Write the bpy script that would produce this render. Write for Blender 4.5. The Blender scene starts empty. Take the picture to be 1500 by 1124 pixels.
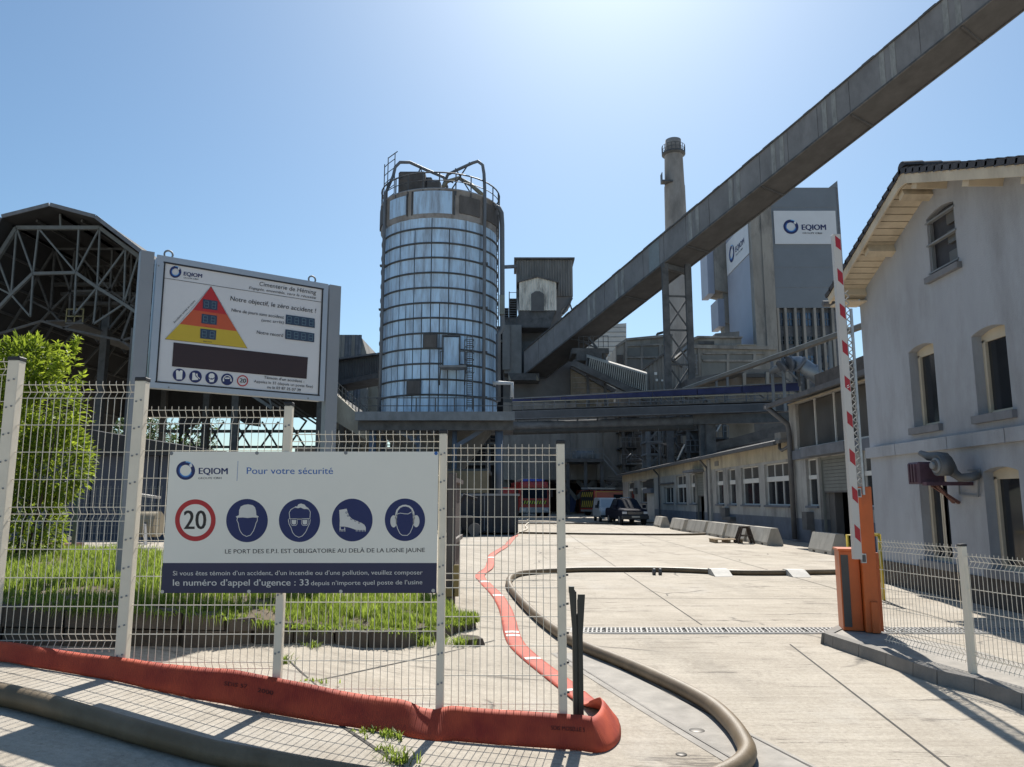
import bpy, bmesh, math, random
import numpy as np
from mathutils import Vector as V, Matrix
from mathutils.geometry import tessellate_polygon
R = math.radians
random.seed(7)
S = bpy.context.scene
COL = S.collection

# ------------------------------------------------------------------ camera
FPX = 1115.0                       # focal length in units of the 1500 px wide photograph
TH = math.atan(170.0 / FPX)        # camera pitched up
CZ = 1.7
cam_d = bpy.data.cameras.new('camera')
cam = bpy.data.objects.new('camera', cam_d)
COL.objects.link(cam)
cam_d.sensor_width = 36.0
cam_d.lens = 36.0 * FPX / 1500.0
cam_d.clip_start = 0.05
cam_d.clip_end = 6000
cam.location = (0, 0, CZ)
cam.rotation_euler = (R(90) + TH, 0, 0)
S.camera = cam

# ------------------------------------------------------------------ sky, sun, exposure
SUN_AZ, SUN_EL = 9.0, 47.0
w = bpy.data.worlds.new('World')
S.world = w
w.use_nodes = True
nt = w.node_tree
bg = nt.nodes['Background']
sky = nt.nodes.new('ShaderNodeTexSky')
sky.sky_type = 'NISHITA'
sky.sun_disc = False
sky.sun_elevation = R(SUN_EL)
sky.sun_rotation = R(SUN_AZ)
sky.altitude = 250
sky.air_density = 1.1
sky.dust_density = 0.95
sky.ozone_density = 7.0
wb = nt.nodes.new('ShaderNodeVectorMath'); wb.operation = 'MULTIPLY'; wb.inputs[1].default_value = (1.01, 1.05, 0.94)   # the camera's white balance
nt.links.new(sky.outputs[0], wb.inputs[0]); nt.links.new(wb.outputs[0], bg.inputs[0])
bg.inputs[1].default_value = 0.089
sd = bpy.data.lights.new('sun', 'SUN')
sun = bpy.data.objects.new('sun', sd)
COL.objects.link(sun)
sd.energy = 5.0
sd.angle = R(0.5)
sd.color = (1.0, 0.95, 0.87)
SV = V((math.sin(R(SUN_AZ)) * math.cos(R(SUN_EL)), math.cos(R(SUN_AZ)) * math.cos(R(SUN_EL)), math.sin(R(SUN_EL))))
sun.rotation_euler = SV.to_track_quat('Z', 'Y').to_euler()
S.view_settings.view_transform = 'Standard'
S.view_settings.look = 'None'
S.view_settings.gamma = 1
S.view_settings.exposure = 0.53
S.view_settings.use_curve_mapping = False
try:
    S.cycles.max_bounces = 6
    S.cycles.diffuse_bounces = 3
    S.cycles.glossy_bounces = 3
    S.cycles.transparent_max_bounces = 6
    S.cycles.use_denoising = True
except Exception:
    pass

# ------------------------------------------------------------------ measuring: a pixel of the photograph to a point in the place
_c, _s = math.cos(TH), math.sin(TH)
def ray(u, v):
    a = (u - 750.0) / FPX; b = (562.0 - v) / FPX
    return V((a, _c - b * _s, _s + b * _c))
def PD(u, v, d): return V((0, 0, CZ)) + ray(u, v) * d
def PY(u, v, y): r = ray(u, v); return V((0, 0, CZ)) + r * (y / r.y)
def PX(u, v, x): r = ray(u, v); return V((0, 0, CZ)) + r * (x / r.x)
def PZ(u, v, z=0.0): r = ray(u, v); return V((0, 0, CZ)) + r * ((z - CZ) / r.z)

_gx = [-6.0, -3.55, -2.7, -1.65, -0.5, 0.35, 1.1]; _gz = [0.66, 0.60, 0.47, 0.26, 0.105, 0.035, 0.0]
def ground_z(x, y):
    a = float(np.interp(x, _gx, _gz))
    t = min(max((y - 16.0) / 20.0, 0.0), 1.0)
    return a * (1 - t * t * (3 - 2 * t))

def PG(u, v, h=0.0):               # a pixel on the ground as it rises to the left
    z = 0.0
    for _ in range(12):
        p = PZ(u, v, z + h); z = 0.5 * z + 0.5 * ground_z(p.x, p.y)
    p.z = ground_z(p.x, p.y) + h
    return p

# ------------------------------------------------------------------ materials
MATS = {}
def mat(name, col, rough=0.8, metal=0.0, var=0.12, scale=1.5, bump=0.0, bscale=30.0, col2=None, c2=0.5, streak=0.0, rnd=0.0, spec=0.5, emit=None, trans=0.0, dirt=None, dscale=0.6):
    if name in MATS: return MATS[name]
    m = bpy.data.materials.new(name); m.use_nodes = True
    nt = m.node_tree; n = nt.nodes; L = nt.links.new
    b = n['Principled BSDF']
    b.inputs['Roughness'].default_value = rough
    b.inputs['Metallic'].default_value = metal
    b.inputs['Specular IOR Level'].default_value = spec
    geo = n.new('ShaderNodeNewGeometry')
    mp = n.new('ShaderNodeMapping'); L(geo.outputs['Position'], mp.inputs[0])
    if streak: mp.inputs['Scale'].default_value = (1, 1, streak)
    nz = n.new('ShaderNodeTexNoise'); nz.inputs['Scale'].default_value = scale; nz.inputs['Detail'].default_value = 8
    nz.inputs['Roughness'].default_value = 0.62
    L(mp.outputs[0], nz.inputs['Vector'])
    rp = n.new('ShaderNodeValToRGB'); L(nz.outputs['Fac'], rp.inputs[0])
    c = V(col[:3]); lo = c * (1 - var); hi = c * (1 + var)
    if col2 is not None:
        lo = c; hi = V(col2[:3])
        rp.color_ramp.elements[0].position = max(0.0, c2 - 0.12); rp.color_ramp.elements[1].position = min(1.0, c2 + 0.12)
    else:
        rp.color_ramp.elements[0].position = 0.32; rp.color_ramp.elements[1].position = 0.68
    rp.color_ramp.elements[0].color = (*lo, 1); rp.color_ramp.elements[1].color = (*hi, 1)
    out = rp.outputs[0]
    if dirt is not None:
        nd = n.new('ShaderNodeTexNoise'); nd.inputs['Scale'].default_value = dscale; nd.inputs['Detail'].default_value = 10; nd.inputs['Roughness'].default_value = 0.7
        md = n.new('ShaderNodeMapping'); L(geo.outputs['Position'], md.inputs[0]); md.inputs['Location'].default_value = (13, 7, 3)
        md.inputs['Scale'].default_value = (1, 1, 0.35)
        L(md.outputs[0], nd.inputs['Vector'])
        rd = n.new('ShaderNodeValToRGB'); L(nd.outputs['Fac'], rd.inputs[0])
        rd.color_ramp.elements[0].position = 0.48; rd.color_ramp.elements[1].position = 0.72
        mx = n.new('ShaderNodeMixRGB'); L(rd.outputs[0], mx.inputs[0]); L(out, mx.inputs[1]); mx.inputs[2].default_value = (*dirt, 1)
        out = mx.outputs[0]
    if rnd:
        oi = n.new('ShaderNodeObjectInfo')
        mr = n.new('ShaderNodeMapRange'); L(oi.outputs['Random'], mr.inputs[0]); mr.inputs[3].default_value = 1 - rnd; mr.inputs[4].default_value = 1 + rnd
        hs = n.new('ShaderNodeHueSaturation'); L(mr.outputs[0], hs.inputs['Value']); L(out, hs.inputs['Color']); out = hs.outputs[0]
    L(out, b.inputs['Base Color'])
    if bump:
        n2 = n.new('ShaderNodeTexNoise'); n2.inputs['Scale'].default_value = bscale; n2.inputs['Detail'].default_value = 6
        L(geo.outputs['Position'], n2.inputs['Vector'])
        bp = n.new('ShaderNodeBump'); bp.inputs['Strength'].default_value = bump; bp.inputs['Distance'].default_value = 0.02
        L(n2.outputs['Fac'], bp.inputs['Height']); L(bp.outputs[0], b.inputs['Normal'])
    if emit: b.inputs['Emission Color'].default_value = (*emit, 1); b.inputs['Emission Strength'].default_value = 1
    if trans: b.inputs['Transmission Weight'].default_value = trans
    m['k'] = 1
    MATS[name] = m
    return m

def flat(name, col, rough=0.55, **k): return mat(name, col, rough, var=0.04, scale=6, **k)

# ------------------------------------------------------------------ mesh builder
class MB:
    def __init__(s): s.v = []; s.f = []; s.sm = []
    def add(s, vs, fs, smooth=False):
        o = len(s.v); s.v += [tuple(p) for p in vs]
        for f in fs: s.f.append([i + o for i in f]); s.sm.append(smooth)
        return s
    def hexa(s, c):       # 8 corners: bottom 0-3 ring, top 4-7 ring
        return s.add(c, [(0, 3, 2, 1), (4, 5, 6, 7), (0, 1, 5, 4), (1, 2, 6, 5), (2, 3, 7, 6), (3, 0, 4, 7)])
    def box(s, x0, x1, y0, y1, z0, z1, M=None):
        c = [(x0, y0, z0), (x1, y0, z0), (x1, y1, z0), (x0, y1, z0), (x0, y0, z1), (x1, y0, z1), (x1, y1, z1), (x0, y1, z1)]
        if M is not None: c = [M @ V(p) for p in c]
        return s.hexa(c)
    def bbox(s, x0, x1, y0, y1, z0, z1, b=0.02, M=None):   # box with chamfered vertical and top edges
        pr = lambda d, z: [(x0 + b, y0 + d, z), (x1 - b, y0 + d, z), (x1 - d, y0 + b, z), (x1 - d, y1 - b, z), (x1 - b, y1 - d, z), (x0 + b, y1 - d, z), (x0 + d, y1 - b, z), (x0 + d, y0 + b, z)]
        rings = [pr(0, z0), pr(0, z1 - b), pr(b * 0.8, z1)]
        vs = [p for r in rings for p in r]
        if M is not None: vs = [M @ V(p) for p in vs]
        fs = [tuple(range(7, -1, -1)), tuple(range(16, 24))]
        for k in range(2):
            for i in range(8): j = (i + 1) % 8; fs.append((k * 8 + i, k * 8 + j, k * 8 + 8 + j, k * 8 + 8 + i))
        return s.add(vs, fs)
    def beam(s, p0, p1, w, h=None, up=(0, 0, 1)):
        h = h or w; p0 = V(p0); p1 = V(p1); d = (p1 - p0)
        if d.length < 1e-6: return s
        d.normalize(); u = V(up)
        if abs(d.dot(u)) > 0.98: u = V((0, 1, 0))
        r = d.cross(u).normalized() * (w / 2); u2 = r.cross(d).normalized() * (h / 2)
        return s.hexa([p0 - r - u2, p0 + r - u2, p1 + r - u2, p1 - r - u2, p0 - r + u2, p0 + r + u2, p1 + r + u2, p1 - r + u2])
    def tube(s, pts, r, n=8, caps=True, closed=False):
        pts = [V(p) for p in pts]; m = len(pts); vs = []; fs = []
        rr = r if isinstance(r, (list, tuple)) else [r] * m
        pu = None
        for i, p in enumerate(pts):
            if closed: t = pts[(i + 1) % m] - pts[i - 1]
            else: t = pts[min(i + 1, m - 1)] - pts[max(i - 1, 0)]
            t.normalize()
            if pu is None:
                pu = V((0, 0, 1)) if abs(t.z) < 0.9 else V((1, 0, 0))
            a = t.cross(pu).normalized(); b = a.cross(t).normalized(); pu = b
            for k in range(n):
                q = 2 * math.pi * k / n
                vs.append(p + a * (math.cos(q) * rr[i]) + b * (math.sin(q) * rr[i]))
        for i in range(m if closed else m - 1):
            j = (i + 1) % m
            for k in range(n):
                l = (k + 1) % n
                fs.append((i * n + k, i * n + l, j * n + l, j * n + k))
        s.add(vs, fs, True)
        if caps and not closed:
            o = len(s.v) - len(vs)
            s.f.append([o + k for k in range(n - 1, -1, -1)]); s.sm.append(False)
            s.f.append([o + (m - 1) * n + k for k in range(n)]); s.sm.append(False)
        return s
    def lathe(s, c, prof, n=24, a0=0.0, a1=2 * math.pi):
        c = V(c); full = abs(a1 - a0 - 2 * math.pi) < 1e-6; cols = n if full else n + 1; vs = []
        for (r, z) in prof:
            for k in range(cols):
                q = a0 + (a1 - a0) * k / n
                vs.append(c + V((r * math.sin(q), -r * math.cos(q), z)))
        fs = []
        for i in range(len(prof) - 1):
            for k in range(n):
                l = (k + 1) % cols if full else k + 1
                fs.append((i * cols + k, i * cols + l, (i + 1) * cols + l, (i + 1) * cols + k))
        return s.add(vs, fs, True)
    def poly(s, pts, flip=False):
        pts = [V(p) for p in pts]
        tris = tessellate_polygon([pts])
        # orient by Newell normal
        nn = V((0, 0, 0))
        for i in range(len(pts)):
            a, b = pts[i], pts[(i + 1) % len(pts)]; nn += a.cross(b)
        fs = []
        for t in tris:
            n = (pts[t[1]] - pts[t[0]]).cross(pts[t[2]] - pts[t[0]])
            ok = n.dot(nn) > 0
            if flip: ok = not ok
            fs.append(tuple(t) if ok else tuple(reversed(t)))
        return s.add(pts, fs)
    def prism(s, pts, ext):        # polygon swept along a vector
        pts = [V(p) for p in pts]; e = V(ext); n = len(pts)
        s.poly(pts); s.poly([p + e for p in pts], True)
        vs = pts + [p + e for p in pts]
        return s.add(vs, [(i, (i + 1) % n, n + (i + 1) % n, n + i) for i in range(n)])
    def corr(s, p0, p1, z0, z1, pitch=0.3, depth=0.06, nrm=(0, -1, 0), top=None):   # ribbed sheet between two plan points
        p0 = V(p0); p1 = V(p1); d = p1 - p0; L = d.length; k = max(2, int(L / pitch)); nrm = V(nrm); vs = []
        for i in range(4 * k + 1):
            t = i / (4 * k); off = depth if (i % 4) in (1, 2) else 0.0
            p = p0 + d * t + nrm * off
            zt = z1 if top is None else top(t)
            zb = z0 if not callable(z0) else z0(t)
            vs += [(p.x, p.y, zb), (p.x, p.y, zt)]
        fs = [(2 * i, 2 * i + 2, 2 * i + 3, 2 * i + 1) for i in range(4 * k)]
        return s.add(vs, fs)
    def build(s, name, m, parent=None, label=None, flipfix=True, kind=None, local=False):
        me = bpy.data.meshes.new(name)
        off = V((0, 0, 0))
        if parent is not None and not local: off = wloc(parent)
        me.from_pydata([tuple(V(p) - off) for p in s.v], [], s.f)
        me.polygons.foreach_set('use_smooth', s.sm)
        if m is not None: me.materials.append(m)
        if flipfix:
            bm = bmesh.new(); bm.from_mesh(me); bmesh.ops.recalc_face_normals(bm, faces=bm.faces); bm.to_mesh(me); bm.free()
        me.update()
        o = bpy.data.objects.new(name, me); COL.objects.link(o)
        if parent is not None: o.parent = parent
        if label: o['label'] = label
        if kind: o['kind'] = kind
        return o

def wloc(o):
    p = V((0, 0, 0))
    while o is not None: p = p + o.location; o = o.parent
    return p

def thing(name, label, cat, loc=(0, 0, 0), rotz=0.0, group=None):
    o = bpy.data.objects.new(name, None); COL.objects.link(o); o.empty_display_size = 0.2
    o.location = loc; o.rotation_euler = (0, 0, rotz); o['label'] = label; o['category'] = cat
    if group: o['group'] = group
    return o
def tag(o, label, cat, group=None):
    o['label'] = label; o['category'] = cat
    if group: o['group'] = group
    return o
def struct(o): o['kind'] = 'structure'; return o
def share(name, me, parent=None, loc=(0, 0, 0), rot=(0, 0, 0), scale=None):
    o = bpy.data.objects.new(name, me); COL.objects.link(o); o.parent = parent; o.location = loc; o.rotation_euler = rot
    if scale: o.scale = scale
    return o
def dup(root, loc, rotz=None, label=None):
    kids = {}
    for o in COL.objects:
        if o.parent: kids.setdefault(o.parent.name, []).append(o)
    def cp(o, par):
        c = o.copy(); COL.objects.link(c)
        if par is not None: c.parent = par
        for k in kids.get(o.name, []): cp(k, c)
        return c
    r = cp(root, None); r.location = loc
    if rotz is not None: r.rotation_euler[2] = rotz
    if label: r['label'] = label
    return r

# a vertical wall plane seen from its front: point(along, out, z)
class Wall:
    def __init__(s, o, d, n): s.o = V(o); s.d = V(d).normalized(); s.n = V(n).normalized()
    def P(s, a, out, z): p = s.o + s.d * a + s.n * out; return V((p.x, p.y, z))
    def box(s, mb, a0, a1, o0, o1, z0, z1):
        return mb.hexa([s.P(a0, o0, z0), s.P(a1, o0, z0), s.P(a1, o1, z0), s.P(a0, o1, z0), s.P(a0, o0, z1), s.P(a1, o0, z1), s.P(a1, o1, z1), s.P(a0, o1, z1)])
    def px(s, u, v):               # along, z of a pixel on the wall plane
        r = ray(u, v); c0 = V((0, 0, CZ)); t = (s.o - c0).dot(s.n) / V((r.x, r.y, 0)).dot(s.n)
        p = c0 + r * t; return (p - s.o).dot(s.d), p.z
    def cells(s, mb, a0, a1, z0, z1, t, holes):   # wall body with rectangular openings
        A = sorted({a0, a1} | {h[0] for h in holes} | {h[1] for h in holes}); A = [a for a in A if a0 - 1e-6 <= a <= a1 + 1e-6]
        for i in range(len(A) - 1):
            m = (A[i] + A[i + 1]) / 2; cuts = sorted([(h[2], h[3]) for h in holes if h[0] < m < h[1]]); z = z0
            for (h0, h1) in cuts:
                if h0 > z + 1e-4: s.box(mb, A[i], A[i + 1], -t, 0, z, h0)
                z = max(z, h1)
            if z < z1 - 1e-4: s.box(mb, A[i], A[i + 1], -t, 0, z, z1)
        return mb

# ------------------------------------------------------------------ flat print: lettering and shapes laid on a plane
_fcap = {}
def _textmesh(txt, bold, italic):
    cu = bpy.data.curves.new('t', 'FONT'); cu.body = txt; cu.size = 1.0; cu.offset = bold; cu.resolution_u = 3
    cu.shear = 0.25 if italic else 0.0
    o = bpy.data.objects.new('t', cu); COL.objects.link(o)
    dg = bpy.context.evaluated_depsgraph_get(); dg.update()
    me = o.evaluated_get(dg).to_mesh()
    vs = [tuple(v.co) for v in me.vertices]; fs = [tuple(p.vertices) for p in me.polygons]
    o.evaluated_get(dg).to_mesh_clear()
    bpy.data.objects.remove(o); bpy.data.curves.remove(cu)
    return vs, fs
class Face:
    """plane with a metric frame: x right, y down from the top-left corner; optional homography from photo-crop pixels"""
    def __init__(s, O, Rv, Dn, N, eps=0.0012):
        s.O = V(O); s.R = V(Rv).normalized(); s.D = V(Dn).normalized(); s.N = V(N).normalized(); s.eps = eps; s.H = None
    def homog(s, src, dst):
        A = []; b = []
        for (x, y), (X, Y) in zip(src, dst):
            A.append([x, y, 1, 0, 0, 0, -X * x, -X * y]); b.append(X)
            A.append([0, 0, 0, x, y, 1, -Y * x, -Y * y]); b.append(Y)
        s.H = np.append(np.linalg.solve(np.array(A, float), np.array(b, float)), 1).reshape(3, 3)
    def m(s, x, y):
        if s.H is None: return (x, y)
        q = s.H @ np.array([x, y, 1.0]); return (q[0] / q[2], q[1] / q[2])
    def P(s, x, y, lv=1): return s.O + s.R * x + s.D * y + s.N * (s.eps * lv)
    def Q(s, x, y, lv=1): a = s.m(x, y); return s.P(a[0], a[1], lv)
    def poly(s, mb, pts, lv=1): return mb.poly([s.Q(x, y, lv) for x, y in pts])
    def disc(s, mb, cx, cy, r, lv=1, n=40, rx=None, a0=0, a1=360):
        return mb.poly([s.Q(cx + (rx or r) * math.cos(R(a0 + (a1 - a0) * k / n)), cy + r * math.sin(R(a0 + (a1 - a0) * k / n)), lv) for k in range(n)])
    def ring(s, mb, cx, cy, r0, r1, lv=1, n=48, a0=0, a1=360, rx=1.0):
        vs = []; fs = []
        for k in range(n + 1):
            a = R(a0 + (a1 - a0) * k / n)
            vs += [s.Q(cx + r0 * rx * math.cos(a), cy + r0 * math.sin(a), lv), s.Q(cx + r1 * rx * math.cos(a), cy + r1 * math.sin(a), lv)]
        fs = [(2 * k, 2 * k + 1, 2 * k + 3, 2 * k + 2) for k in range(n)]
        return mb.add(vs, fs)
    def line(s, mb, pts, wd, lv=1, closed=False):
        P2 = [V((x, y)) for x, y in pts]; n = len(P2); vs = []
        for i in range(n):
            a = P2[i - 1] if (closed or i > 0) else P2[i]; b = P2[(i + 1) % n] if (closed or i < n - 1) else P2[i]
            t = (b - a).normalized(); q = V((-t.y, t.x)) * (wd / 2)
            vs += [s.Q(*(P2[i] + q), lv), s.Q(*(P2[i] - q), lv)]
        k = n if closed else n - 1
        return mb.add(vs, [(2 * i, 2 * i + 1, (2 * i + 3) % (2 * n), (2 * i + 2) % (2 * n)) for i in range(k)])
    def text(s, mb, txt, x0, y0, x1, y1, cap, bold=0.0, italic=False, lv=1):
        """baseline from (x0,y0) to (x1,y1), capital height cap, all in source units"""
        if bold > .003:            # heavier strokes: shifted copies, each a hair in front of the last
            L_ = math.hypot(x1 - x0, y1 - y0); ex, ey = (x1 - x0) / L_ * bold * cap * 1.1, (y1 - y0) / L_ * bold * cap * 1.1
            for i_, k_ in enumerate((-1, 0, 1)): s.text(mb, txt, x0 + ex * (k_ + 1) * .7, y0 + ey * (k_ + 1) * .7, x1 + ex * (k_ - 1) * .7, y1 + ey * (k_ - 1) * .7, cap, 0, italic, lv + .2 * i_)
            return mb
        vs, fs = _textmesh(txt, 0, italic)
        if not vs: return mb
        key = 'H'
        if key not in _fcap:
            hv, _ = _textmesh('H', 0, False); _fcap[key] = max(v[1] for v in hv) - min(v[1] for v in hv)
        xs = [v[0] for v in vs]; xa, xb = min(xs), max(xs)
        L = math.hypot(x1 - x0, y1 - y0); dx, dy = (x1 - x0) / L, (y1 - y0) / L
        sx = L / (xb - xa); sy = cap / _fcap[key]
        out = []
        for v in vs:
            a = (v[0] - xa) * sx; b = v[1] * sy
            out.append(s.Q(x0 + a * dx + b * dy, y0 + a * dy - b * dx, lv))
        return mb.add(out, fs)

NAVY = flat('navy_print', (0.012, 0.022, 0.11), 0.6)
BLUE = flat('mid_blue_print', (0.03, 0.13, 0.42), 0.6)
LBLUE = flat('light_blue_print', (0.16, 0.42, 0.75), 0.6)
WPRINT = flat('white_print', (0.70, 0.71, 0.70), 0.55)
INK = flat('dark_ink', (0.02, 0.022, 0.03), 0.6)
REDP = flat('red_print', (0.42, 0.02, 0.025), 0.55)

def logo(F, cx, cy, r, parent, bx0, by0, bx1, by1, cap, gx0, gy0, gx1, gy1, gcap, lv=2):
    """round emblem with the company name beside it"""
    lg = MB(); F.ring(lg, cx, cy, r * 0.60, r, lv, 56, -38, 300)
    lo = lg.build('emblem', NAVY, parent)
    a = MB(); F.ring(a, cx, cy, r * 0.60, r, lv, 12, 300, 322); F.ring(a, cx, cy, r * 0.60, r * 0.74, lv + 1, 40, 20, 230); a.build('emblem_ring', BLUE, lo)
    b = MB(); F.ring(b, cx, cy, r * 0.56, r * 0.62, lv + 2, 40, 10, 150); F.ring(b, cx, cy, r * 0.88, r * 0.99, lv + 1, 20, 270, 308); b.build('emblem_highlight', LBLUE, lo)
    d = MB(); F.poly(d, [(cx + r * .38, cy - r * .62), (cx + r * .62, cy - r * .80), (cx + r * .72, cy - r * .46), (cx + r * .50, cy - r * .30)], lv + 3); d.build('emblem_notch', WPRINT, lo)
    t = MB(); F.text(t, 'EQIOM', bx0, by0, bx1, by1, cap, 0.06, lv=lv); t.build('lettering', NAVY, parent)
    t = MB(); k = 0.60; mx, my = gx0 + (gx1 - gx0) * k, gy0 + (gy1 - gy0) * k
    F.text(t, 'GROUPE', gx0, gy0, mx, my, gcap, 0.0, lv=lv)
    k = 0.66; mx, my = gx0 + (gx1 - gx0) * k, gy0 + (gy1 - gy0) * k
    F.text(t, 'CRH', mx, my, gx1, gy1, gcap, 0.06, lv=lv); t.build('lettering', INK, parent)
# ================================================================== SETTING: the ground
def ground_material():
    m = bpy.data.materials.new('concrete_ground'); m.use_nodes = True
    nt = m.node_tree; n = nt.nodes; L = nt.links.new; b = n['Principled BSDF']; b.inputs['Roughness'].default_value = 0.85
    b.inputs['Specular IOR Level'].default_value = 0.3
    g = n.new('ShaderNodeNewGeometry')
    def noise(sc, det=8, ro=0.6, scale=(1, 1, 1), loc=(0, 0, 0)):
        mp = n.new('ShaderNodeMapping'); L(g.outputs['Position'], mp.inputs[0]); mp.inputs['Scale'].default_value = scale; mp.inputs['Location'].default_value = loc
        z = n.new('ShaderNodeTexNoise'); z.inputs['Scale'].default_value = sc; z.inputs['Detail'].default_value = det; z.inputs['Roughness'].default_value = ro
        L(mp.outputs[0], z.inputs['Vector']); return z.outputs['Fac']
    def ramp(x, p0, p1, c0=(0, 0, 0, 1), c1=(1, 1, 1, 1)):
        r = n.new('ShaderNodeValToRGB'); L(x, r.inputs[0]); e = r.color_ramp.elements; e[0].position = p0; e[1].position = p1; e[0].color = c0; e[1].color = c1; return r.outputs[0]
    def mix(f, a, c, mode='MIX', fv=None):
        x = n.new('ShaderNodeMixRGB'); x.blend_type = mode
        if f is None: x.inputs[0].default_value = fv
        else: L(f, x.inputs[0])
        for i, q in ((1, a), (2, c)):
            if isinstance(q, tuple): x.inputs[i].default_value = q
            else: L(q, x.inputs[i])
        return x.outputs[0]
    base = ramp(noise(0.7, 10, 0.7), 0.3, 0.72, (0.40, 0.352, 0.288, 1), (0.57, 0.515, 0.435, 1))
    fine = ramp(noise(26, 8, 0.75), 0.35, 0.66, (0.72, 0.71, 0.70, 1), (1.08, 1.08, 1.07, 1))
    base = mix(None, base, fine, 'MULTIPLY', 0.85)
    grit = ramp(noise(150, 3, 0.8), 0.36, 0.5, (0.62, 0.6, 0.58, 1), (1, 1, 1, 1))
    base = mix(None, base, grit, 'MULTIPLY', 0.6)
    brm = ramp(noise(7, 9, 0.75, (0.12, 1.6, 1), (2, 8, 0)), 0.34, 0.66, (0.80, 0.79, 0.77, 1), (1.06, 1.06, 1.05, 1))
    base = mix(None, base, brm, 'MULTIPLY', 0.9)
    # tyre and water tracks along the road, brown spills, dark damp marks
    tr = ramp(noise(1.1, 9, 0.72, (1.0, 0.16, 1)), 0.52, 0.72)
    base = mix(mix(None, tr, (0.42, 0.42, 0.42, 1), 'MULTIPLY', 1.0), base, (0.175, 0.155, 0.13, 1))
    sp = ramp(noise(0.55, 12, 0.78, (1.1, 0.55, 1), (4, 9, 0)), 0.56, 0.66)
    base = mix(mix(None, sp, (0.62, 0.62, 0.62, 1), 'MULTIPLY', 1.0), base, (0.15, 0.125, 0.098, 1))
    dk_ = ramp(noise(2.1, 10, 0.82, (0.25, 1.7, 1), (7, 3, 0)), 0.56, 0.60)
    base = mix(mix(None, dk_, (0.8, 0.8, 0.8, 1), 'MULTIPLY', 1.0), base, (0.115, 0.098, 0.08, 1))
    spk = ramp(noise(9, 6, 0.9, (1, 1, 1), (1, 5, 0)), 0.59, 0.66)
    base = mix(mix(None, spk, (0.6, 0.6, 0.6, 1), 'MULTIPLY', 1.0), base, (0.14, 0.125, 0.11, 1))
    pale = ramp(noise(0.35, 9, 0.7, (1, 0.5, 1), (31, 2, 0)), 0.55, 0.7)
    base = mix(mix(None, pale, (0.5, 0.5, 0.5, 1), 'MULTIPLY', 1.0), base, (0.50, 0.475, 0.43, 1))
    # hairline cracks
    mp = n.new('ShaderNodeMapping'); L(g.outputs['Position'], mp.inputs[0])
    wn = n.new('ShaderNodeTexNoise'); wn.inputs['Scale'].default_value = 1.4; wn.inputs['Detail'].default_value = 6; L(mp.outputs[0], wn.inputs['Vector'])
    wx = mix(None, mp.outputs[0], wn.outputs['Color'], 'MIX', 0.28)
    vo = n.new('ShaderNodeTexVoronoi'); vo.feature = 'DISTANCE_TO_EDGE'; vo.inputs['Scale'].default_value = 0.42; L(wx, vo.inputs['Vector'])
    cr = ramp(vo.outputs['Distance'], 0.0015, 0.006, (1, 1, 1, 1), (0, 0, 0, 1))
    gate = ramp(noise(0.3, 4), 0.52, 0.56)
    cr = mix(None, cr, gate, 'MULTIPLY', 1.0)
    base = mix(cr, base, (0.06, 0.055, 0.05, 1))
    L(base, b.inputs['Base Color'])
    bp = n.new('ShaderNodeBump'); bp.inputs['Strength'].default_value = 0.45; bp.inputs['Distance'].default_value = 0.012
    L(noise(60, 8, 0.75), bp.inputs['Height']); L(bp.outputs[0], b.inputs['Normal'])
    return m
GROUND = ground_material()

def axis(a, b, step, far):
    o = []; x = a
    while x <= b + 1e-6: o.append(round(x, 4)); x += step
    s = step * 2; x = b
    while x < far: x += s; s *= 1.35; o.append(x)
    s = step * 2; x = a
    while x > -far: x -= s; s *= 1.35; o.insert(0, x)
    return o
xs = axis(-14, 14, 0.35, 2600); ys = axis(-2, 38, 0.5, 2600)
g = MB(); rng = random.Random(3)
vs = [(x, y, ground_z(x, y)) for y in ys for x in xs]; nx = len(xs)
g.add(vs, [(j * nx + i, j * nx + i + 1, (j + 1) * nx + i + 1, (j + 1) * nx + i) for j in range(len(ys) - 1) for i in range(nx - 1)], True)
struct(g.build('ground', GROUND, flipfix=False))

# ---- joints between the poured slabs of the yard, the rail channel for the sliding gate
JOINT = mat('joint_tar', (0.055, 0.05, 0.045), 0.9, var=0.3, scale=8)
CHAN = mat('channel_concrete', (0.31, 0.285, 0.25), 0.85, var=0.22, scale=4, bump=0.25, bscale=50)
STEEL_D = mat('dark_rail_steel', (0.06, 0.055, 0.05), 0.5, metal=0.6, var=0.3, scale=8)
def strip(mb, p, q, wd, lift, n=10):
    p = V(p); q = V(q); t = (q - p); t.z = 0; t.normalize(); s = V((-t.y, t.x, 0)) * wd / 2; vs = []
    for i in range(n + 1):
        c = p + (q - p) * (i / n)
        for e in (-1, 1):
            k = c + s * e; vs.append((k.x, k.y, ground_z(k.x, k.y) + lift))
    mb.add(vs, [(2 * i, 2 * i + 1, 2 * i + 3, 2 * i + 2) for i in range(n)])
j = MB()
for (a, b) in (((-0.6, 13.6), (11.4, 13.6)), ((-1.0, 18.6), (11.5, 18.6)), ((0.5, 24.5), (11.5, 24.5)), ((2.6, 10.8), (2.9, 60)), ((6.2, 11), (6.6, 75)),
               ((1.2, 4.2), (5.2, 5.6)), ((-3.0, 31), (11.5, 31)), ((0, 40), (11, 40)), ((0, 52), (10.6, 52)), ((-1.6, 6.4), (-0.2, 9.2)), ((2.55, 3.0), (3.3, 9.4))):
    strip(j, (*a, 0), (*b, 0), 0.018, 0.004, 24)
struct(j.build('slab_joints', JOINT, flipfix=False))
pa, pb_ = PG(845, 975), PG(1092, 1124)
td = (pb_ - pa).normalized(); sd_ = V((-td.y, td.x, 0)); pa2 = pa - td * 0.6; pb2 = pb_ + td * 3.0
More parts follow.
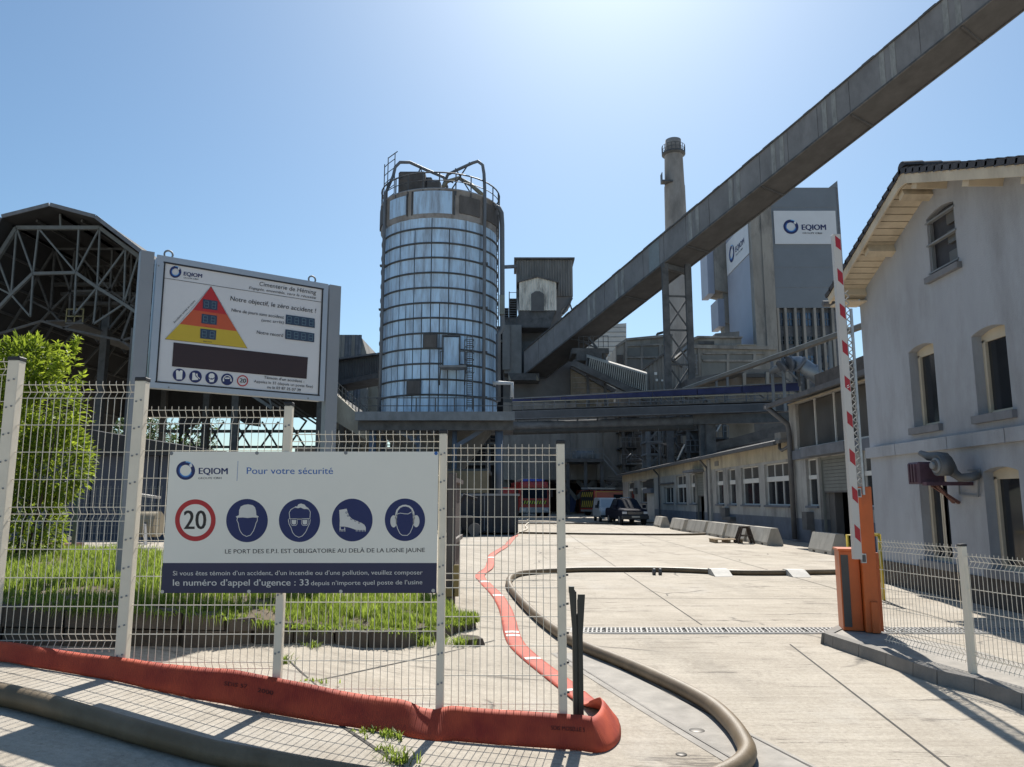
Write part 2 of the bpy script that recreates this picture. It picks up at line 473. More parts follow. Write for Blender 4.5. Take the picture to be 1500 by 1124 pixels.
c = MB(); strip(c, pa2 + sd_ * 0.18, pb2 + sd_ * 0.18, 0.52, 0.004, 20); struct(c.build('gate_channel', CHAN, flipfix=False))
c = MB(); strip(c, pa2, pb2, 0.022, 0.009, 20); strip(c, pa2 + sd_ * 0.40, pb2 + sd_ * 0.40, 0.012, 0.009, 20); struct(c.build('gate_rail_groove', STEEL_D, flipfix=False))

# round lids set in the concrete
for (u, v, r) in ((1021, 1071, 0.045), (1118 - 120, 1106, 0.03), (1030, 1003, 0.0)):
    if r:
        p = PG(u, v); m_ = MB(); m_.lathe(p, [(r * 1.3, 0.004), (r * 1.2, 0.007), (0.0, 0.006)], 16); tag(m_.build('bolt_cover', STEEL_D), 'small rusty round cover set in the concrete %s' % ('beside the gate channel' if r > .04 else 'near the end of the orange hose'), 'cover')

# ---- drain grating across the road: one grate after another
GALV = mat('galvanised_steel', (0.42, 0.43, 0.44), 0.45, metal=0.7, var=0.15, scale=12)
GRATE = mat('worn_grate_steel', (0.33, 0.32, 0.30), 0.6, metal=0.0, var=0.2, scale=20)
HOLE = flat('drain_hollow_shade', (0.018, 0.017, 0.016), 0.95)
dr = thing('trench_drain', 'long steel drain grating laid straight across the concrete road', 'drain grating', (2.0, 10.3, 0))
m_ = MB(); m_.box(-0.35, 7.0, 10.14, 10.52, -0.02, 0.005); m_.build('channel_bed', HOLE, dr)  # near-black sheet stands in for the shaded depth of the drain
m_ = MB(); m_.box(-0.35, 7.0, 10.10, 10.14, -0.02, 0.012); m_.box(-0.35, 7.0, 10.52, 10.56, -0.02, 0.012); m_.build('edge_angle', GRATE, dr)
gm = MB()
for k in range(9):
    x = 0.012 + k * 0.056
    gm.beam((x - 0.02, -0.19, 0.013), (x + 0.03, 0.19, 0.013), 0.022, 0.006)
for y in (-0.18, -0.06, 0.06, 0.18): gm.box(0, 0.495, y - 0.012, y + 0.012, 0.010, 0.018)
g0 = gm.build('grate', GRATE, dr, local=True); g0.location = V((-0.35, 10.33, 0)) - dr.location
for k in range(1, 14):
    share('grate', g0.data, dr, V((-0.35 + k * 0.525, 10.33, 0)) - dr.location)

# ================================================================== STRUCTURES
CONC = mat('dusty_concrete', (0.30, 0.285, 0.26), 0.9, var=0.22, scale=0.5, streak=0.25, bump=0.3, bscale=8, dirt=(0.10, 0.098, 0.095), dscale=0.4)
CONC_L = mat('pale_shuttered_concrete', (0.30, 0.28, 0.23), 0.9, var=0.25, scale=0.7, streak=0.3, bump=0.3, bscale=8, dirt=(0.16, 0.14, 0.11), dscale=0.6)
CONC_D = mat('sooty_concrete', (0.20, 0.195, 0.185), 0.92, var=0.3, scale=0.6, streak=0.3, dirt=(0.11, 0.108, 0.105), dscale=0.5)
STEEL = mat('painted_grey_steel', (0.20, 0.215, 0.23), 0.6, var=0.2, scale=2, streak=0.5)
STEEL_B = mat('dark_blue_grey_steel', (0.14, 0.15, 0.17), 0.6, var=0.25, scale=2)
DARK = mat('grimy_dark_steel', (0.10, 0.10, 0.101), 0.75, var=0.35, scale=1.5)
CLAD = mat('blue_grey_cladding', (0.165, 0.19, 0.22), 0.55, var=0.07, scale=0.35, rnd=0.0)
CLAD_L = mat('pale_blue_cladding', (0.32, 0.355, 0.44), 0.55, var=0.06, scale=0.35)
WHITE_CLAD = mat('white_sheet_cladding', (0.52, 0.53, 0.52), 0.6, var=0.08, scale=0.6)
DUSTY = mat('dusty_grey_sheet', (0.30, 0.29, 0.265), 0.85, var=0.2, scale=0.7, streak=0.3, dirt=(0.13, 0.125, 0.115), dscale=0.5)
GLASS_D = mat('dark_window_glass', (0.02, 0.023, 0.028), 0.12, var=0.3, scale=0.8, spec=0.6)
GLASS_B = mat('sky_reflecting_glass', (0.06, 0.085, 0.13), 0.06, var=0.3, scale=0.5, spec=1.0, metal=0.3)

def px_box(u0, u1, v0, v1, Y):
    vm = (v0 + v1) / 2; um = (u0 + u1) / 2
    return PY(u0, vm, Y).x, PY(u1, vm, Y).x, PY(um, v1, Y).z, PY(um, v0, Y).z

# ------------------------------------------------------------------ storage hall with the open truss gable
HALL_IN = mat('near_black_roof_sheet', (0.030, 0.031, 0.034), 0.85, var=0.25, scale=0.5, streak=0.4)  # near-black colour for roof and panel sheets
TRUSS = mat('truss_grey_paint', (0.125, 0.138, 0.14), 0.65, var=0.2, scale=2)
TRUSS_D = mat('truss_dark_paint', (0.085, 0.088, 0.09), 0.7, var=0.3, scale=2)  # darker tone of the truss paint
HY0, HY1 = 60.0, 90.0
hall = thing('storage_hall', 'dark open-ended storage hall with faceted roof and grey truss gable', 'storage hall', PY(100, 740, 60) * 1)
hall.location.z = 0
def hp(u, v, Y=HY0): return PY(u, v, Y)
O = [(-150, 626), (20, 329), (88, 312), (152, 329), (541, 626)]
Op = [hp(*p) for p in O]
dk = V((0, HY1 - HY0, 0))
for k in range(4):
    a, b = Op[k], Op[k + 1]; nrm = V((-(b.z - a.z), 0, b.x - a.x)).normalized()
    if nrm.z < 0: nrm = -nrm
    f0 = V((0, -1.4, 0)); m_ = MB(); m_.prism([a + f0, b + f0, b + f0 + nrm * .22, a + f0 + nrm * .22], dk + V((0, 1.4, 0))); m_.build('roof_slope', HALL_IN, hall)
    m_ = MB(); m_.prism([a + V((0, -1.5, 0)), b + V((0, -1.5, 0)), b + nrm * .3 + V((0, -1.5, 0)), a + nrm * .3 + V((0, -1.5, 0))], V((0, .09, 0)))
    m_.build('verge_trim', STEEL_B, hall)
# rear gable, open below
zb = hp(300, 612, HY1).z
def at_z(a, b, z): t = (z - a.z) / (b.z - a.z); return a + (b - a) * t
bk = [at_z(Op[0], Op[1], max(zb, Op[0].z + .1)), Op[1], Op[2], Op[3], at_z(Op[4], Op[3], max(zb, Op[4].z + .1))]
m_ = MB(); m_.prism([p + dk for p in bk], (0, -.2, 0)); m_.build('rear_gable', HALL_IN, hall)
# side walls partly sheeted
c4 = lambda x, y: (x / 3.748, 300 + y / 3.748)
N = {k: c4(*p) for k, p in dict(o0=(0, 300), o1=(105, 135), o2=(560, 135), o3=(770, 290), n0=(-120, 710), n1=(75, 500), n2=(195, 385), n3=(430, 380), n4=(545, 460), n5=(690, 550), n6=(860, 665), n7=(1050, 800), o4=(980, 470), o5=(1200, 650), o6=(1420, 830), n8=(1240, 950), o7=(1700, 1050), n9=(1500, 1120), t1=(225, 138), t2=(445, 138), t3=(700, 250), om=(-60, 430), om2=(-260, 740), b1=(180, 620), b2=(418, 612), b3=(525, 660), b4=(625, 730), b0=(300, 660), b5=(730, 800), a1=(342, 60)).items()}
def frame(Y, mt, w, links, nm='gable_truss'):
    off = HY0
    m_ = MB()
    for a, b in links: m_.beam(PY(*N[a], off) + V((0, Y - off, 0)), PY(*N[b], off) + V((0, Y - off, 0)), w, w)
    return m_
chord = [('o0', 'om'), ('om', 'om2'), ('o0', 'o1'), ('o1', 'o2'), ('o2', 'o3'), ('o3', 'o4'), ('o4', 'o5'), ('o5', 'o6'), ('o6', 'o7')]
chord_i = [('n0', 'n1'), ('n1', 'n2'), ('n2', 'n3'), ('n3', 'n4'), ('n4', 'n5'), ('n5', 'n6'), ('n6', 'n7'), ('n7', 'n8'), ('n8', 'n9')]
web = [('o1', 'n1'), ('t1', 'n2'), ('t2', 'n3'), ('o2', 'n4'), ('t3', 'n5'), ('o1', 'n2'), ('t1', 'n3'), ('o2', 'n3'), ('t3', 'n4'), ('o0', 'n1'), ('om', 'n1'), ('n1', 'b1'), ('n2', 'b1'), ('n3', 'b2'), ('n4', 'b2'), ('n4', 'b3'), ('n5', 'b3'), ('o3', 'n5'), ('o3', 'n6'), ('o4', 'n6'), ('o4', 'n7'), ('o5', 'n7'), ('o5', 'n8'), ('o6', 'n8'), ('o6', 'n9'), ('a1', 'a1b')]
N['a1b'] = c4(345, 130)
low = [('b1', 'b0'), ('b0', 'b4'), ('b4', 'b5'), ('b2', 'b0'), ('n5', 'b4'), ('n6', 'b4'), ('n6', 'b5'), ('b1', 'n0'), ('n7', 'b5')]
frame(HY0 - .3, TRUSS, .30, chord).build('outer_chord', TRUSS, hall)
frame(HY0 - .3, TRUSS, .24, chord_i).build('inner_chord', TRUSS, hall)
for a, b in web:
    frame(HY0 - .3, TRUSS, .13, [(a, b)]).build('truss_member', TRUSS, hall)
for a, b in low: frame(HY0 + 1.2, TRUSS_D, .18, [(a, b)]).build('truss_member', TRUSS_D, hall)
for Y in (65, 70, 75, 81): frame(Y, TRUSS_D, .17, chord + chord_i + web[:15]).build('roof_frame', TRUSS_D, hall)
# roof purlins running back
m_ = MB()
for k in range(4):
    a, b = Op[k], Op[k + 1]; L_ = (b - a).length; q = max(2, int(L_ / 2.2))
    for i in range(q + 1):
        p = a + (b - a) * (i / q) - V((0, 0, .18)); m_.beam(p, p + dk, .14, .2)
m_.build('roof_purlins', TRUSS_D, hall, kind='stuff')
# crane walkway and gantry
m_ = MB(); m_.box(*[hp(85, 468).x, hp(112, 468).x], 61, 64, hp(90, 468).z - .15, hp(90, 468).z); m_.build('gantry_floor', TRUSS_D, hall)
m_ = MB()
z0 = hp(90, 468).z; xa, xb = hp(86, 468).x, hp(111, 468).x
for x in (xa, (xa + xb) / 2, xb): m_.beam((x, 61, z0), (x, 61, z0 + 1.15), .08)
for z in (.5, 1.1): m_.beam((xa, 61, z0 + z), (xb, 61, z0 + z), .08)
m_.build('gantry_rail', mat('dull_yellow_rail', (.22, .20, .10), .7), hall)
m_ = MB(); a = hp(86, 470, 62); b = hp(200, 512, 74)
m_.beam(a, b, 2.2, .12)
for s_ in (-1, 1): m_.beam(a + V((s_ * .9, 0, .9)), b + V((s_ * .9, 0, .9)), .08)
m_.build('walkway', TRUSS_D, hall)
for v_, u0, u1 in ((417, 60, 172), (431, 90, 200), (445, 110, 205)):
    m_ = MB(); m_.beam(hp(u0, v_, 68), hp(u1, v_, 68), .35, .3); m_.build('crane_beam', TRUSS_D, hall)
# columns down to the ground
for (u, v, Y) in ((-92, 560, 60), (149, 560, 66), (192, 590, 60), (303, 600, 74), (345, 610, 66), (420, 620, 84), (470, 620, 60), (240, 600, 88), (520, 632, 66)):
    p = PY(u, v, Y); m_ = MB(); m_.box(p.x - .3, p.x + .3, Y - .3, Y + .3, 0, p.z + 6 if u < 500 else p.z); m_.build('column', TRUSS_D, hall)
# lattice side bracing seen through the open side
for k in range(7):
    u = 262 + k * 40; a = PY(u, 655, 80); b = PY(u + 26, 618, 80)
    m_ = MB(); m_.beam(a, b, .16); m_.beam((b.x, b.y, a.z), (a.x, a.y, b.z), .16); m_.build('side_brace', TRUSS_D, hall)
a = PY(235, 632, 80); b = PY(530, 632, 80)
m_ = MB(); m_.beam(a, b, .3, .3); a = PY(235, 655, 80); b = PY(530, 655, 80); m_.beam(a, b, .25, .25); m_.build('side_rail', TRUSS_D, hall)
# low wall of the hall
m_ = MB(); a = PY(150, 700, 62); b = PY(545, 700, 62); m_.box(PY(-150, 700, 62).x, PY(262, 700, 62).x, 62, 62.4, 0, PY(300, 668, 62).z); m_.build('retaining_wall', CONC_D, hall)
# arched opening silhouette of the bulk chute
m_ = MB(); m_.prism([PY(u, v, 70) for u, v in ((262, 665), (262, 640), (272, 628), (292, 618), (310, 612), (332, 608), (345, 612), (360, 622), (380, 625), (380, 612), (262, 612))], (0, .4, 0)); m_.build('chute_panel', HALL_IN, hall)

# concrete ramp slab beside the hall
m_ = MB(); m_.prism([PY(u, v, 56) for u, v in ((486, 572), (541, 622), (541, 648), (486, 614))], (0, 2.2, 0))
ramp = m_.build('conveyor_ramp', CONC_L); tag(ramp, 'pale concrete inclined gallery sloping down behind the left sign post', 'conveyor ramp')
m_ = MB()
for k in range(12):
    p = PY(486 + 5 * k, 571 + k * 4.55, 56); m_.beam(p, p + V((0, 0, .9)), .05)
m_.beam(PY(486, 571, 56) + V((0, 0, .9)), PY(541, 621, 56) + V((0, 0, .9)), .05); m_.beam(PY(486, 571, 56) + V((0, 0, .5)), PY(541, 621, 56) + V((0, 0, .5)), .04)
rr = m_.build('handrail', TRUSS_D, ramp)

# ------------------------------------------------------------------ the metal silo
SP = bpy.data.materials.new('sky_tinted_aluminium'); SP.use_nodes = True
def silo_mat(m):
    nt = m.node_tree; n = nt.nodes; L = nt.links.new; b = n['Principled BSDF']
    b.inputs['Metallic'].default_value = 0.35; b.inputs['Roughness'].default_value = 0.42
    g = n.new('ShaderNodeNewGeometry'); mp = n.new('ShaderNodeMapping'); L(g.outputs['Position'], mp.inputs[0]); mp.inputs['Scale'].default_value = (1.6, 1.6, .22)
    z = n.new('ShaderNodeTexNoise'); z.inputs['Scale'].default_value = 1.3; z.inputs['Detail'].default_value = 9; z.inputs['Roughness'].default_value = .7; L(mp.outputs[0], z.inputs['Vector'])
    r = n.new('ShaderNodeValToRGB'); L(z.outputs['Fac'], r.inputs[0]); e = r.color_ramp.elements
    e[0].position = .34; e[0].color = (.33, .40, .49, 1); e[1].position = .58; e[1].color = (.54, .73, .92, 1)  # blue end carries the sky's reflection, grey end the dirt
    oi = n.new('ShaderNodeObjectInfo'); mr = n.new('ShaderNodeMapRange'); L(oi.outputs['Random'], mr.inputs[0]); mr.inputs[3].default_value = .94; mr.inputs[4].default_value = 1.05
    hs = n.new('ShaderNodeHueSaturation'); L(mr.outputs[0], hs.inputs['Value']); L(r.outputs[0], hs.inputs['Color']); L(hs.outputs[0], b.inputs['Base Color'])
    r2 = n.new('ShaderNodeMapRange'); L(z.outputs['Fac'], r2.inputs[0]); r2.inputs[1].default_value = .35; r2.inputs[2].default_value = .65; r2.inputs[3].default_value = .75; r2.inputs[4].default_value = .48; L(r2.outputs[0], b.inputs['Roughness'])
silo_mat(SP)
RIM = mat('silo_ring_steel', (0.085, 0.09, 0.097), 0.6, metal=0.3, var=0.3, scale=2)
RUSTY = mat('rusty_grey_casing', (0.105, 0.10, 0.098), 0.85, var=0.25, scale=1.2, streak=.4, dirt=(.075, .066, .06), dscale=.8)
SY, SR = 60.0, 4.62
sx = -105 / 1115 * 62.4
zp = PY(640, 606, 53.6).z
rings_v = [312.6, 334.8, 356.3, 377.8, 399.8, 421.8, 444, 466, 488.5, 510.8, 533, 556, 578.4]
zr = [PY(645, v, SY - SR).z for v in rings_v]; ztop = PY(645, 277, SY - SR).z
silo = thing('metal_silo', 'tall round blue-grey metal-panelled silo standing on a steel platform', 'silo', (sx, SY, 0))
C0 = V((sx, SY, 0))
zlist = zr + [zp]
def panel_mesh(a0, a1, z1, z0, n=3, R0=SR, R1=SR + .05, gap=.035):
    m_ = MB(); g = gap / R0
    q = [a0 + g + (a1 - a0 - 2 * g) * i / n for i in range(n + 1)]
    P = lambda r, a, z: (r * math.sin(a), -r * math.cos(a), z)
    vs = []
    for a in q: vs += [P(R0, a, z0), P(R1, a, z0), P(R1, a, z1), P(R0, a, z1)]
    fs = [(4 * i + 1, 4 * i + 5, 4 * i + 6, 4 * i + 2) for i in range(n)] + [(4 * i, 4 * i + 1, 4 * i + 5, 4 * i + 4) for i in range(n)] + [(4 * i + 3, 4 * i + 2, 4 * i + 6, 4 * i + 7) for i in range(n)] + [(0, 1, 2, 3), (4 * n, 4 * n + 1, 4 * n + 2, 4 * n + 3)]
    return m_.add(vs, fs)
back = MB()
for i in range(len(zlist) - 1):
    z1, z0 = zlist[i] - .05, zlist[i + 1] + .05
    nseg = 11 if i == 0 else (22 if i < 6 else 44)
    proto = None; st = 2 * math.pi / nseg; ph = R(-2.5) if nseg != 11 else R(-2.5)
    for k in range(nseg):
        a = ph + (k - nseg // 2) * st; mid = a + st / 2
        if abs(math.atan2(math.sin(mid), math.cos(mid))) < R(93):
            if proto is None:
                proto = panel_mesh(0, st, z1, z0).build('cladding_panel', SP, silo, local=True).data
                po = [o for o in silo.children if o.data == proto][0]; po.rotation_euler = (0, 0, a)
            else: share('cladding_panel', proto, silo, rot=(0, 0, a))
        else:
            t = panel_mesh(a, a + st, z1, z0, 2); back.add([V(p) + C0 for p in t.v], t.f)
back.build('rear_cladding', SP, silo, kind='stuff')
for z in zr[1:]:
    m_ = MB(); m_.lathe(C0, [(SR + .02, z - .07), (SR + .13, z - .06), (SR + .13, z + .06), (SR + .02, z + .07)], 64); m_.build('ring_band', RIM, silo)
m_ = MB(); m_.lathe(C0, [(SR - .02, zp), (SR - .02, ztop - .1), (0, ztop + .5)], 48); m_.build('shell', RIM, silo)
zd = zr[0] - .25
m_ = MB(); m_.lathe(C0, [(SR, zd - .15), (SR + .22, zd), (SR + .22, ztop - .12), (SR + .28, ztop - .12), (SR + .28, ztop), (SR - .2, ztop)], 64); m_.build('top_drum', mat('drum_grey_sheet', (.27, .28, .30), .75, var=.25, scale=1.2, streak=.4, dirt=(.12, .105, .095), dscale=.8), silo)
# framed hatches on the drum
def drum_panel(nm, a0, a1, z0, z1, mt, out=.06):
    m_ = panel_mesh(R(a0), R(a1), z1, z0, 5, SR + .2, SR + .22 + out); m_.v = [tuple(V(p) + C0) for p in m_.v]; return m_.build(nm, mt, silo)
hz = ztop - zd
drum_panel('hatch_panel', -49, -27, zd + .25, ztop - .42, SP); drum_panel('hatch_panel', -20, 16, zd + .16, ztop - .24, SP)
drum_panel('hatch_panel', 22, 44, zd + .3, ztop - .5, RUSTY, .1); drum_panel('hatch_panel', 50, 78, zd + .3, ztop - .5, RUSTY, .1); drum_panel('hatch_panel', -85, -58, zd + .3, ztop - .4, RUSTY, .1)
drum_panel('hatch_frame', -22, -20.5, zd + .1, ztop - .2, RIM, .1); drum_panel('hatch_frame', 16.5, 18.5, zd + .1, ztop - .2, RIM, .1); drum_panel('hatch_frame', -27, -25.5, zd + .1, ztop - .3, RIM, .1)
def cyl(a, r, z): return C0 + V((r * math.sin(R(a)), -r * math.cos(R(a)), z))
# walkway rail round the top
rr_ = SR + .22
for k in range(24):
    a = k * 15 + 4; m_ = MB(); m_.beam(cyl(a, rr_, ztop - .5), cyl(a, rr_, ztop + 1.25), .09); m_.build('rail_post', RIM, silo)
for dz, t in ((1.25, .06), (.62, .035)):
    m_ = MB(); m_.tube([cyl(a, rr_, ztop + dz) for a in range(0, 360, 8)], t, 5, closed=True); m_.build('guard_rail', RIM, silo)
# filter casings on the roof
m_ = MB(); p = cyl(-35, SR * .72, ztop)
m_.bbox(p.x - 1.1, p.x + 1.0, p.y - .9, p.y + 1.2, ztop - .1, ztop + 1.9, .12); m_.build('filter_casing', RUSTY, silo)
m_ = MB(); m_.bbox(p.x + 1.0, p.x + 2.2, p.y - .7, p.y + 1.2, ztop - .1, ztop + 1.25, .15); m_.bbox(p.x + .7, p.x + 1.5, p.y - .5, p.y + .9, ztop - .1, ztop + 1.6, .1); m_.build('filter_casing', RUSTY, silo)
# filling pipes that climb the front and bend over the top
PIPE = mat('weathered_pipe', (0.15, 0.165, 0.185), 0.6, metal=.2, var=.2, scale=1.5, streak=.4)
def fill_pipe(a, pts, r=.13):
    q = [cyl(a, SR + .34, z) for z in (zp, ztop * .6, ztop + .4)] + pts
    m_ = MB(); m_.tube(q, r, 8); o = m_.build('filling_pipe', PIPE, silo)
    for z in (zr[3], zr[6], zr[9], zr[12]):
        k = MB(); k.box(*(lambda c: (c.x - .3, c.x + .3, c.y - .1, c.y + .25, z - .06, z + .06))(cyl(a, SR + .30, z))); k.build('pipe_bracket', RIM, o)
zt = ztop
fill_pipe(-57, [PY(576, 258, 58), PY(579, 245, 58), PY(586, 238, 58), PY(600, 238, 58.3), PY(622, 248, 59), PY(650, 260, 60), PY(655, 275, 60)])
fill_pipe(49, [PY(709, 255, 57), PY(707, 242, 57), PY(700, 236.5, 57), PY(692, 239, 57.4), PY(670, 249, 58.5), PY(656, 256, 60), PY(648, 275, 60)])
for (u0, v0, u1, v1) in ((616, 246, 622, 268), (616, 246, 611, 258), (667, 247, 690, 284), (688, 238, 662, 277), (652, 262, 664, 268)):
    m_ = MB(); m_.beam(PY(u0, v0, 58.6), PY(u1, v1, 58.6), .09); m_.build('pipe_strut', RIM, silo)
m_ = MB(); m_.tube([PY(648, 276, 59), PY(655, 266, 59), PY(672, 261, 59), PY(690, 271, 59), PY(707, 286, 58)], .17, 8); m_.build('vent_duct', mat('buff_duct', (.30, .27, .20), .7), silo)
# ladder cage at the left edge of the roof
m_ = MB(); xa = PY(562, 300, 60).x; xb = PY(567, 300, 60).x; xc = PY(577, 300, 60).x
zA, zB = PY(565, 330, 60).z, PY(565, 241, 60).z
m_.beam((xa, 60, zA), (xa, 60, zB), .07); m_.beam((xb, 60, zA), (xb, 60, zB + .6), .07); m_.beam((xc, 60, zA + 1), (xc, 60, zB + 1.0), .07)
for k in range(7):
    z = zA + .5 + k * (zB - zA) / 7; m_.beam((xa, 60, z), (xb, 60, z + .3), .05); m_.beam((xb, 60, z + .3), (xc, 60, z + .75), .05)
m_.beam((xb, 60, zB + .55), (xc + .2, 60, zB + 1.15), .06)
m_.build('ladder_cage', RIM, silo)
# riser pipe and rungs at the right side
m_ = MB(); q = [PY(726, 303, 58), PY(731, 305, 58), PY(734.5, 312, 58), PY(735.5, 330, 58), PY(736, 478, 58), PY(735, 484, 58), PY(730, 490, 58), PY(730, 588, 58)]
m_.tube(q, .19, 8); m_.build('riser_pipe', PIPE, silo)
m_ = MB(); m_.beam(PY(730, 315, 58.5), PY(730.5, 580, 58.5), .08); m_.beam(PY(727.5, 315, 58.5), PY(728, 580, 58.5), .06)
for k in range(40):
    z = PY(729, 320 + k * 6.6, 58.5); m_.beam(z + V((-.12, 0, 0)), z + V((.1, 0, 0)), .04)
m_.build('side_ladder', RIM, silo)
m_ = MB(); x0, x1, z0, z1 = px_box(731.5, 739, 432, 460, 57.6); m_.box(x0, x1, 57.6, 58.3, z0, z1); m_.build('junction_casing', mat('pale_green_grey', (.20, .23, .22), .7), silo)
m_ = MB(); m_.tube([PY(722, 562, 57), PY(728, 561, 57), PY(750, 562, 57), PY(750, 584, 57)], .16, 8); m_.build('white_pipe', mat('white_pipe_paint', (.5, .52, .54), .6), silo)
# door with landing and its ladder
fY = SY - SR - .12
def front_box(nm, u0, u1, v0, v1, mt, d0=.0, d1=.25):
    x0, x1, z0, z1 = px_box(u0, u1, v0, v1, fY); m_ = MB(); m_.box(x0, x1, fY - d1, fY + .3 - d0, z0, z1); return m_.build(nm, mt, silo)
dr_ = front_box('silo_door', 650, 672.5, 495, 538, SP, 0, .16)
for (a_, b_, c_, d_) in ((648, 650, 493, 539), (672.5, 674.5, 493, 539), (648, 674.5, 491.5, 494)): x0, x1, z0, z1 = px_box(a_, b_, c_, d_, fY); m_ = MB(); m_.box(x0, x1, fY - .25, fY, z0, z1); m_.build('door_frame', RIM, dr_)
front_box('door_landing', 645, 684, 538.5, 541.5, STEEL, 0, 1.0)
m_ = MB()
for u in (645, 682):
    m_.beam(PY(u, 541, fY - .8), PY(u - 1.5, 564, fY), .09); m_.beam(PY(u, 541, fY - .9), PY(u, 515, fY - .9), .06); m_.build('landing_bracket', RIM, silo); m_ = MB()
m_.beam(PY(645, 515, fY - .9), PY(650, 515, fY - .9), .05); m_.beam(PY(674, 515, fY - .9), PY(682, 515, fY - .9), .05); m_.build('landing_rail', RIM, silo)
m_ = MB()
for u in (684, 692.5): m_.beam(PY(u, 491, fY - .35), PY(u, 600, fY - .35), .07)
for k in range(34): v_ = 494 + k * 3.1; m_.beam(PY(684, v_, fY - .35), PY(692.5, v_, fY - .35), .04)
m_.build('ladder', RIM, silo)
m_ = MB()
for k in range(6):
    v_ = 500 + k * 9.5; c_ = PY(688, v_, fY - .35); m_.tube([c_ + V((-.25, 0, 0)), c_ + V((-.35, -.5, 0)), c_ + V((0, -.75, 0)), c_ + V((.35, -.5, 0)), c_ + V((.25, 0, 0))], .025, 4)
for dx in (-.35, 0, .35): m_.beam(PY(688, 500, fY - .35) + V((dx, -.6, 0)), PY(688, 548, fY - .35) + V((dx, -.6, 0)), .03)
m_.build('ladder_cage', RIM, silo)
for (u0, u1, v0, v1) in ((621, 639.5, 491, 509), (597, 615, 558.5, 577)):
    fr = front_box('hatch_frame', u0 - 1.5, u1 + 1.5, v0 - 1.2, v1 + 1.2, RIM, 0, .03); x0, x1, z0, z1 = px_box(u0, u1, v0, v1, fY); m_ = MB(); m_.box(x0, x1, fY - .09, fY - .03, z0, z1); m_.build('hatch', RUSTY, fr)
# platform, beams, columns and braces
pf0, pf1 = PY(523, 606, 53.6).x, PY(752, 606, 53.6).x
m_ = MB(); m_.box(pf0, pf1, 53.7, 66.5, zp - .45, zp); m_.build('platform_deck', STEEL_B, silo)
m_ = MB(); m_.box(pf0 - .1, pf1 + .1, 53.4, 53.7, zp - .5, zp + .12); m_.build('edge_beam', STEEL, silo)
m_ = MB(); m_.box(pf0, pf1, 54.0, 54.4, zp - 1.15, zp - .5); m_.build('cross_beam', DARK, silo)
for k in range(9):
    x = pf0 + .1 + (pf1 - pf0 - .2) * k / 8; m_ = MB(); m_.beam((x, 53.6, zp), (x, 53.6, zp + 1.15), .07); m_.beam((x, 53.55, zp - .5), (x, 53.55, zp + .1), .12); m_.build('rail_post', RIM, silo)
for dz in (.55, 1.12): m_ = MB(); m_.beam((pf0, 53.6, zp + dz), (pf1, 53.6, zp + dz), .055); m_.build('guard_rail', RIM, silo)
COLB = mat('blue_grey_column_paint', (0.11, 0.135, 0.18), 0.6, var=.15, scale=1)
for (u, Y, w_) in ((546, 54.6, .5), (613.5, 54.8, .34), (666, 54.8, .34), (731, 54.6, .55), (562, 65, .4), (640, 65, .4), (715, 65, .4)):
    x = PY(u, 640, Y).x; m_ = MB(); m_.tube([(x, Y, -.1), (x, Y, zp - .5)], w_ / 2 * 1.05, 14); m_.build('column', COLB, silo)
for (u0, v0, u1, v1) in ((557, 618, 600, 640), (600, 640, 612, 650), (723, 618, 690, 641), (690, 641, 666, 655), (619, 618, 637, 634), (660, 618, 645, 634), (549, 618, 560, 632)):
    m_ = MB(); m_.beam(PY(u0, v0, 54.8), PY(u1, v1, 54.8), .3); m_.build('brace', COLB, silo)
m_ = MB()
for k in range(9): v_ = 622 + k * 5; m_.beam(PY(560, v_, 60), PY(728, v_ + 1, 60), .07)
m_.build('bin_ribs', DARK, silo)
# tapering discharge hopper
m_ = MB(); m_.lathe(C0, [(SR - .3, zp - .4), (SR - .4, zp - 1.0), (1.0, zp - 5.2), (.6, zp - 5.6)], 28); m_.build('hopper', CONC_D, silo)

# ------------------------------------------------------------------ chimney
CHIM = mat('weathered_chimney_concrete', (0.33, 0.315, 0.30), 0.9, var=.18, scale=.35, streak=.5, dirt=(.16, .15, .14), dscale=.18)
chx = PY(990, 400, 130).x; zc = [PY(990, v, 130).z for v in (206, 213, 225, 275, 500)]
ch = thing('factory_chimney', 'tall tapering concrete chimney with ring platform near its top', 'chimney', (chx + .3, 130, 0))
Cc = V((chx + .3, 130, 0)); ktop = 130 / 1115.0 * 1.06
sh = MB(); sh.lathe(Cc, [(18.8 * ktop, 2), (17.6 * ktop, zc[4]), (16.2 * ktop, (zc[3] + zc[4]) / 2), (14.8 * ktop, zc[3] + .2)], 32); sh.lathe(Cc, [(14.2 * ktop, zc[3] + .19), (13.0 * ktop, zc[2] + .2)], 32); sh.build('shaft', CHIM, ch)
m_ = MB(); m_.lathe(Cc, [(12.7 * ktop, zc[2]), (11.5 * ktop, zc[1]), (11.4 * ktop, zc[0]), (10.2 * ktop, zc[0]), (10.2 * ktop, zc[0] - 3), (0, zc[0] - 3)], 32); m_.build('crown', CHIM, ch)
m_ = MB(); m_.lathe(Cc, [(12.5 * ktop, zc[2] - .5), (17 * ktop, zc[2] - .3), (17 * ktop, zc[2]), (12.5 * ktop, zc[2])], 28); m_.build('ring_platform', RIM, ch)
m_ = MB()
for k in range(18):
    a = k * 20; p = Cc + V((16.6 * ktop * math.sin(R(a)), -16.6 * ktop * math.cos(R(a)), 0)); m_.beam((p.x, p.y, zc[2]), (p.x, p.y, zc[2] + 1.3), .09)
for dz in (.65, 1.3): m_.tube([Cc + V((16.6 * ktop * math.sin(R(a)), -16.6 * ktop * math.cos(R(a)), zc[2] + dz)) for a in range(0, 360, 15)], .05, 4, closed=True)
m_.build('guard_rail', RIM, ch)
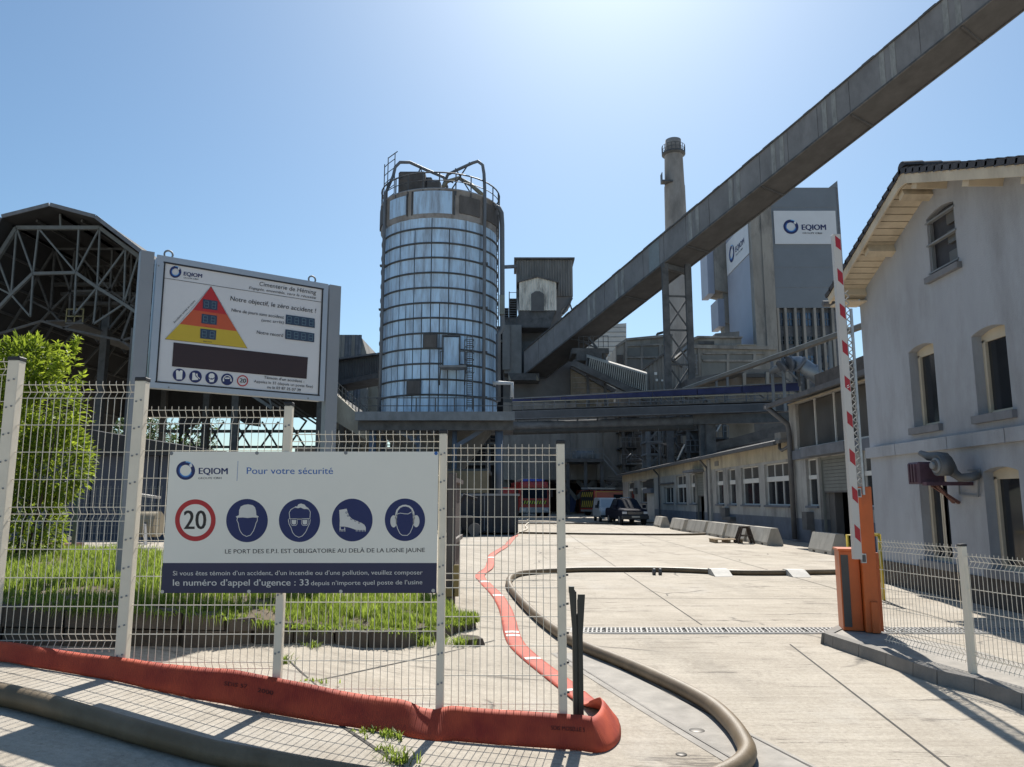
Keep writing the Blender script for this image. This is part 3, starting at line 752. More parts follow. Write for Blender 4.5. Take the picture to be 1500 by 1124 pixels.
for k in range(14):
    z = 8 + k * (zc[2] - 10) / 14; m_ = MB(); t = (z - 2) / (zc[2] - 2); r_ = (17.6 - 4.3 * t) * ktop; m_.lathe(Cc, [(r_ - .05, z - .04), (r_ + .07, z - .04), (r_ + .07, z + .04), (r_ - .05, z + .04)], 24); m_.build('band', CHIM, ch)
m_ = MB(); p = PY(974, 270, 130); m_.box(p.x - .9, p.x + 1.0, 128, 129.5, p.z - .3, p.z); m_.box(p.x - .9, p.x - .8, 128, 129.5, p.z, p.z + 1.4); m_.build('landing', RIM, ch)

# ------------------------------------------------------------------ blue-grey process tower with the company banners
TY = 100.0; tx0 = PX(1101, 340, 32).x
x_l = PY(1103, 400, TY).x; x_r = PY(1226, 300, TY).x; ztw = PY(1180, 275, TY).z
tw = thing('process_tower', 'tall blue-grey clad process tower with white banners above a glazed stair band', 'tower', ((x_l + x_r) / 2, TY, 0))
xp = PY(1133, 400, TY).x
zcl = PY(1180, 451, TY).z
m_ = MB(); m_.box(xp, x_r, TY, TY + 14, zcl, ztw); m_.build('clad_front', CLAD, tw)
m_ = MB(); zt2 = PY(1180, 277, TY).z
m_.prism([(x_r - 1.0, TY - .06, ztw - .02), (x_r + .25, TY - .06, ztw - .02), (x_r + .25, TY - .06, ztw + 1.0)], (0, 14, 0)); m_.build('roof_upstand', CLAD, tw)
m_ = MB(); m_.box(x_r, x_r + .25, TY - .05, TY + 14, 0, ztw - .03); m_.build('corner_return', STEEL_B, tw)
zpt = ztw - .4
m_ = MB(); xm = (x_l * .52 + xp * .48); m_.box(x_l, xm, TY - .1, TY + 1.2, 0, zpt); m_.build('corner_pilaster', CONC, tw)
m_ = MB(); m_.box(xm, xp, TY - .35, TY + 1.2, 0, zpt + .02); m_.build('corner_pilaster', CONC, tw)
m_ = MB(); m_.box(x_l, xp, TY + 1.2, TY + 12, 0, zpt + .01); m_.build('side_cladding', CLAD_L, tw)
m_ = MB(); m_.beam(PY(1156, 278, TY + 1), PY(1156, 261, TY + 1), .1); m_.beam(PY(1160, 278, TY + 1), PY(1160, 261, TY + 1), .1); m_.box(PY(1140, 270, TY + 3).x, PY(1152, 270, TY + 3).x, TY + 3, TY + 6, ztw - .1, ztw + 1.4); m_.build('roof_plant', STEEL, tw)
# sheet joints
for k in range(1, 6):
    z = zcl + (ztw - zcl) * k / 6; m_ = MB(); m_.box(xp, x_r, TY - .03, TY + .01, z - .03, z + .03); m_.build('sheet_joint', STEEL, tw)
FB = Face(PY(1133, 309, TY - .12), (1, 0, 0), (0, 0, -1), (0, -1, 0), .03)
bw = PY(1225, 330, TY - .12).x - FB.O.x; bh = FB.O.z - PY(1133, 357.5, TY - .12).z
bn = thing('company_banner', 'wide white company banner across the front of the blue-grey tower', 'banner', FB.O)
BANW = mat('banner_white', (.62, .65, .69), .6, var=.04, scale=.5)
m_ = MB(); m_.hexa([FB.P(0, bh, 0), FB.P(bw, bh, 0), FB.P(bw, bh, -3), FB.P(0, bh, -3), FB.P(0, 0, 0), FB.P(bw, 0, 0), FB.P(bw, 0, -3), FB.P(0, 0, -3)]); m_.build('sheet', BANW, bn)
def cz(x, y): return ((x - 703) / (1282 - 703) * bw, (y - 312) / (612 - 312) * bh)
def tower_logo(F, par, q, sq=1.0):
    a = q(857, 458); rpx = q(857 + 70, 458)[0] - a[0]
    b0, b1 = q(957, 486), q(1185, 486); g0, g1 = q(962, 522), q(1143, 524)
    logo(F, a[0], a[1], rpx, par, *b0, *b1, (486 - 438) / 300 * bh, *g0, *g1, 15 / 300 * bh, lv=1)
tower_logo(FB, bn, cz)
# the same banner on the left flank
za, zb_ = PX(1103, 311, x_l - .12), PX(1103, 363, x_l - .12)
FS = Face((x_l - .12, PX(1063, 355, x_l - .12).y, PX(1101, 313, x_l - .12).z), (0, -1, 0), (0, 0, -1), (-1, 0, 0), .03)
bw0, bh0 = bw, bh; bw = FS.O.y - (TY + .9); bh = FS.O.z - PX(1101, 367, x_l - .12).z
b2 = thing('company_banner', 'white company banner on the shaded left flank of the tower, seen at an angle', 'banner', FS.O)
m_ = MB(); m_.hexa([FS.P(0, bh, 0), FS.P(bw, bh, 0), FS.P(bw, bh, -3), FS.P(0, bh, -3), FS.P(0, 0, 0), FS.P(bw, 0, 0), FS.P(bw, 0, -3), FS.P(0, 0, -3)]); m_.build('sheet', BANW, b2)
tower_logo(FS, b2, cz)
# glazed band below the cladding
m_ = MB(); m_.box(xp, x_r, TY + .7, TY + 12, 0, zcl); m_.build('stair_core', STEEL_B, tw)
for k, (u) in enumerate((1142, 1153, 1167.5, 1180, 1196, 1208, 1222)):
    x = PY(u, 500, TY).x; m_ = MB(); m_.box(x - .16, x + .16, TY - .05, TY + .7, 0, zcl - .02); m_.build('fin', CONC, tw)
fins = (1142, 1153, 1167.5, 1180, 1196, 1208, 1222)
for (v0, v1, mt) in ((457, 476, GLASS_B), (492, 503, GLASS_D), (520, 530, GLASS_B), (538, 550, GLASS_B)):
    for k in range(6):
        x0 = PY(fins[k], 500, TY).x + .2; x1 = PY(fins[k + 1], 500, TY).x - .2
        if x1 - x0 < .5: continue
        z0 = PY(1180, v1, TY).z; z1 = PY(1180, v0, TY).z
        m_ = MB(); m_.box(x0, x1, TY + .55, TY + .68, z0, z1); wd = m_.build('window', mt, tw)
        m_ = MB(); m_.box((x0 + x1) / 2 - .05, (x0 + x1) / 2 + .05, TY + .48, TY + .56, z0, z1); m_.box(x0, x1, TY + .48, TY + .56, (z0 + z1) / 2 - .05, (z0 + z1) / 2 + .05); m_.build('glazing_bar', STEEL_B, wd)
# concrete bays hung on the far left flank
for (u0, u1, v0, v1, Y, mt) in ((1037, 1066, 346, 432, 112.5, CONC), (1053, 1068, 436, 480, 112.5, CONC)):
    x0, x1, z0, z1 = px_box(u0, u1, v0, v1, Y); m_ = MB(); m_.box(x0 + 1.0, x1 + 1.5, Y, Y + 5, z0 + .8, z1); m_.prism([(x0 + 1.0, Y, z0 + .8), (x1 + 1.5, Y, z0 + .8), (x1 + 1.5, Y, z0)], (0, 5, 0)); m_.build('hung_bay', mt, tw)
    m_ = MB(); m_.box(x0, x0 + 1.0, Y + .4, Y + 4.5, z0 + .3, z1 - .1); m_.build('bay_cladding', CLAD_L, tw)
x0, x1, z0, z1 = px_box(1057, 1068, 428, 520, 113); m_ = MB(); m_.box(x0 + .4, x1 + 1.5, 113, 115, 0, z1 + .5); m_.build('bay_column', CONC, tw)
# ------------------------------------------------------------------ the long inclined conveyor gallery
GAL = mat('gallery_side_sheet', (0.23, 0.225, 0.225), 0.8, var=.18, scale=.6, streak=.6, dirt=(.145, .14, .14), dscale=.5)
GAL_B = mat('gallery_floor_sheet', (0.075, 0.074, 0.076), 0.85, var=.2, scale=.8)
BANDL = mat('pale_roof_light', (0.29, 0.29, 0.275), 0.7, var=.3, scale=2.2, streak=.4)
dinv = lambda u: .0119 + 1.178e-5 * (u - 849)
A = PD(768, 549, 1 / dinv(768)); Bq = PD(1453, 0, 1 / dinv(1453)); dirn = (Bq - A); B = A + dirn * 1.45
hx = V((dirn.x, dirn.y, 0)).normalized(); side = V((-hx.y, hx.x, 0));
if side.y < 0: side = -side
GH, GW = 2.85, 3.3
cg = thing('conveyor_gallery', 'long dark enclosed conveyor gallery rising diagonally across the sky', 'conveyor gallery', (A.x, A.y, 0))
up = V((0, 0, 1))
m_ = MB()
def gal_sec(p): return [p, p + side * GW, p + side * GW + up * GH, p + side * GW * .5 + up * (GH + .35), p + up * GH]
m_.prism(gal_sec(A), B - A); gb = m_.build('gallery_casing', GAL, cg)
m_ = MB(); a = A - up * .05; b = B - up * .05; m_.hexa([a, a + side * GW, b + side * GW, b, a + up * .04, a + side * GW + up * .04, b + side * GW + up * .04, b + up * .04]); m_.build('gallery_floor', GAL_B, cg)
Lg = (B - A).length; sp = 3.0; nS = int(Lg / sp)
# side sheets, overlapping at their joints
proto = None
for k in range(nS):
    p = A + (B - A) * (k * sp / Lg) - side * .05; q = A + (B - A) * ((k * sp + sp - .05) / Lg) - side * .05
    m_ = MB(); m_.hexa([p, q, q + side * .05, p + side * .05, p + up * GH, q + up * GH, q + side * .05 + up * GH, p + side * .05 + up * GH])
    if proto is None: o = m_.build('side_sheet', GAL, cg); proto = o; base = p
    else: share('side_sheet', proto.data, cg, proto.location + (p - base))
# light strips: pairs of pale translucent sheets
ts = []
for ut in (866, 907, 956, 1015, 1074, 1137, 1212, 1297, 1390):
    # parameter along the top edge whose image column is ut
    lo, hi = 0.0, 1.2
    for _ in range(40):
        mid = (lo + hi) / 2; P_ = A + dirn * mid + up * GH; dd = (P_ - V((0, 0, CZ))); u_ = 750 + FPX * dd.x / (dd.y * _c + dd.z * _s)
        if u_ < ut: lo = mid
        else: hi = mid
    ts.append(lo)
for k, t in enumerate(ts):
    for j_, o_ in enumerate((-.55, .35) if k != 2 else (-.5, -.02, .46)):
        p = A + dirn * t + dirn.normalized() * o_ - side * .085; q = p + dirn.normalized() * (.42 if k != 2 else .5)
        m_ = MB(); m_.hexa([p + up * .08, q + up * .08, q + side * .03 + up * .08, p + side * .03 + up * .08, p + up * (GH - .05), q + up * (GH - .05), q + side * .03 + up * (GH - .05), p + side * .03 + up * (GH - .05)])
        m_.build('light_strip', BANDL if k != 2 else mat('newer_light_strip', (.24, .27, .28), .6), cg)
# eave angle and roof edge plates
m_ = MB(); m_.beam(A + up * (GH + .03) - side * .12, B + up * (GH + .03) - side * .12, .12, .12); m_.beam(A - side * .1 - up * .06, B - side * .1 - up * .06, .14, .16); m_.beam(A + side * (GW + .06) - up * .06, B + side * (GW + .06) - up * .06, .14, .16); m_.build('edge_angle', DARK, cg)
rg = random.Random(5)
for k in range(60):
    t = rg.uniform(.02, .9); p = A + (B - A) * t + up * (GH + .1) - side * .1; m_ = MB(); q = p + (B - A).normalized() * rg.uniform(.4, 1.3); m_.beam(p, q, .12, rg.uniform(.05, .14)); m_.build('roof_clip', DARK, cg)
# cross beams under the floor
for k in range(0, nS, 3):
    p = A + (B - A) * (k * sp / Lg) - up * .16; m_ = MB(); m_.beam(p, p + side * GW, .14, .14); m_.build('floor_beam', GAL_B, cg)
# trestle
def tpar(ut):
    lo, hi = 0.0, 1.2
    for _ in range(40):
        mid = (lo + hi) / 2; P_ = A + dirn * mid; dd = (P_ - V((0, 0, CZ))); u_ = 750 + FPX * dd.x / (dd.y * _c + dd.z * _s)
        if u_ < ut: lo = mid
        else: hi = mid
    return lo
tt = tpar(972); p0 = A + dirn * tt + side * .15; p1 = p0 + side * (GW - .3)
# two main legs seen side by side
for nm, base_, w_ in (('trestle_leg', p0, .6), ('trestle_leg', p0 + side * 2.0 + hx * 1.2, .6)):
    m_ = MB(); m_.beam((base_.x, base_.y, 0), (base_.x, base_.y, base_.z - .05), w_, .5, up=(0, 1, 0)); m_.build(nm, DARK, cg)
pb2 = p0 + side * 2.0 + hx * 1.2; zz = 1.0; st = 3.4
while zz + st < p0.z:
    m_ = MB(); m_.beam((p0.x, p0.y, zz), (pb2.x, pb2.y, zz + st), .16); m_.build('trestle_brace', DARK, cg)
    m_ = MB(); m_.beam((pb2.x, pb2.y, zz), (p0.x, p0.y, zz + st), .12); m_.build('trestle_brace', DARK, cg)
    m_ = MB(); m_.beam((p0.x, p0.y, zz + st), (pb2.x, pb2.y, zz + st), .16); m_.build('trestle_rung', DARK, cg); zz += st
m_ = MB(); m_.beam(p0 - up * .3 - side * .3, p0 + side * (GW + .2) - up * .3, .5, .5); m_.build('trestle_head', DARK, cg)
tt2 = tpar(1100)
m_ = MB(); q = A + dirn * 1.38; m_.beam((q.x, q.y, 0), (q.x, q.y, q.z), .9, .9, up=(0, 1, 0)); m_.build('trestle_leg', DARK, cg)
# hood and bracket at its foot
m_ = MB(); x0, x1, z0, z1 = px_box(738.5, 764, 476, 547, 90.0); m_.box(x0, x1, 90.0, 95, z0, z1); m_.box(x0 - .2, x0 + .7, 89.7, 95, z0 + .4, z1 - .1); m_.build('foot_shaft', mat('shaft_grey', (.19, .193, .19), .85, var=.2, scale=.6), cg)
m_ = MB(); x0, x1, z0, z1 = px_box(744, 790, 547, 557, 89.5); m_.box(x0, x1, 89.5, 93, z0, z1); m_.build('foot_beam', DARK, cg)
for u in (745, 786): m_ = MB(); m_.prism([PY(u, 549, 89.3), PY(u + 4, 557, 89.3), PY(u, 558, 89.3)], (0, .4, 0)); m_.build('foot_bracket', CONC_L, cg)

# ------------------------------------------------------------------ transfer head house above the concrete plant
RIB = mat('flaking_ribbed_sheet', (0.19, 0.187, 0.18), 0.8, var=.3, scale=1.2, streak=.3, dirt=(.21, .20, .185), dscale=1.0)
RIB_L = mat('peeling_pale_sheet', (0.72, 0.69, 0.62), 0.8, var=.15, scale=1.2, streak=.25, dirt=(.15, .14, .13), dscale=1.5)  # base lifted to carry light scattered back onto the shaded annex
hh = thing('transfer_head_house', 'ribbed sheet head house with small gabled annex beside the silo', 'head house', (PY(798, 420, 93).x, 93, 0))
x0, x1, z0, z1 = px_box(756.5, 839, 379.5, 434, 93)
m_ = MB(); m_.box(x0, x1, 93.2, 99, z0, z1 - .1); m_.build('casing', GAL, hh)
m_ = MB(); m_.corr((x0, 93.05, 0), (x1, 93.05, 0), z0, z1 - .15, .32, .1); m_.build('ribbed_front', RIB, hh, flipfix=False)
m_ = MB(); m_.box(x0 - .3, x1 + .25, 92.7, 99.2, z1 - .12, z1 + .12); m_.build('roof', DARK, hh)
m_ = MB(); m_.prism([PY(u, v, 93.2) for u, v in ((757, 433), (839, 433), (836, 441), (822, 455), (822, 480), (766, 480))], (0, 5, 0)); m_.build('hopper', GAL, hh)
m_ = MB(); m_.beam(PY(838, 437, 93), PY(824, 460, 93), .25); m_.beam(PY(834, 443, 93), PY(838.5, 456, 93), .16); m_.build('hopper_bracket', DARK, hh)
y1 = 90.5; xa, xb = PY(760.5, 430, y1).x, PY(815, 430, y1).x; ze = PY(788, 414, y1).z; zap = PY(788, 406.5, y1).z; zbm = PY(788, 455, y1).z
m_ = MB(); m_.box(xa + .02, xb - .02, y1 + .15, 93.0, zbm, ze - .2); m_.build('annex_casing', GAL, hh)
gab = lambda t: ze + (zap - ze) * (1 - abs(2 * t - 1))
m_ = MB(); m_.corr((xa, y1, 0), (xb, y1, 0), zbm, ze, .34, .1, top=gab); m_.build('annex_front', RIB_L, hh, flipfix=False)
m_ = MB(); x_a, x_b, za_, zb_ = px_box(778, 797, 431, 456, y1 - .16); m_.box(x_a, x_b, y1 - .2, y1 - .1, za_, zb_); m_.prism([(x_a, y1 - .2, zb_), (x_b, y1 - .2, zb_), (x_b - .5, y1 - .2, zb_ + .35), (x_a + .5, y1 - .2, zb_ + .35)], (0, .1, 0)); m_.build('annex_door', DUSTY if False else mat('grey_door', (.12, .12, .12), .8), hh)
m_ = MB()
m_.prism([(xa - .3, y1 - .3, ze - .1), ((xa + xb) / 2, y1 - .3, zap - .02), ((xa + xb) / 2, y1 - .3, zap + .2), (xa - .3, y1 - .3, ze + .12)], (0, 3, 0)); m_.prism([(xb + .3, y1 - .3, ze - .1), ((xa + xb) / 2, y1 - .3, zap - .02), ((xa + xb) / 2, y1 - .3, zap + .2), (xb + .3, y1 - .3, ze + .12)], (0, 3, 0)); m_.build('annex_roof', DARK, hh)
m_ = MB(); m_.prism([PY(u, v, y1 + .1) for u, v in ((762, 455), (814, 455), (812, 459), (806, 480), (742, 480), (740, 468), (757, 466))], (0, 2.8, 0)); m_.build('annex_base', DARK, hh)
m_ = MB(); m_.beam(PY(736, 391.5, 92), PY(757, 390.5, 92), .45, .35); m_.build('link_duct', STEEL_B, hh)
# stair tower left of it
m_ = MB(); x0, x1, z0, z1 = px_box(746, 757, 438, 466, 90.5)
for k in range(9): z = z0 + (z1 - z0) * k / 8; m_.box(x0 + .0, x1, 90.5, 92.5, z - .05, z + .05)
for x in (x0, x1): m_.box(x - .06, x + .06, 90.45, 90.6, z0 - 2, z1 + .9)
m_.beam((x0, 90.5, z1 + .8), (x1, 90.5, z1 + .8), .06); m_.build('stair_tower', RIM, hh)
m_ = MB(); x0, x1, z0, z1 = px_box(738, 745, 452, 466, 90.5)
for k in range(5): z = z0 + (z1 - z0) * k / 4; m_.box(x0, x1, 90.5, 92.5, z - .06, z + .06)
m_.build('stair_landing', RIM, hh)
m_ = MB(); x0, x1, z0, z1 = px_box(737, 850, 465, 700, 94.2); m_.box(x0, x1, 94.2, 108, 0 + 4, z1); m_.build('support_block', mat('dark_rendered_block', (.16, .16, .16), .9, var=.2, scale=.4), hh)

# ------------------------------------------------------------------ the sooty concrete plant block in the centre
cp = thing('concrete_mill_building', 'massive sooty concrete mill building behind the fire engines', 'building', (PY(830, 700, 95).x, 95, 0))
x0, x1, z0, z1 = px_box(737, 912, 556, 699, 92.6)
m_ = MB(); x0b = PY(740, 560, 92.6).x; x1b = PY(840, 560, 92.6).x; zz1 = PY(800, 500, 92.6).z; m_.box(x0, x1b, 92.7, 110, z0, zz1); m_.build('upper_block', mat('dark_rendered_block', (.16, .16, .16)), cp)
SC2 = mat('mill_concrete', (.30, .28, .255), .92, var=.25, scale=.5, streak=.35, dirt=(.17, .16, .15), dscale=.4)
x0, x1, z0, z1 = px_box(737, 914, 590, 703, 92); m_ = MB(); m_.box(x0, x1, 92.0, 112, z0, z1); m_.build('lower_block', SC2, cp)
for u in (742, 800, 840, 878, 911):
    x = PY(u, 650, 91.8).x; m_ = MB(); m_.box(x - .35, x + .35, 91.75, 92.05, z0, z1); m_.build('buttress', SC2, cp)
m_ = MB(); m_.prism([PY(u, v, 91.9) for u, v in ((836, 536), (845, 537), (899, 573), (899, 600), (836, 600))], (0, 8, 0)); m_.build('sloping_wing', mat('brown_shuttered_concrete', (.24, .21, .16), .9, var=.3, scale=.8, streak=.3, dirt=(.08, .075, .065), dscale=.6), cp)
for k in range(7):
    v_ = 546 + k * 7.5; u_r = min(898, 845 + max(0, (v_ - 537)) * 1.5 - 2); m_ = MB(); m_.beam(PY(839, v_, 91.85), PY(u_r, v_, 91.85), .08); m_.build('shutter_line', SC2, cp)
m_ = MB(); m_.beam(PY(861, 520, 91.6), PY(862, 605, 91.6), .22); m_.build('downpipe', DARK, cp)
m_ = MB(); m_.beam(PY(836.5, 537, 91.8), PY(901, 574, 91.8), .5, .5); m_.build('slope_coping', DARK, cp)
# open bay below: columns, braces and dark back wall
m_ = MB(); x0, x1, z0, z1 = px_box(650, 935, 690, 760, 112); m_.box(x0, x1, 112, 112.5, 0, 7); m_.build('bay_back_wall', mat('void_shade_black', (.02, .02, .022), .95), cp)  # near-black sheet stands in for the shade inside the bay
for u in (742, 775, 822, 870, 910):
    x = PY(u, 730, 93).x; m_ = MB(); m_.box(x - .4, x + .4, 93, 93.8, 0, PY(800, 703, 92).z + .2); m_.build('column', CONC_D, cp)
for (u0, v0, u1, v1) in ((845, 704, 870, 730), (870, 704, 845, 730), (822, 704, 845, 732), (880, 704, 905, 730), (905, 704, 880, 730), (775, 704, 800, 730)):
    m_ = MB(); m_.beam(PY(u0, v0, 92.6), PY(u1, v1, 92.6), .45); m_.build('cross_brace', CONC_D, cp)
# steel gallery with handrail and plant
m_ = MB(); x0, x1, z0, z1 = px_box(828, 884, 672, 677, 86); m_.box(x0, x1, 86, 91.9, z0, z1); m_.build('service_platform', DARK, cp)
m_ = MB(); a0 = PY(828, 672, 86); a1 = PY(884, 672, 86)
for k in range(8): p = a0 + (a1 - a0) * k / 7; m_.beam(p, p + up * 1.1, .06)
for dz in (.55, 1.1): m_.beam(a0 + up * dz, a1 + up * dz, .05)
m_.beam(PY(884, 672, 86), PY(908, 700, 86), .12); m_.beam(PY(884, 664, 86), PY(908, 692, 86), .06); m_.build('handrail', STEEL, cp)
m_ = MB(); c_ = PY(842, 668, 87.5); m_.tube([c_, c_ + V((2.2, 0, 0))], .6, 12); m_.box(c_.x - .3, c_.x + .2, 87, 88, c_.z - .7, c_.z + .5); m_.box(c_.x + 2.2, c_.x + 2.8, 87.2, 87.9, c_.z - .6, c_.z + .2); m_.build('motor', STEEL, cp)
for u in (832, 858, 882): x = PY(u, 700, 86.3).x; m_ = MB(); m_.box(x - .18, x + .18, 86.3, 86.7, 0, PY(850, 677, 86).z); m_.build('platform_post', DARK, cp)
m_ = MB()
for k in range(10): a_ = PY(890 - k * .5, 700 + k * 2.3, 84); m_.beam(a_, PY(928, 698 + k * 2.6, 84), .09)
m_.build('pipe_bundle', RUSTY, cp)

# tan-fronted shed behind the fence
sh_ = thing('beige_fronted_shed', 'low shed with a beige fascia below the silo platform', 'shed', (PY(690, 740, 50).x, 50, 0))
x0, x1, z0, z1 = px_box(600, 716, 690, 722, 50); m_ = MB(); m_.box(x0, x1, 50, 50.3, z0, z1); m_.build('fascia', mat('dirty_beige_sheet', (.20, .16, .10), .85, var=.2, scale=1), sh_)
m_ = MB(); m_.box(x0, x1, 50.3, 58, z1 - .1, z1 + .15); m_.build('roof', DARK, sh_)
for u in (640, 668, 690, 713): x = PY(u, 740, 50.5).x; m_ = MB(); m_.box(x - .12, x + .12, 50.4, 50.7, 0, z0 + .5); m_.build('post', STEEL_B, sh_)
m_ = MB(); m_.box(x0, x1, 57.6, 58, 0, z1); m_.build('rear_wall', mat('void_shade_black', (.02, .02, .022)), sh_)  # near-black colour paints the shade under the shed roof

# ------------------------------------------------------------------ far buildings on the right of the plant
def slab_building(nm, label, cat, pts, Y, D, mt, cols=(), bands=(), roof=True, trim=STEEL_B):
    P_ = [PY(u, v, Y) for u, v in pts]; xs_ = [p.x for p in P_]
    b_ = thing(nm, label, cat, ((min(xs_) + max(xs_)) / 2, Y, 0))
    m_ = MB(); m_.prism([V((p.x, Y, max(p.z, 0))) for p in P_], (0, D, 0)); m_.build('wall', mt, b_)
    for (u, v0, v1) in cols: x0 = PY(u, (v0 + v1) / 2, Y); m_ = MB(); m_.beam(PY(u, v0, Y - .1), PY(u, v1, Y - .1), .35, .3); m_.build('pier', CONC, b_)
    for (u0, v0, u1, v1, t_) in bands: m_ = MB(); m_.beam(PY(u0, v0, Y - .12), PY(u1, v1, Y - .12), t_, t_ * .9); m_.build('ledge', CONC, b_)
    return b_
wb = slab_building('white_clad_building', 'distant pale sheet-clad building under the conveyor gallery', 'building', [(850, 640), (860, 478), (917.5, 473.5), (917.5, 640)], 135, 12, WHITE_CLAD)
for k in range(9): m_ = MB(); v_ = 480 + k * 7; m_.beam(PY(862, v_, 134.9), PY(917, v_ - .5, 134.9), .07); m_.build('sheet_joint', CLAD, wb)
ga = slab_building('grey_mill_house', 'grey concrete mill house with tall blind panels left of the trestle', 'building', [(902, 640), (902, 508), (912, 502), (918, 497.5), (985, 491), (985, 640)], 108, 14, DUSTY,
    cols=[(917, 500, 575), (940, 507, 560), (967, 505, 560)], bands=[(902, 508.5, 918, 497.5, .35), (917, 497.8, 985, 491.3, .4), (917, 524, 985, 523, .3), (917, 507, 985, 504, .25)])
for (u0, u1, v0, v1) in ((919, 938.5, 510, 522), (942, 965, 509, 522), (919, 938.5, 527, 556), (942, 965, 527, 556)):
    x0, x1, z0, z1 = px_box(u0, u1, v0, v1, 107.95); m_ = MB(); m_.box(x0, x1, 107.9, 108.1, z0, z1); m_.build('blind_panel', mat('grey_infill', (.19, .195, .185), .85, var=.15, scale=.6, streak=.4), ga)
for (u0, u1, v0, v1) in ((904, 913, 520, 545),):
    x0, x1, z0, z1 = px_box(u0, u1, v0, v1, 107.95); m_ = MB(); m_.box(x0, x1, 107.9, 108.1, z0, z1); m_.build('window', GLASS_D, ga)
m_ = MB(); m_.beam(PY(962, 489.5, 106), PY(972, 487, 106), 1.2, .18); m_.build('roof_vent', DARK, ga)
gb2 = slab_building('grey_packing_house', 'stepped grey concrete building below the process tower', 'building', [(1005, 640), (1005, 516), (1012, 507), (1136, 510), (1136, 640)], 96, 14, DUSTY,
    cols=[(1024, 507, 560), (1066, 519, 560), (1105, 519, 560)], bands=[(1008, 508, 1138, 510.5, .5), (1030, 528.5, 1120, 529, .3), (1030, 518, 1120, 518, .2)])
for (u0, u1, v0, v1) in ((1027, 1064, 520, 527), (1068, 1103, 520, 527), (1027, 1064, 531, 556), (1068, 1103, 531, 556)):
    x0, x1, z0, z1 = px_box(u0, u1, v0, v1, 95.95); m_ = MB(); m_.box(x0, x1, 95.9, 96.1, z0, z1); m_.build('blind_panel', mat('grey_infill', (.19, .195, .185)), gb2)
m_ = MB(); m_.prism([PY(u, v, 97) for u, v in ((1004, 512), (1014, 496), (1024, 493.5), (1086, 494), (1086, 512))], (0, 8, 0)); m_.build('upper_storey', DUSTY, gb2)
m_ = MB(); m_.prism([PY(u, v, 96.6) for u, v in ((1010, 497), (1022, 492), (1088, 493), (1088, 495), (1024, 494.8), (1012, 500))], (0, 9, 0)); m_.build('roof_edge', CONC, gb2)
x0, x1, z0, z1 = px_box(1024, 1046, 500, 504.5, 96.9); m_ = MB(); m_.box(x0, x1, 96.85, 97.1, z0, z1); m_.build('louvre_opening', DARK, gb2)
m_ = MB(); m_.prism([PY(u, v, 101) for u, v in ((1046, 496), (1048, 488.5), (1083, 485.5), (1083, 496))], (0, 4, 0)); m_.build('penthouse', CONC_D, gb2)
m_ = MB(); m_.beam(PY(1080, 505.5, 95.6), PY(1108, 505.8, 95.6), .15, .12); m_.build('sunlit_ledge', CONC_L, gb2)
m_ = MB(); x0, x1, z0, z1 = px_box(1005, 1024, 512, 575, 95.8); m_.box(x0, x1, 95.7, 96, z0, z1 - .6); m_.build('end_bay', CONC_D, gb2)
m_ = MB()
for k in range(5): m_.beam(PY(1006 + k * 3.5, 520, 95), PY(1007 + k * 3.5, 548, 95), .08)
for v_ in (528, 538, 548): m_.beam(PY(1004, v_, 95), PY(1022, v_, 95), .1)
m_.beam(PY(1004, 548, 95), PY(1022, 528, 95), .1); m_.build('outside_stair', STEEL, gb2)
# buildings between the chimney foot and the trestle
sb = thing('sheet_gabled_shed', 'ribbed grey gabled shed behind the trestle legs', 'shed', (PY(970, 560, 84).x, 84, 0))
xa, xb = PY(938, 560, 84).x, PY(1000, 560, 84).x; ze = PY(940, 547, 84).z; zap = PY(972, 521, 84).z; zb_ = PY(970, 600, 84).z
m_ = MB(); ft = (PY(972, 540, 84).x - xa) / (xb - xa)
tp = lambda t: ze + (zap - ze) * (t / ft if t < ft else 1 - .7 * (t - ft) / (1 - ft)); m_.corr((xa, 84, 0), (xb, 84, 0), 0, ze, .45, .1, top=tp); m_.build('ribbed_gable', RIB, sb, flipfix=False)
xm = xa + (xb - xa) * ft
m_ = MB(); m_.prism([(xa - .3, 83.7, ze - .1), (xm, 83.7, zap), (xm, 83.7, zap + .25), (xa - .3, 83.7, ze + .15)], (0, 8, 0)); m_.prism([(xb, 83.7, zap - (zap - ze) * .7), (xm, 83.7, zap), (xm, 83.7, zap + .25), (xb, 83.7, zap - (zap - ze) * .7 + .25)], (0, 8, 0)); m_.build('roof', DARK, sb)
for (u, v, s_) in ((960.5, 547.5, 1.9), (962, 557, 1.6), (970, 557.5, 1.2)):
    c_ = PY(u, v, 83.75); m_ = MB(); m_.box(c_.x - s_ * .08, c_.x + s_ * .08, 83.7, 83.85, c_.z - s_ * .08, c_.z + s_ * .08); m_.build('small_pane', WPRINT, sb)
# ribbed short conveyor casing with sunlit ridge
lc = thing('ribbed_conveyor_casing', 'short ribbed conveyor casing sloping down to the right with sunlit curved roof', 'conveyor casing', PY(900, 560, 84))
pts_t = [(859, 529), (945, 574)]
a_t, b_t = PY(860, 524, 82), PY(947, 550, 82) ; a_b, b_b = PY(860, 546, 82), PY(948, 575, 82)
m_ = MB(); n_ = 36
vs = []; 
for i in range(n_ * 4 + 1):
    t = i / (n_ * 4); off = -.1 if (i % 4) in (1, 2) else 0.0
    tp_ = a_t + (b_t - a_t) * t; bt_ = a_b + (b_b - a_b) * t; vs += [bt_ + V((0, off, 0)), tp_ + V((0, off, 0))]
m_.add(vs, [(2 * i, 2 * i + 2, 2 * i + 3, 2 * i + 1) for i in range(n_ * 4)]); m_.build('ribbed_side', mat('casing_valley_shade', (.05, .05, .05), .8, var=.25, scale=1), lc, flipfix=False)  # valleys painted near-black for the shade between the pale ribs
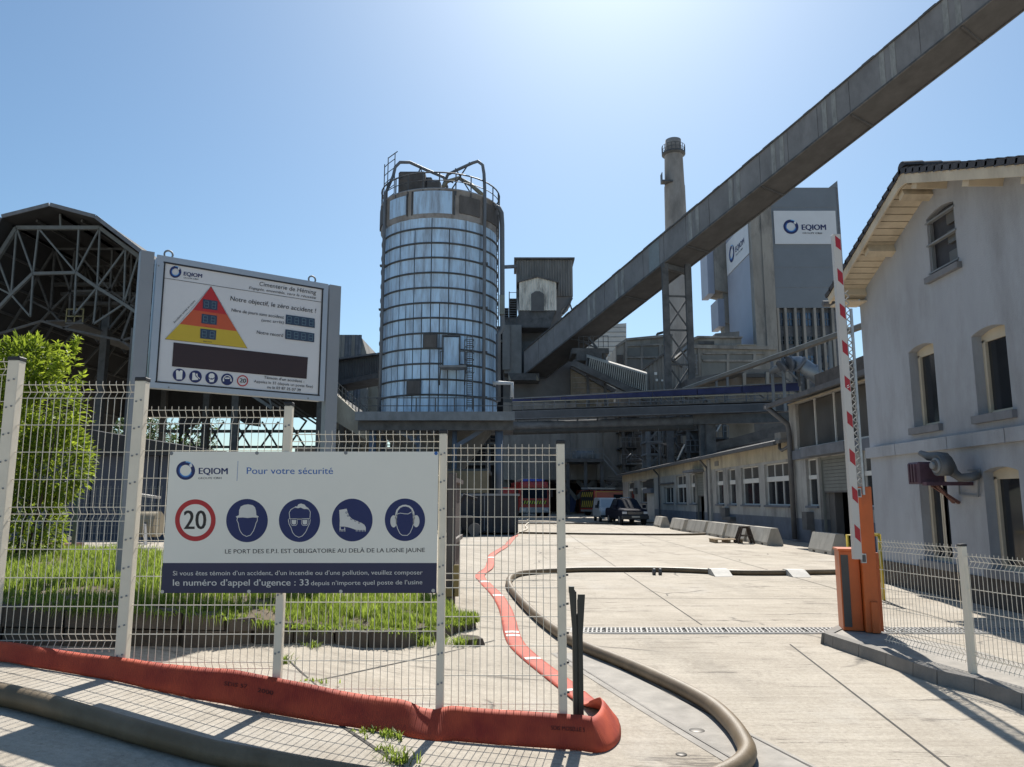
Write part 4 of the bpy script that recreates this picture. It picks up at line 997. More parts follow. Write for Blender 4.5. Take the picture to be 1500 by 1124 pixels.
CR = mat('casing_rib', (.34, .33, .30), .7, var=.2, scale=1)
for i in range(29):
    t = (i + .5) / 29; m_ = MB(); m_.beam(a_b + (b_b - a_b) * t + V((0, -.14, 0)), a_t + (b_t - a_t) * min(1, t + .035) + V((0, -.14, 0)), .13, .16, up=(0, 1, 0)); m_.build('rib', CR, lc)
m_ = MB(); m_.hexa([a_b + V((0, .02, 0)), b_b + V((0, .02, 0)), b_b + V((0, 2.4, 0)), a_b + V((0, 2.4, 0)), a_t + V((0, .02, 0)), b_t + V((0, .02, 0)), b_t + V((0, 2.4, 0)), a_t + V((0, 2.4, 0))]); m_.build('casing', GAL, lc)
m_ = MB()
for i in range(34):
    p = a_t + (b_t - a_t) * (i / 33.5) + V((0, 1.2, 0)); 
    m_.prism([p + V((0, 1.3 * math.cos(q), .55 * math.sin(q))) for q in [math.pi * k / 8 for k in range(9)]], (b_t - a_t) / 36)
m_.build('curved_roof', mat('casing_roof', (.42, .40, .36), .6, var=.15, scale=1), lc)
m_ = MB(); m_.beam(PY(838, 532, 81.5), PY(950, 585, 81.5), .8, .7); m_.build('support_girder', DARK, lc)
x0, x1, z0, z1 = px_box(838, 892, 510, 518, 83); m_ = MB(); m_.box(x0, x1, 83, 88, z0, z1); m_.box(x0 + .5, x1 - .8, 82.9, 88, z0 - .8, z0); m_.build('head_platform', DARK, lc)
m_ = MB(); a_ = PY(848, 510, 83); b_ = PY(891, 509, 83)
for k in range(7): p = a_ + (b_ - a_) * k / 6; m_.beam(p, p + up * 1.3, .06)
m_.beam(a_ + up * 1.3, b_ + up * 1.3, .06); m_.beam(a_ + up * .65, b_ + up * .65, .05)
m_.beam(PY(862, 494, 83), PY(875, 511, 83), .2); m_.beam(PY(875, 511, 83), PY(858, 503, 83), .14); m_.build('handrail', RIM, lc)
for u in (861, 886): x = PY(u, 600, 84).x; m_ = MB(); m_.box(x - .15, x + .15, 83.2, 83.5, 9, z0); m_.build('post', DARK, lc)

# plant building under the tower's pipe line
pl = thing('low_plant_roofs', 'dark layered roofs and openings of a low plant building beneath the thin inclined pipe', 'building', (PY(1080, 580, 70).x, 70, 0))
for (pts, Y, D, mt, nm) in (
    (((1010, 600), (1010, 552), (1085, 545), (1160, 543), (1165, 600)), 74, 10, CONC_D, 'wall'),
    (((1085, 548), (1088, 541), (1150, 540.5), (1158, 547)), 72, 10, CONC_D, 'roof'),
    (((1006, 556), (1060, 546), (1092, 545), (1060, 552), (1008, 568)), 70, 8, DARK, 'lean_to_roof')):
    m_ = MB(); m_.prism([PY(u, v, Y) for u, v in pts], (0, D, 0)); m_.build(nm, mt, pl)
for (u0, u1, v0, v1) in ((1092, 1122, 548, 553), (1126, 1150, 548, 553)):
    x0, x1, z0, z1 = px_box(u0, u1, v0, v1, 71.9); m_ = MB(); m_.box(x0, x1, 71.8, 72.1, z0, z1); m_.build('opening', GAL_B, pl)
for u in (1090, 1124, 1152): m_ = MB(); m_.beam(PY(u, 546, 71.7), PY(u, 565, 71.7), .3); m_.build('pier', CONC, pl)

# ------------------------------------------------------------------ pipe bridge with blue fascia, lower girder and fat pipe
BLUEF = mat('faded_navy_fascia', (0.030, 0.038, 0.115), 0.7, var=.2, scale=1.5, streak=.5)
pbz = thing('pipe_bridge', 'long pipe bridge with a navy blue fascia crossing above the yard', 'pipe bridge', (10, 60, 0))
Ya, Yb = 69.0, 52.0
def br(u, v, t): return PY(u, v, Ya + (Yb - Ya) * t)
ua, ub = 750, 1172
def bseg(t0, t1, v0a, v0b, v1a, v1b, nm, mt, depth=.25, par=pbz):
    q = []
    for t in (t0, t1):
        u = ua + (ub - ua) * t; q.append((br(u, v0a + (v0b - v0a) * t, t), br(u, v1a + (v1b - v1a) * t, t)))
    m_ = MB(); d_ = V((0, depth, 0)); (t_0, b_0), (t_1, b_1) = q
    m_.hexa([b_0, b_1, b_1 + d_, b_0 + d_, t_0, t_1, t_1 + d_, t_0 + d_]); return m_.build(nm, mt, par)
tk = [0, .07, .17, .33, .49, .645, .80, 1.0]
for i in range(len(tk) - 1): bseg(tk[i], tk[i + 1] - .003, 584.5, 560, 590, 572, 'fascia_panel', BLUEF)
bseg(0, 1, 583.7, 559.2, 584.8, 560.3, 'top_rail', STEEL, .4)
for k in range(28):
    t = k / 27; 
    if t > .62 and k % 2: continue
    m_ = bseg(max(t - .0012, 0), t + .0012, 584.5, 560, 603, 590, 'fascia_stud', STEEL_B, .2)
bseg(0, .98, 588.6, 575, 589.6, 576.2, 'cable_tray', mat('pale_yellow_pipe', (.36, .33, .24), .6), .1)
bseg(.0, .98, 594, 581, 594.8, 582, 'thin_pipe', STEEL_B, .1)
bseg(0, 1, 603, 590, 613.5, 600, 'lower_girder', mat('grimy_girder', (.08, .085, .095), .7, var=.2, scale=1), .8)
bseg(0, 1, 602.3, 589.2, 603.2, 590.3, 'girder_flange', STEEL_B, 1.1)
bseg(0, 1, 613.3, 599.8, 614.3, 601, 'girder_flange', STEEL_B, 1.1)
bseg(0, 1, 600, 585, 601, 587, 'walkway_deck', DARK, 1.8)
m_ = MB(); q = [br(750 + (1020 - 750) * k / 6, 624 - 8 * k / 6, .63 * k / 6) + V((0, .3, 0)) for k in range(7)]; m_.tube(q, .38, 12); m_.build('main_pipe', mat('dusty_dark_pipe', (.15, .155, .165), .9, spec=.1, var=.25, scale=1.5), pbz)
m_ = MB(); q = [br(750 + (1020 - 750) * k / 6, 632 - 8 * k / 6, .63 * k / 6) + V((0, .4, 0)) for k in range(7)]; m_.tube(q, .30, 10); m_.build('main_pipe', mat('matt_black_pipe', (.08, .08, .08), .95, spec=.05), pbz)
for k in range(9):
    t = .02 + k * .07; u = ua + (ub - ua) * t; p = br(u, 628 - 12 * t, t); m_ = MB(); m_.lathe(p + V((0, .3, 0)), [(0, -.7)], 4) if False else m_.box(p.x - .04, p.x + .04, p.y + .2, p.y + .7, p.z - .5, p.z + 1.1); m_.build('pipe_hanger', DARK, pbz)
bseg(.63, 1, 614, 604, 628, 618, 'screen_panel', DARK, .6)
bseg(.63, .97, 611, 605, 612, 606, 'thin_pipe', STEEL, .1)
for (t, w_) in ((.665, .55), (.69, .7), (.99, .5)):
    u = ua + (ub - ua) * t; p = br(u, 600, t); m_ = MB(); m_.box(p.x - w_ / 2, p.x + w_ / 2, p.y + .2, p.y + .7, 0, p.z); m_.build('bridge_column', DARK, pbz)
rg = random.Random(11)
for k in range(46):
    t = rg.uniform(.38, .95); u = ua + (ub - ua) * t; v_ = rg.uniform(577, 588); p = br(u, v_, t) + V((0, rg.uniform(.1, 1.2), 0)); L_ = rg.uniform(.4, 1.8)
    m_ = MB(); dd = rg.choice([V((L_, 0, 0)), V((L_, 0, L_ * .1)), V((0, 0, L_ * .4)), V((L_ * .5, 0, -L_ * .4))]); m_.beam(p, p + dd, rg.uniform(.06, .14)); m_.build('bracket', rg.choice([STEEL, STEEL, CONC_L, DARK]), pbz)
bs = thing('dark_process_block', 'dark plant block filling the gap behind the silo columns', 'building', (PY(650, 700, 100).x, 100, 0))
x0, x1, z0, z1 = px_box(572, 741, 478, 760, 100); m_ = MB(); m_.box(x0, x1, 100, 104, 0, z1); m_.build('wall', mat('void_shade_black', (.02, .02, .022)), bs)  # near-black colour stands in for the dark gap behind the columns
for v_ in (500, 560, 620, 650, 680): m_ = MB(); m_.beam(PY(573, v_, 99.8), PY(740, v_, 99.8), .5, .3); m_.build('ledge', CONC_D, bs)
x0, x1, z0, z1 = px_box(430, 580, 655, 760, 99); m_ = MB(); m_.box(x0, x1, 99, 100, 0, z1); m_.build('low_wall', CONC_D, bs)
# thin sunlit inclined pipe with posts, and the big silver duct
tpz = thing('inclined_service_pipe', 'thin inclined pipe rising to the right on slim posts, its top edge in sun', 'pipe', PY(1100, 560, 55))
q0, q1 = PY(1003, 571, 62), PY(1226, 491.5, 45); q2 = q0 + (q1 - q0) * 1.35
m_ = MB(); m_.beam(q0, q2, .38, .24); m_.build('pipe_casing', mat('buff_casing', (.21, .195, .17), .8, var=.2, scale=1), tpz)
m_ = MB(); m_.beam(q0 + up * .14, q2 + up * .14, .40, .04); m_.build('casing_cover', mat('sunlit_cover_tint', (.5, .5, .48), .5), tpz)  # pale strip puts the sunlit top edge into the colour
for u, v0, v1 in ((1049, 551, 566), (1065, 545, 565), (1130, 523, 561), (1146, 518, 560), (1199, 500, 540), (1215, 495, 540)):
    t = (u - 1003) / 223; Y = 62 - 17 * t; a_ = PY(u, v0, Y); b_ = PY(u, v1, Y); m_ = MB(); m_.beam(a_, (a_.x, a_.y, b_.z - 2), .16); m_.build('post', STEEL, tpz)
m_ = MB(); m_.beam(PY(1128, 540, 52), PY(1160, 560, 52), .12); m_.beam(PY(1152, 540, 52), PY(1175, 562, 52), .1); m_.build('stay', STEEL, tpz)
du = thing('silver_duct', 'large bent silver air duct above the workshop roof', 'duct', PY(1165, 540, 50))
m_ = MB(); q = [PY(1128, 545, 52), PY(1148, 536, 51.5), PY(1160, 532.5, 51), PY(1170, 532, 50.5), PY(1180, 538, 50), PY(1205, 557, 49)]; m_.tube(q, [.15, .38, .46, .48, .5, .5], 16); m_.build('duct_pipe', mat('dull_silver_duct', (.30, .31, .32), .45, metal=.5, var=.15, scale=2), du)
for i, (u, v, r_) in enumerate(((1145, 537, .42), (1158, 533, .5), (1172, 533.5, .54), (1189, 544.5, .55))):
    c_ = PY(u, v, 50.9 - i * .4); a_ = [V((.35, 0, .28)), V((.4, 0, .12)), V((.35, 0, -.25)), V((.35, 0, -.3))][i].normalized() * .09; m_ = MB(); m_.tube([c_ - a_, c_ + a_], r_ + .03, 16); m_.build('flange', STEEL_B, du)
m_ = MB(); m_.beam(PY(1148, 540, 51.5), PY(1150, 566, 51.5), .14); m_.beam(PY(1170, 545, 50.5), PY(1171, 566, 50.5), .14); m_.beam(PY(1196, 552, 49.5), PY(1196, 566, 49.5), .14); m_.build('duct_stand', DARK, du)

# ------------------------------------------------------------------ steel access towers, ladders and pipework between mill and workshop
rg = random.Random(23)
def frame_tower(u0, u1, v0, Y, D, label, seed, bays=5, mt=DARK):
    rr = random.Random(seed); x0 = PY(u0, 650, Y).x; x1 = PY(u1, 650, Y).x; zt_ = PY((u0 + u1) / 2, v0, Y).z
    t = thing('steel_access_tower', label, 'steel tower', ((x0 + x1) / 2, Y, 0))
    for x in (x0, x1):
        for y in (Y, Y + D): m_ = MB(); m_.box(x - .16, x + .16, y - .16, y + .16, 0, zt_); m_.build('post', mt, t)
    for k in range(1, bays + 1):
        z = zt_ * k / bays; m_ = MB(); m_.box(x0 - .3, x1 + .3, Y - .3, Y + D, z - .14, z); m_.build('floor', mt, t)
        m_ = MB()
        for e in (.55, 1.05): m_.beam((x0 - .3, Y - .3, z + e), (x1 + .3, Y - .3, z + e), .05)
        for q in range(5): x = x0 - .3 + (x1 - x0 + .6) * q / 4; m_.beam((x, Y - .3, z), (x, Y - .3, z + 1.05), .05)
        m_.build('handrail', STEEL, t)
        zl = zt_ * (k - 1) / bays; m_ = MB(); a, b = ((x0, x1) if k % 2 else (x1, x0)); m_.beam((a, Y - .1, zl), (b, Y - .1, z), .16); m_.build('stair_flight', mt, t)
        if rr.random() < .9:
            cx = rr.uniform(x0 + .4, x1 - .4); r_ = rr.uniform(.2, .5); m_ = MB(); m_.tube([(cx, Y + 1, zl + .1), (cx, Y + 1, z - .3)], r_, 10); m_.build('vessel', rr.choice([STEEL_B, CONC_D, RUSTY, STEEL]), t)
    return t
frame_tower(913, 934, 606, 88, 6, 'dark steel stair tower against the mill wall under the pipe bridge', 1, 6)
frame_tower(950, 966, 628, 76, 3, 'narrow pale ladder tower with landings behind the parked vehicles', 2, 7, STEEL)
frame_tower(976, 1000, 604, 84, 5, 'dark steel plant tower in front of the trestle legs', 3, 5)
frame_tower(1008, 1026, 598, 72, 4, 'dark steel plant tower next to the sloping rods', 4, 5)
frame_tower(1040, 1062, 612, 70, 4, 'low dark steel frame above the far workshop roof', 5, 5)
bk2 = thing('rear_plant_wall', 'grimy concrete wall behind the steel towers under the pipe bridge', 'wall', (PY(1010, 660, 96).x, 96, 0))
x0, x1, z0, z1 = px_box(911, 1190, 575, 760, 94.8); m_ = MB(); m_.box(x0, x1, 94.9, 98, 0, z1); m_.build('wall_face', mat('very_dark_wall', (.16, .155, .15), .95, var=.3, scale=.5), bk2)
for (u0, u1, v0, v1) in ((1000, 1030, 622, 650), (1040, 1105, 618, 642)):
    x0, x1, z0, z1 = px_box(u0, u1, v0, v1, 80); m_ = MB(); m_.box(x0, x1, 80, 81, z0, z1); m_.build('concrete_panel', SC2, bk2)
# sloping dark roofs of belts right above the workshop
for i, (pts, Y, lab) in enumerate(((((1050, 660), (1168, 632), (1168, 616), (1050, 648)), 62, 'upper dark sheet-covered belt sloping up to the right above the workshop'), (((1035, 668), (1165, 646), (1165, 640), (1035, 660)), 66, 'lower dusty belt cover just above the workshop eave'))):
    m_ = MB(); m_.prism([PY(u, v, Y) for u, v in pts], (0, 2.5, 0)); tag(m_.build('belt_cover', DARK if i == 0 else RUSTY), lab, 'belt cover')
for i, (p_, q_) in enumerate((((1051, 610, ), (1040, 632)), ((1064, 607), (1050, 632)), ((1032, 645), (1030, 651)), ((1003, 651), (992, 674)))):
    m_ = MB(); m_.beam(PY(*p_, 66), PY(*q_, 66), .1); tag(m_.build('sloping_rod', mat('bright_rod', (.55, .55, .53), .5)), ['bright thin rod, higher left one beneath the pipe bridge', 'dull thin rod just right of the brightest rod', 'short bright rod end below the dark bridge column', 'lowest bright rod above the workshop roof'][i], 'rod')
# many small pipes, cable runs and lamps on the plant
for k in range(70):
    u = rg.uniform(915, 1060); v_ = rg.uniform(632, 682); Y = rg.uniform(72, 90); p = PY(u, v_, Y)
    if k == 0: clut = thing('plant_pipework', 'tangle of small dark pipes and brackets between the mill and the workshop', 'pipework', (p.x, Y, 0))
    L_ = rg.uniform(.8, 3.5); dd = rg.choice([V((L_, 0, 0)), V((0, 0, L_)), V((L_ * .6, 0, L_ * .5)), V((L_ * .7, 0, -L_ * .2))])
    m_ = MB(); m_.tube([p, p + dd], rg.uniform(.04, .14), 6); m_.build('pipe', rg.choice([DARK, STEEL_B, RUSTY, STEEL, DARK]), clut)

# ------------------------------------------------------------------ left of the silo: ribbed block and striped gallery
rb = thing('ribbed_grey_block', 'light and dark ribbed sheet block left of the silo', 'building', (PY(515, 560, 80).x, 80, 0))
x0, x1, z0, z1 = px_box(470, 538, 490, 600, 80); m_ = MB(); m_.box(x0, x1 - 1.2, 80.2, 88, 0, z1); m_.prism([(x1 - 1.2, 80.2, 0), (x1, 80.2, 0), (x1, 80.2, z1 - 2.6), (x1 - .7, 80.2, z1 - .4), (x1 - 1.2, 80.2, z1)], (0, 8, 0)); m_.build('casing', DUSTY, rb)
for (u0, u1, mt) in ((488, 504, DUSTY), (504, 514, STEEL_B), (514, 519, DUSTY), (519, 529, STEEL_B)):
    x0 = PY(u0, 520, 80).x; x1 = PY(u1, 520, 80).x; m_ = MB(); m_.corr((x0, 80.1, 0), (x1, 80.1, 0), 5, PY(510, 490.5, 80).z, .3, .08); m_.build('ribbed_sheet', mt, rb, flipfix=False)
x0, x1, z0, z1 = px_box(470, 562, 562, 640, 81); m_ = MB(); m_.box(x0, x1, 81, 84, 4, z1); m_.build('buff_infill', CONC_L, rb)
sg = thing('striped_gallery', 'ribbed dark gallery rising gently into the left side of the silo', 'conveyor gallery', PY(530, 540, 64))
a_t, b_t, a_b, b_b = PY(470, 532, 70), PY(566, 519, 62), PY(470, 566, 70), PY(566, 546, 62)
m_ = MB(); m_.hexa([a_b, b_b, b_b + V((0, 2.4, 0)), a_b + V((0, 2.4, 0)), a_t, b_t, b_t + V((0, 2.4, 0)), a_t + V((0, 2.4, 0))]); m_.build('casing', GAL, sg)
m_ = MB(); vs = []; n_ = 40
for i in range(n_ * 4 + 1):
    t = i / (n_ * 4); off = -.09 if (i % 4) in (1, 2) else -.01
    vs += [a_b + (b_b - a_b) * t + V((0, off, 0)), a_t + (b_t - a_t) * t + V((0, off, 0))]
m_.add(vs, [(2 * i, 2 * i + 2, 2 * i + 3, 2 * i + 1) for i in range(n_ * 4)]); m_.build('ribbed_side', mat('dim_ribs', (.10, .105, .11), .7, var=.2, scale=1), sg, flipfix=False)
m_ = MB(); m_.beam(a_t + V((0, 1.2, .1)), b_t + V((0, 1.2, .1)), 2.7, .14); m_.build('roof', STEEL_B, sg); m_ = MB(); m_.beam(a_b + V((0, 1.2, -.2)), b_b + V((0, 1.2, -.2)), 2.6, .4); m_.build('floor_girder', DARK, sg)
m_ = MB(); m_.box(*[PY(498, 570, 68).x, PY(506, 570, 68).x], 68, 68.6, 0, PY(500, 566, 68).z); m_.build('post', DARK, sg)
# ================================================================== the workshop along the right of the yard
CREAM = mat('peeling_cream_render', (0.46, 0.41, 0.31), 0.9, var=.15, scale=1.2, streak=.5, dirt=(.24, .21, .18), dscale=.9)
GREYR = mat('dirty_white_render', (0.36, 0.355, 0.34), 0.9, var=.15, scale=1.2, streak=.5, dirt=(.17, .165, .16), dscale=1.1)
PLINTH = mat('blue_grey_plinth_paint', (0.13, 0.145, 0.175), 0.85, var=.2, scale=1.5)
FRAMEW = mat('white_window_paint', (0.60, 0.60, 0.58), 0.6, var=.08, scale=3)
BLIND = mat('dusty_window_film', (0.075, 0.073, 0.07), 0.35, var=.25, scale=.9, streak=.5)
ROOFT = mat('old_roof_sheet', (0.16, 0.15, 0.14), 0.9, var=.25, scale=1.2)
GUT = mat('grey_gutter', (0.10, 0.10, 0.105), 0.6, var=.2, scale=3)
WD = V((-.0134, 1, 0)).normalized(); WN = V((-1, -.0134, 0)).normalized()
Wk = Wall((12.17, 0, 0), WD, WN)
YJ = Wk.px(1157, 640)[0]; YE = Wk.px(912, 700)[0]
wsb = thing('workshop_building', 'long low cream-rendered workshop with white-framed windows along the yard', 'workshop', Wk.P(YJ, -3, 0))
ZE = 4.15
def wbox(par, nm, mt, u0, u1, v0, v1, o0, o1, wall=Wk, um=None):
    a0, _ = wall.px(u0, (v0 + v1) / 2); a1, _ = wall.px(u1, (v0 + v1) / 2); am = (a0 + a1) / 2
    z1 = wall.px(um or (u0 + u1) / 2, v0)[1]; z0 = wall.px(um or (u0 + u1) / 2, v1)[1]
    a0, a1 = min(a0, a1), max(a0, a1)
    m_ = MB(); wall.box(m_, a0, a1, o0, o1, z0, z1); return m_.build(nm, mt, par), (a0, a1, z0, z1)
# openings: (u left, u right, v top at left, v bottom at left)
wins = [(1048.8, 1059.5, 3), (1066.5, 1077.5, 1), (1086, 1112, 2), (1120.5, 1156, 3), (990.5, 1005, 2), (1011, 1018, 1), (938, 946, 1), (920, 929, 1)]
zwt, zwb, ztr0, ztr1 = 3.30, 1.45, 2.50, 2.72
holes = []
for (u0, u1, n_) in wins:
    a0, a1 = Wk.px(u1, 712)[0], Wk.px(u0, 712)[0]; holes.append((a0, a1, zwb, zwt))
bay = (Wk.px(1031, 720)[0], Wk.px(1018.5, 720)[0], 0.0, 3.35); holes.append(bay)
door = (Wk.px(958, 720)[0], Wk.px(946, 720)[0], 0.0, 3.35); holes.append(door)
w5 = (Wk.px(986, 720)[0], Wk.px(973, 720)[0], 1.45, 2.6); holes.append(w5)
m_ = MB(); Wk.cells(m_, YJ, YE, .95, ZE, .35, holes); m_.build('wall', GREYR, wsb)
m_ = MB(); Wk.cells(m_, YJ, YE, 0, .95, .35, [h for h in holes if h[2] < .9]); m_.build('plinth', PLINTH, wsb)
m_ = MB(); Wk.box(m_, YJ + .02, YE + .1, .0, .03, 3.42, ZE - .02); m_.build('cream_band', CREAM, wsb)
m_ = MB(); Wk.box(m_, YE - .35, YE, -14, -.35, 0, ZE); m_.build('end_wall', GREYR, wsb)
m_ = MB(); m_.prism([Wk.P(YJ - .2, .55, ZE + .02), Wk.P(YJ - .2, -7, ZE + 1.7), Wk.P(YJ - .2, -14, ZE + .02), Wk.P(YJ - .2, -14, ZE - .12), Wk.P(YJ - .2, -7, ZE + 1.5), Wk.P(YJ - .2, .55, ZE - .12)], WD * (YE - YJ + .5)); m_.build('roof', ROOFT, wsb)
m_ = MB(); Wk.box(m_, YJ + .2, YE + .3, .5, .66, ZE - .16, ZE + .0); m_.build('gutter', GUT, wsb)
def window(par, wall, a0, a1, z0, z1, n_, tr0=None, tr1=None, rec=-.18, fr=FRAMEW, glass=GLASS_D, upper=BLIND, fw=.05):
    m_ = MB(); wall.box(m_, a0, a1, rec, rec + .05, z0, z0 + fw); wall.box(m_, a0, a1, rec, rec + .05, z1 - fw, z1)
    for k in range(n_ + 1):
        c = a0 + fw / 2 + (a1 - a0 - fw) * k / n_; wall.box(m_, c - fw / 2, c + fw / 2, rec + .001, rec + .055, z0 + .001, z1 - .001)
    w_ = m_.build('window', fr, par)
    if tr0: m_ = MB(); wall.box(m_, a0, a1, rec + .003, rec + .075, tr0, tr1); m_.build('transom_panel', fr, w_)
    for k in range(n_):
        b0 = a0 + (a1 - a0) * k / n_ + .02; b1 = a0 + (a1 - a0) * (k + 1) / n_ - .02
        m_ = MB(); wall.box(m_, b0, b1, rec - .03, rec + .01, z0 + .02, (tr0 or z1) - .01); m_.build('pane', glass, w_)
        if tr0: m_ = MB(); wall.box(m_, b0, b1, rec - .03, rec + .01, tr1 + .01, z1 - .02); m_.build('pane', upper, w_)
    m_ = MB(); wall.box(m_, a0 - .06, a1 + .06, -.2, .09, z0 - .09, z0 - .002); m_.build('sill', PLINTH, w_)
    return w_
for i, (u0, u1, n_) in enumerate(wins):
    a0, a1 = holes[i][0], holes[i][1]; window(wsb, Wk, a0, a1, zwb, zwt, n_ if i != 0 else 1, ztr0, ztr1)
window(wsb, Wk, w5[0], w5[1], 1.45, 2.6, 2)
m_ = MB(); Wk.box(m_, YJ, YE, -1.2, -1.1, 0, ZE - .2); m_.build('inner_wall', mat('void_shade_black', (.02, .02, .022)), wsb)  # near-black backing paints the unlit room behind the windows
# shuttered bay and white door
SHUT = mat('grey_roller_shutter', (0.17, 0.18, 0.17), 0.6, var=.15, scale=2, streak=.5)
def shutter(par, wall, a0, a1, z0, z1, rec=-.16, pitch=.12):
    g_ = MB(); wall.box(g_, a0 - .04, a1 + .04, rec - .04, rec + .06, z1 - .09, z1); s_ = g_.build('roller_shutter', SHUT, par); z = z0
    for e0 in (a0 - .04, a1 - .05): g_ = MB(); wall.box(g_, e0, e0 + .09, rec - .04, rec + .06, 0, z1 - .09); g_.build('guide_rail', SHUT, s_)
    while z < z1 - .01:
        m_ = MB(); wall.box(m_, a0 + .05, a1 - .05, rec - .02, rec + .015, z, min(z + pitch * .86, z1)); m_.build('slat', SHUT, s_); z += pitch
    m_ = MB(); wall.box(m_, a0 + .05, a1 - .05, rec - .03, rec, z0 - .06, z1); m_.build('backing', GUT, s_)
    return s_
shutter(wsb, Wk, bay[0], bay[1], 1.95, 3.3, pitch=.16)
m_ = MB(); Wk.box(m_, bay[0] - .3, bay[1] + .3, 0, .7, 3.36, 3.5); m_.build('canopy', STEEL_B, wsb)
m_ = MB(); Wk.box(m_, bay[0] + .1, bay[1] - .1, -.5, -.45, 0, 1.0); m_.build('inner_gate', DARK, wsb)
m_ = MB(); Wk.box(m_, door[0] + .05, door[1] - .05, -.15, -.08, 0, 2.2); dd_ = m_.build('white_door', mat('grubby_white_door', (.42, .43, .43), .7, var=.12, scale=2), wsb)
m_ = MB(); Wk.box(m_, door[0] + .05, door[1] - .05, -.13, .25, 2.22, 2.6); m_.build('door_hood', PLINTH, wsb)
m_ = MB(); Wk.box(m_, door[0] + .12, door[1] - .12, -.1, -.05, 2.6, 3.3); m_.build('fanlight', BLIND, wsb)
def downpipe(par, wall, a, z1, out=.14, off=0.0, mt=GUT):
    m_ = MB(); m_.tube([wall.P(a, .55, z1), wall.P(a, .5, z1 - .12), wall.P(a, out + .02, z1 - .5), wall.P(a, out, z1 - .62), wall.P(a, out, .1), wall.P(a, out + .15, .04)], .065, 8); return m_.build('downpipe', mt, par)
for u in (968, 1040): downpipe(wsb, Wk, Wk.px(u, 720)[0], ZE - .1)
m_ = MB(); m_.box(0, 0, 0, 0, 0, 0) if False else Wk.box(m_, Wk.px(1041, 712)[0] - .3, Wk.px(1041, 712)[0] + .3, .0, .12, 0, ZE - .15); m_.build('pilaster', GREYR, wsb)
o_, _ = wbox(wsb, 'wall_plate', CONC_D, 1048, 1053.5, 676, 683, .03, .06); wbox(wsb, 'switch_box', DARK, 1062, 1069, 744, 757, 0, .25); wbox(wsb, 'wall_duct', DARK, 1066, 1078, 757, 762, 0, .3)
wbox(wsb, 'lamp_box', DARK, 930.5, 934, 715, 724, 0, .2)
m_ = MB(); a = Wk.px(967, 708)[0]; m_.tube([Wk.P(a, .1, 2.85), Wk.P(Wk.px(988, 708)[0], .1, 2.85)], .07, 6); m_.build('wall_pipe', GUT, wsb)

# taller end with the loading door
ZE2 = 5.72; YN = 20.5
ws2 = thing('workshop_loading_end', 'taller cream-topped end of the workshop with a half-raised grey shutter', 'workshop', Wk.P(28, -3, 0))
ub0 = Wk.px(1166, 620)[0]
z_bt, z_bb = Wk.px(1230, 571)[1], Wk.px(1230, 648)[1]
aS0, aS1 = Wk.px(1248, 690)[0], Wk.px(1199, 690)[0]
aw0, aw1 = Wk.px(1196.5, 700)[0], Wk.px(1181, 700)[0]
zs1 = Wk.px(1220, 668)[1]; zs0 = Wk.px(1220, 719)[1]
zw1 = Wk.px(1190, 672)[1]; zw0 = Wk.px(1190, 741)[1]
hl = [(YN + .4, ub0, z_bb, z_bt), (aS0, aS1, 0, zs1), (aw0, aw1, zw0, zw1), (YN + .6, aS0 - .7, zw0, zw1 + .1)]
m_ = MB(); Wk.cells(m_, YN, YJ - .02, .95, ZE2, .35, hl); m_.build('wall', GREYR, ws2)
m_ = MB(); Wk.cells(m_, YN, YJ - .02, 0, .95, .35, [hl[1]]); m_.build('plinth', PLINTH, ws2)
m_ = MB(); Wk.box(m_, YN, YJ - .02, 0, .03, z_bt + .03, ZE2 - .03); m_.build('cream_band', CREAM, ws2)
m_ = MB(); Wk.box(m_, YJ - .35, YJ, -14, -.35, 0, ZE2); m_.build('gable_wall', GREYR, ws2)
m_ = MB(); Wk.box(m_, YN, YJ, .02, .12, z_bb - .42, z_bb - .05); m_.build('lead_ledge', PLINTH, ws2)
m_ = MB(); Wk.box(m_, aS0 - .4, aS1 + .6, .02, .42, zs1 + .05, zs1 + .42); m_.build('shutter_hood', STEEL_B, ws2)
m_ = MB(); m_.prism([Wk.P(YN - .3, .85, ZE2 + .02), Wk.P(YN - .3, -7, ZE2 + 2.0), Wk.P(YN - .3, -14, ZE2 + .2), Wk.P(YN - .3, -14, ZE2), Wk.P(YN - .3, -7, ZE2 + 1.8), Wk.P(YN - .3, .85, ZE2 - .14)], WD * (YJ - YN + .7)); m_.build('roof', ROOFT, ws2)
m_ = MB(); Wk.box(m_, YN, YJ + .3, .8, .96, ZE2 - .2, ZE2 - .02); m_.build('gutter', GUT, ws2)
m_ = MB(); Wk.box(m_, YN, YJ, -1.6, -1.2, ZE2 + .4, ZE2 + 1.25); m_.build('rooflight_upstand', mat('rusty_upstand', (.10, .085, .075), .9, var=.3, scale=2), ws2)
nb = 6
for k in range(nb):
    b0 = YN + .4 + (ub0 - YN - .4) * k / nb; b1 = YN + .4 + (ub0 - YN - .4) * (k + 1) / nb - .03
    m_ = MB(); Wk.box(m_, b0 + .03, b1, -.16, -.12, z_bb + .05, z_bt - .05); pn = m_.build('band_window', BLIND, ws2)
    m_ = MB(); Wk.box(m_, b0 - .03, b0 + .03, -.14, -.07, z_bb, z_bt); m_.build('mullion', FRAMEW, pn)
m_ = MB(); Wk.box(m_, YN + .4, ub0, -.14, -.06, z_bb - .001, z_bb + .06); m_.build('band_sill', FRAMEW, ws2)
shutter(ws2, Wk, aS0, aS1, zs0, zs1, pitch=.13)
m_ = MB(); Wk.box(m_, aS1 - .6, aS1 - .1, -.6, -.3, 0, zs0 + .3); m_.build('inner_jamb', RUSTY, ws2)
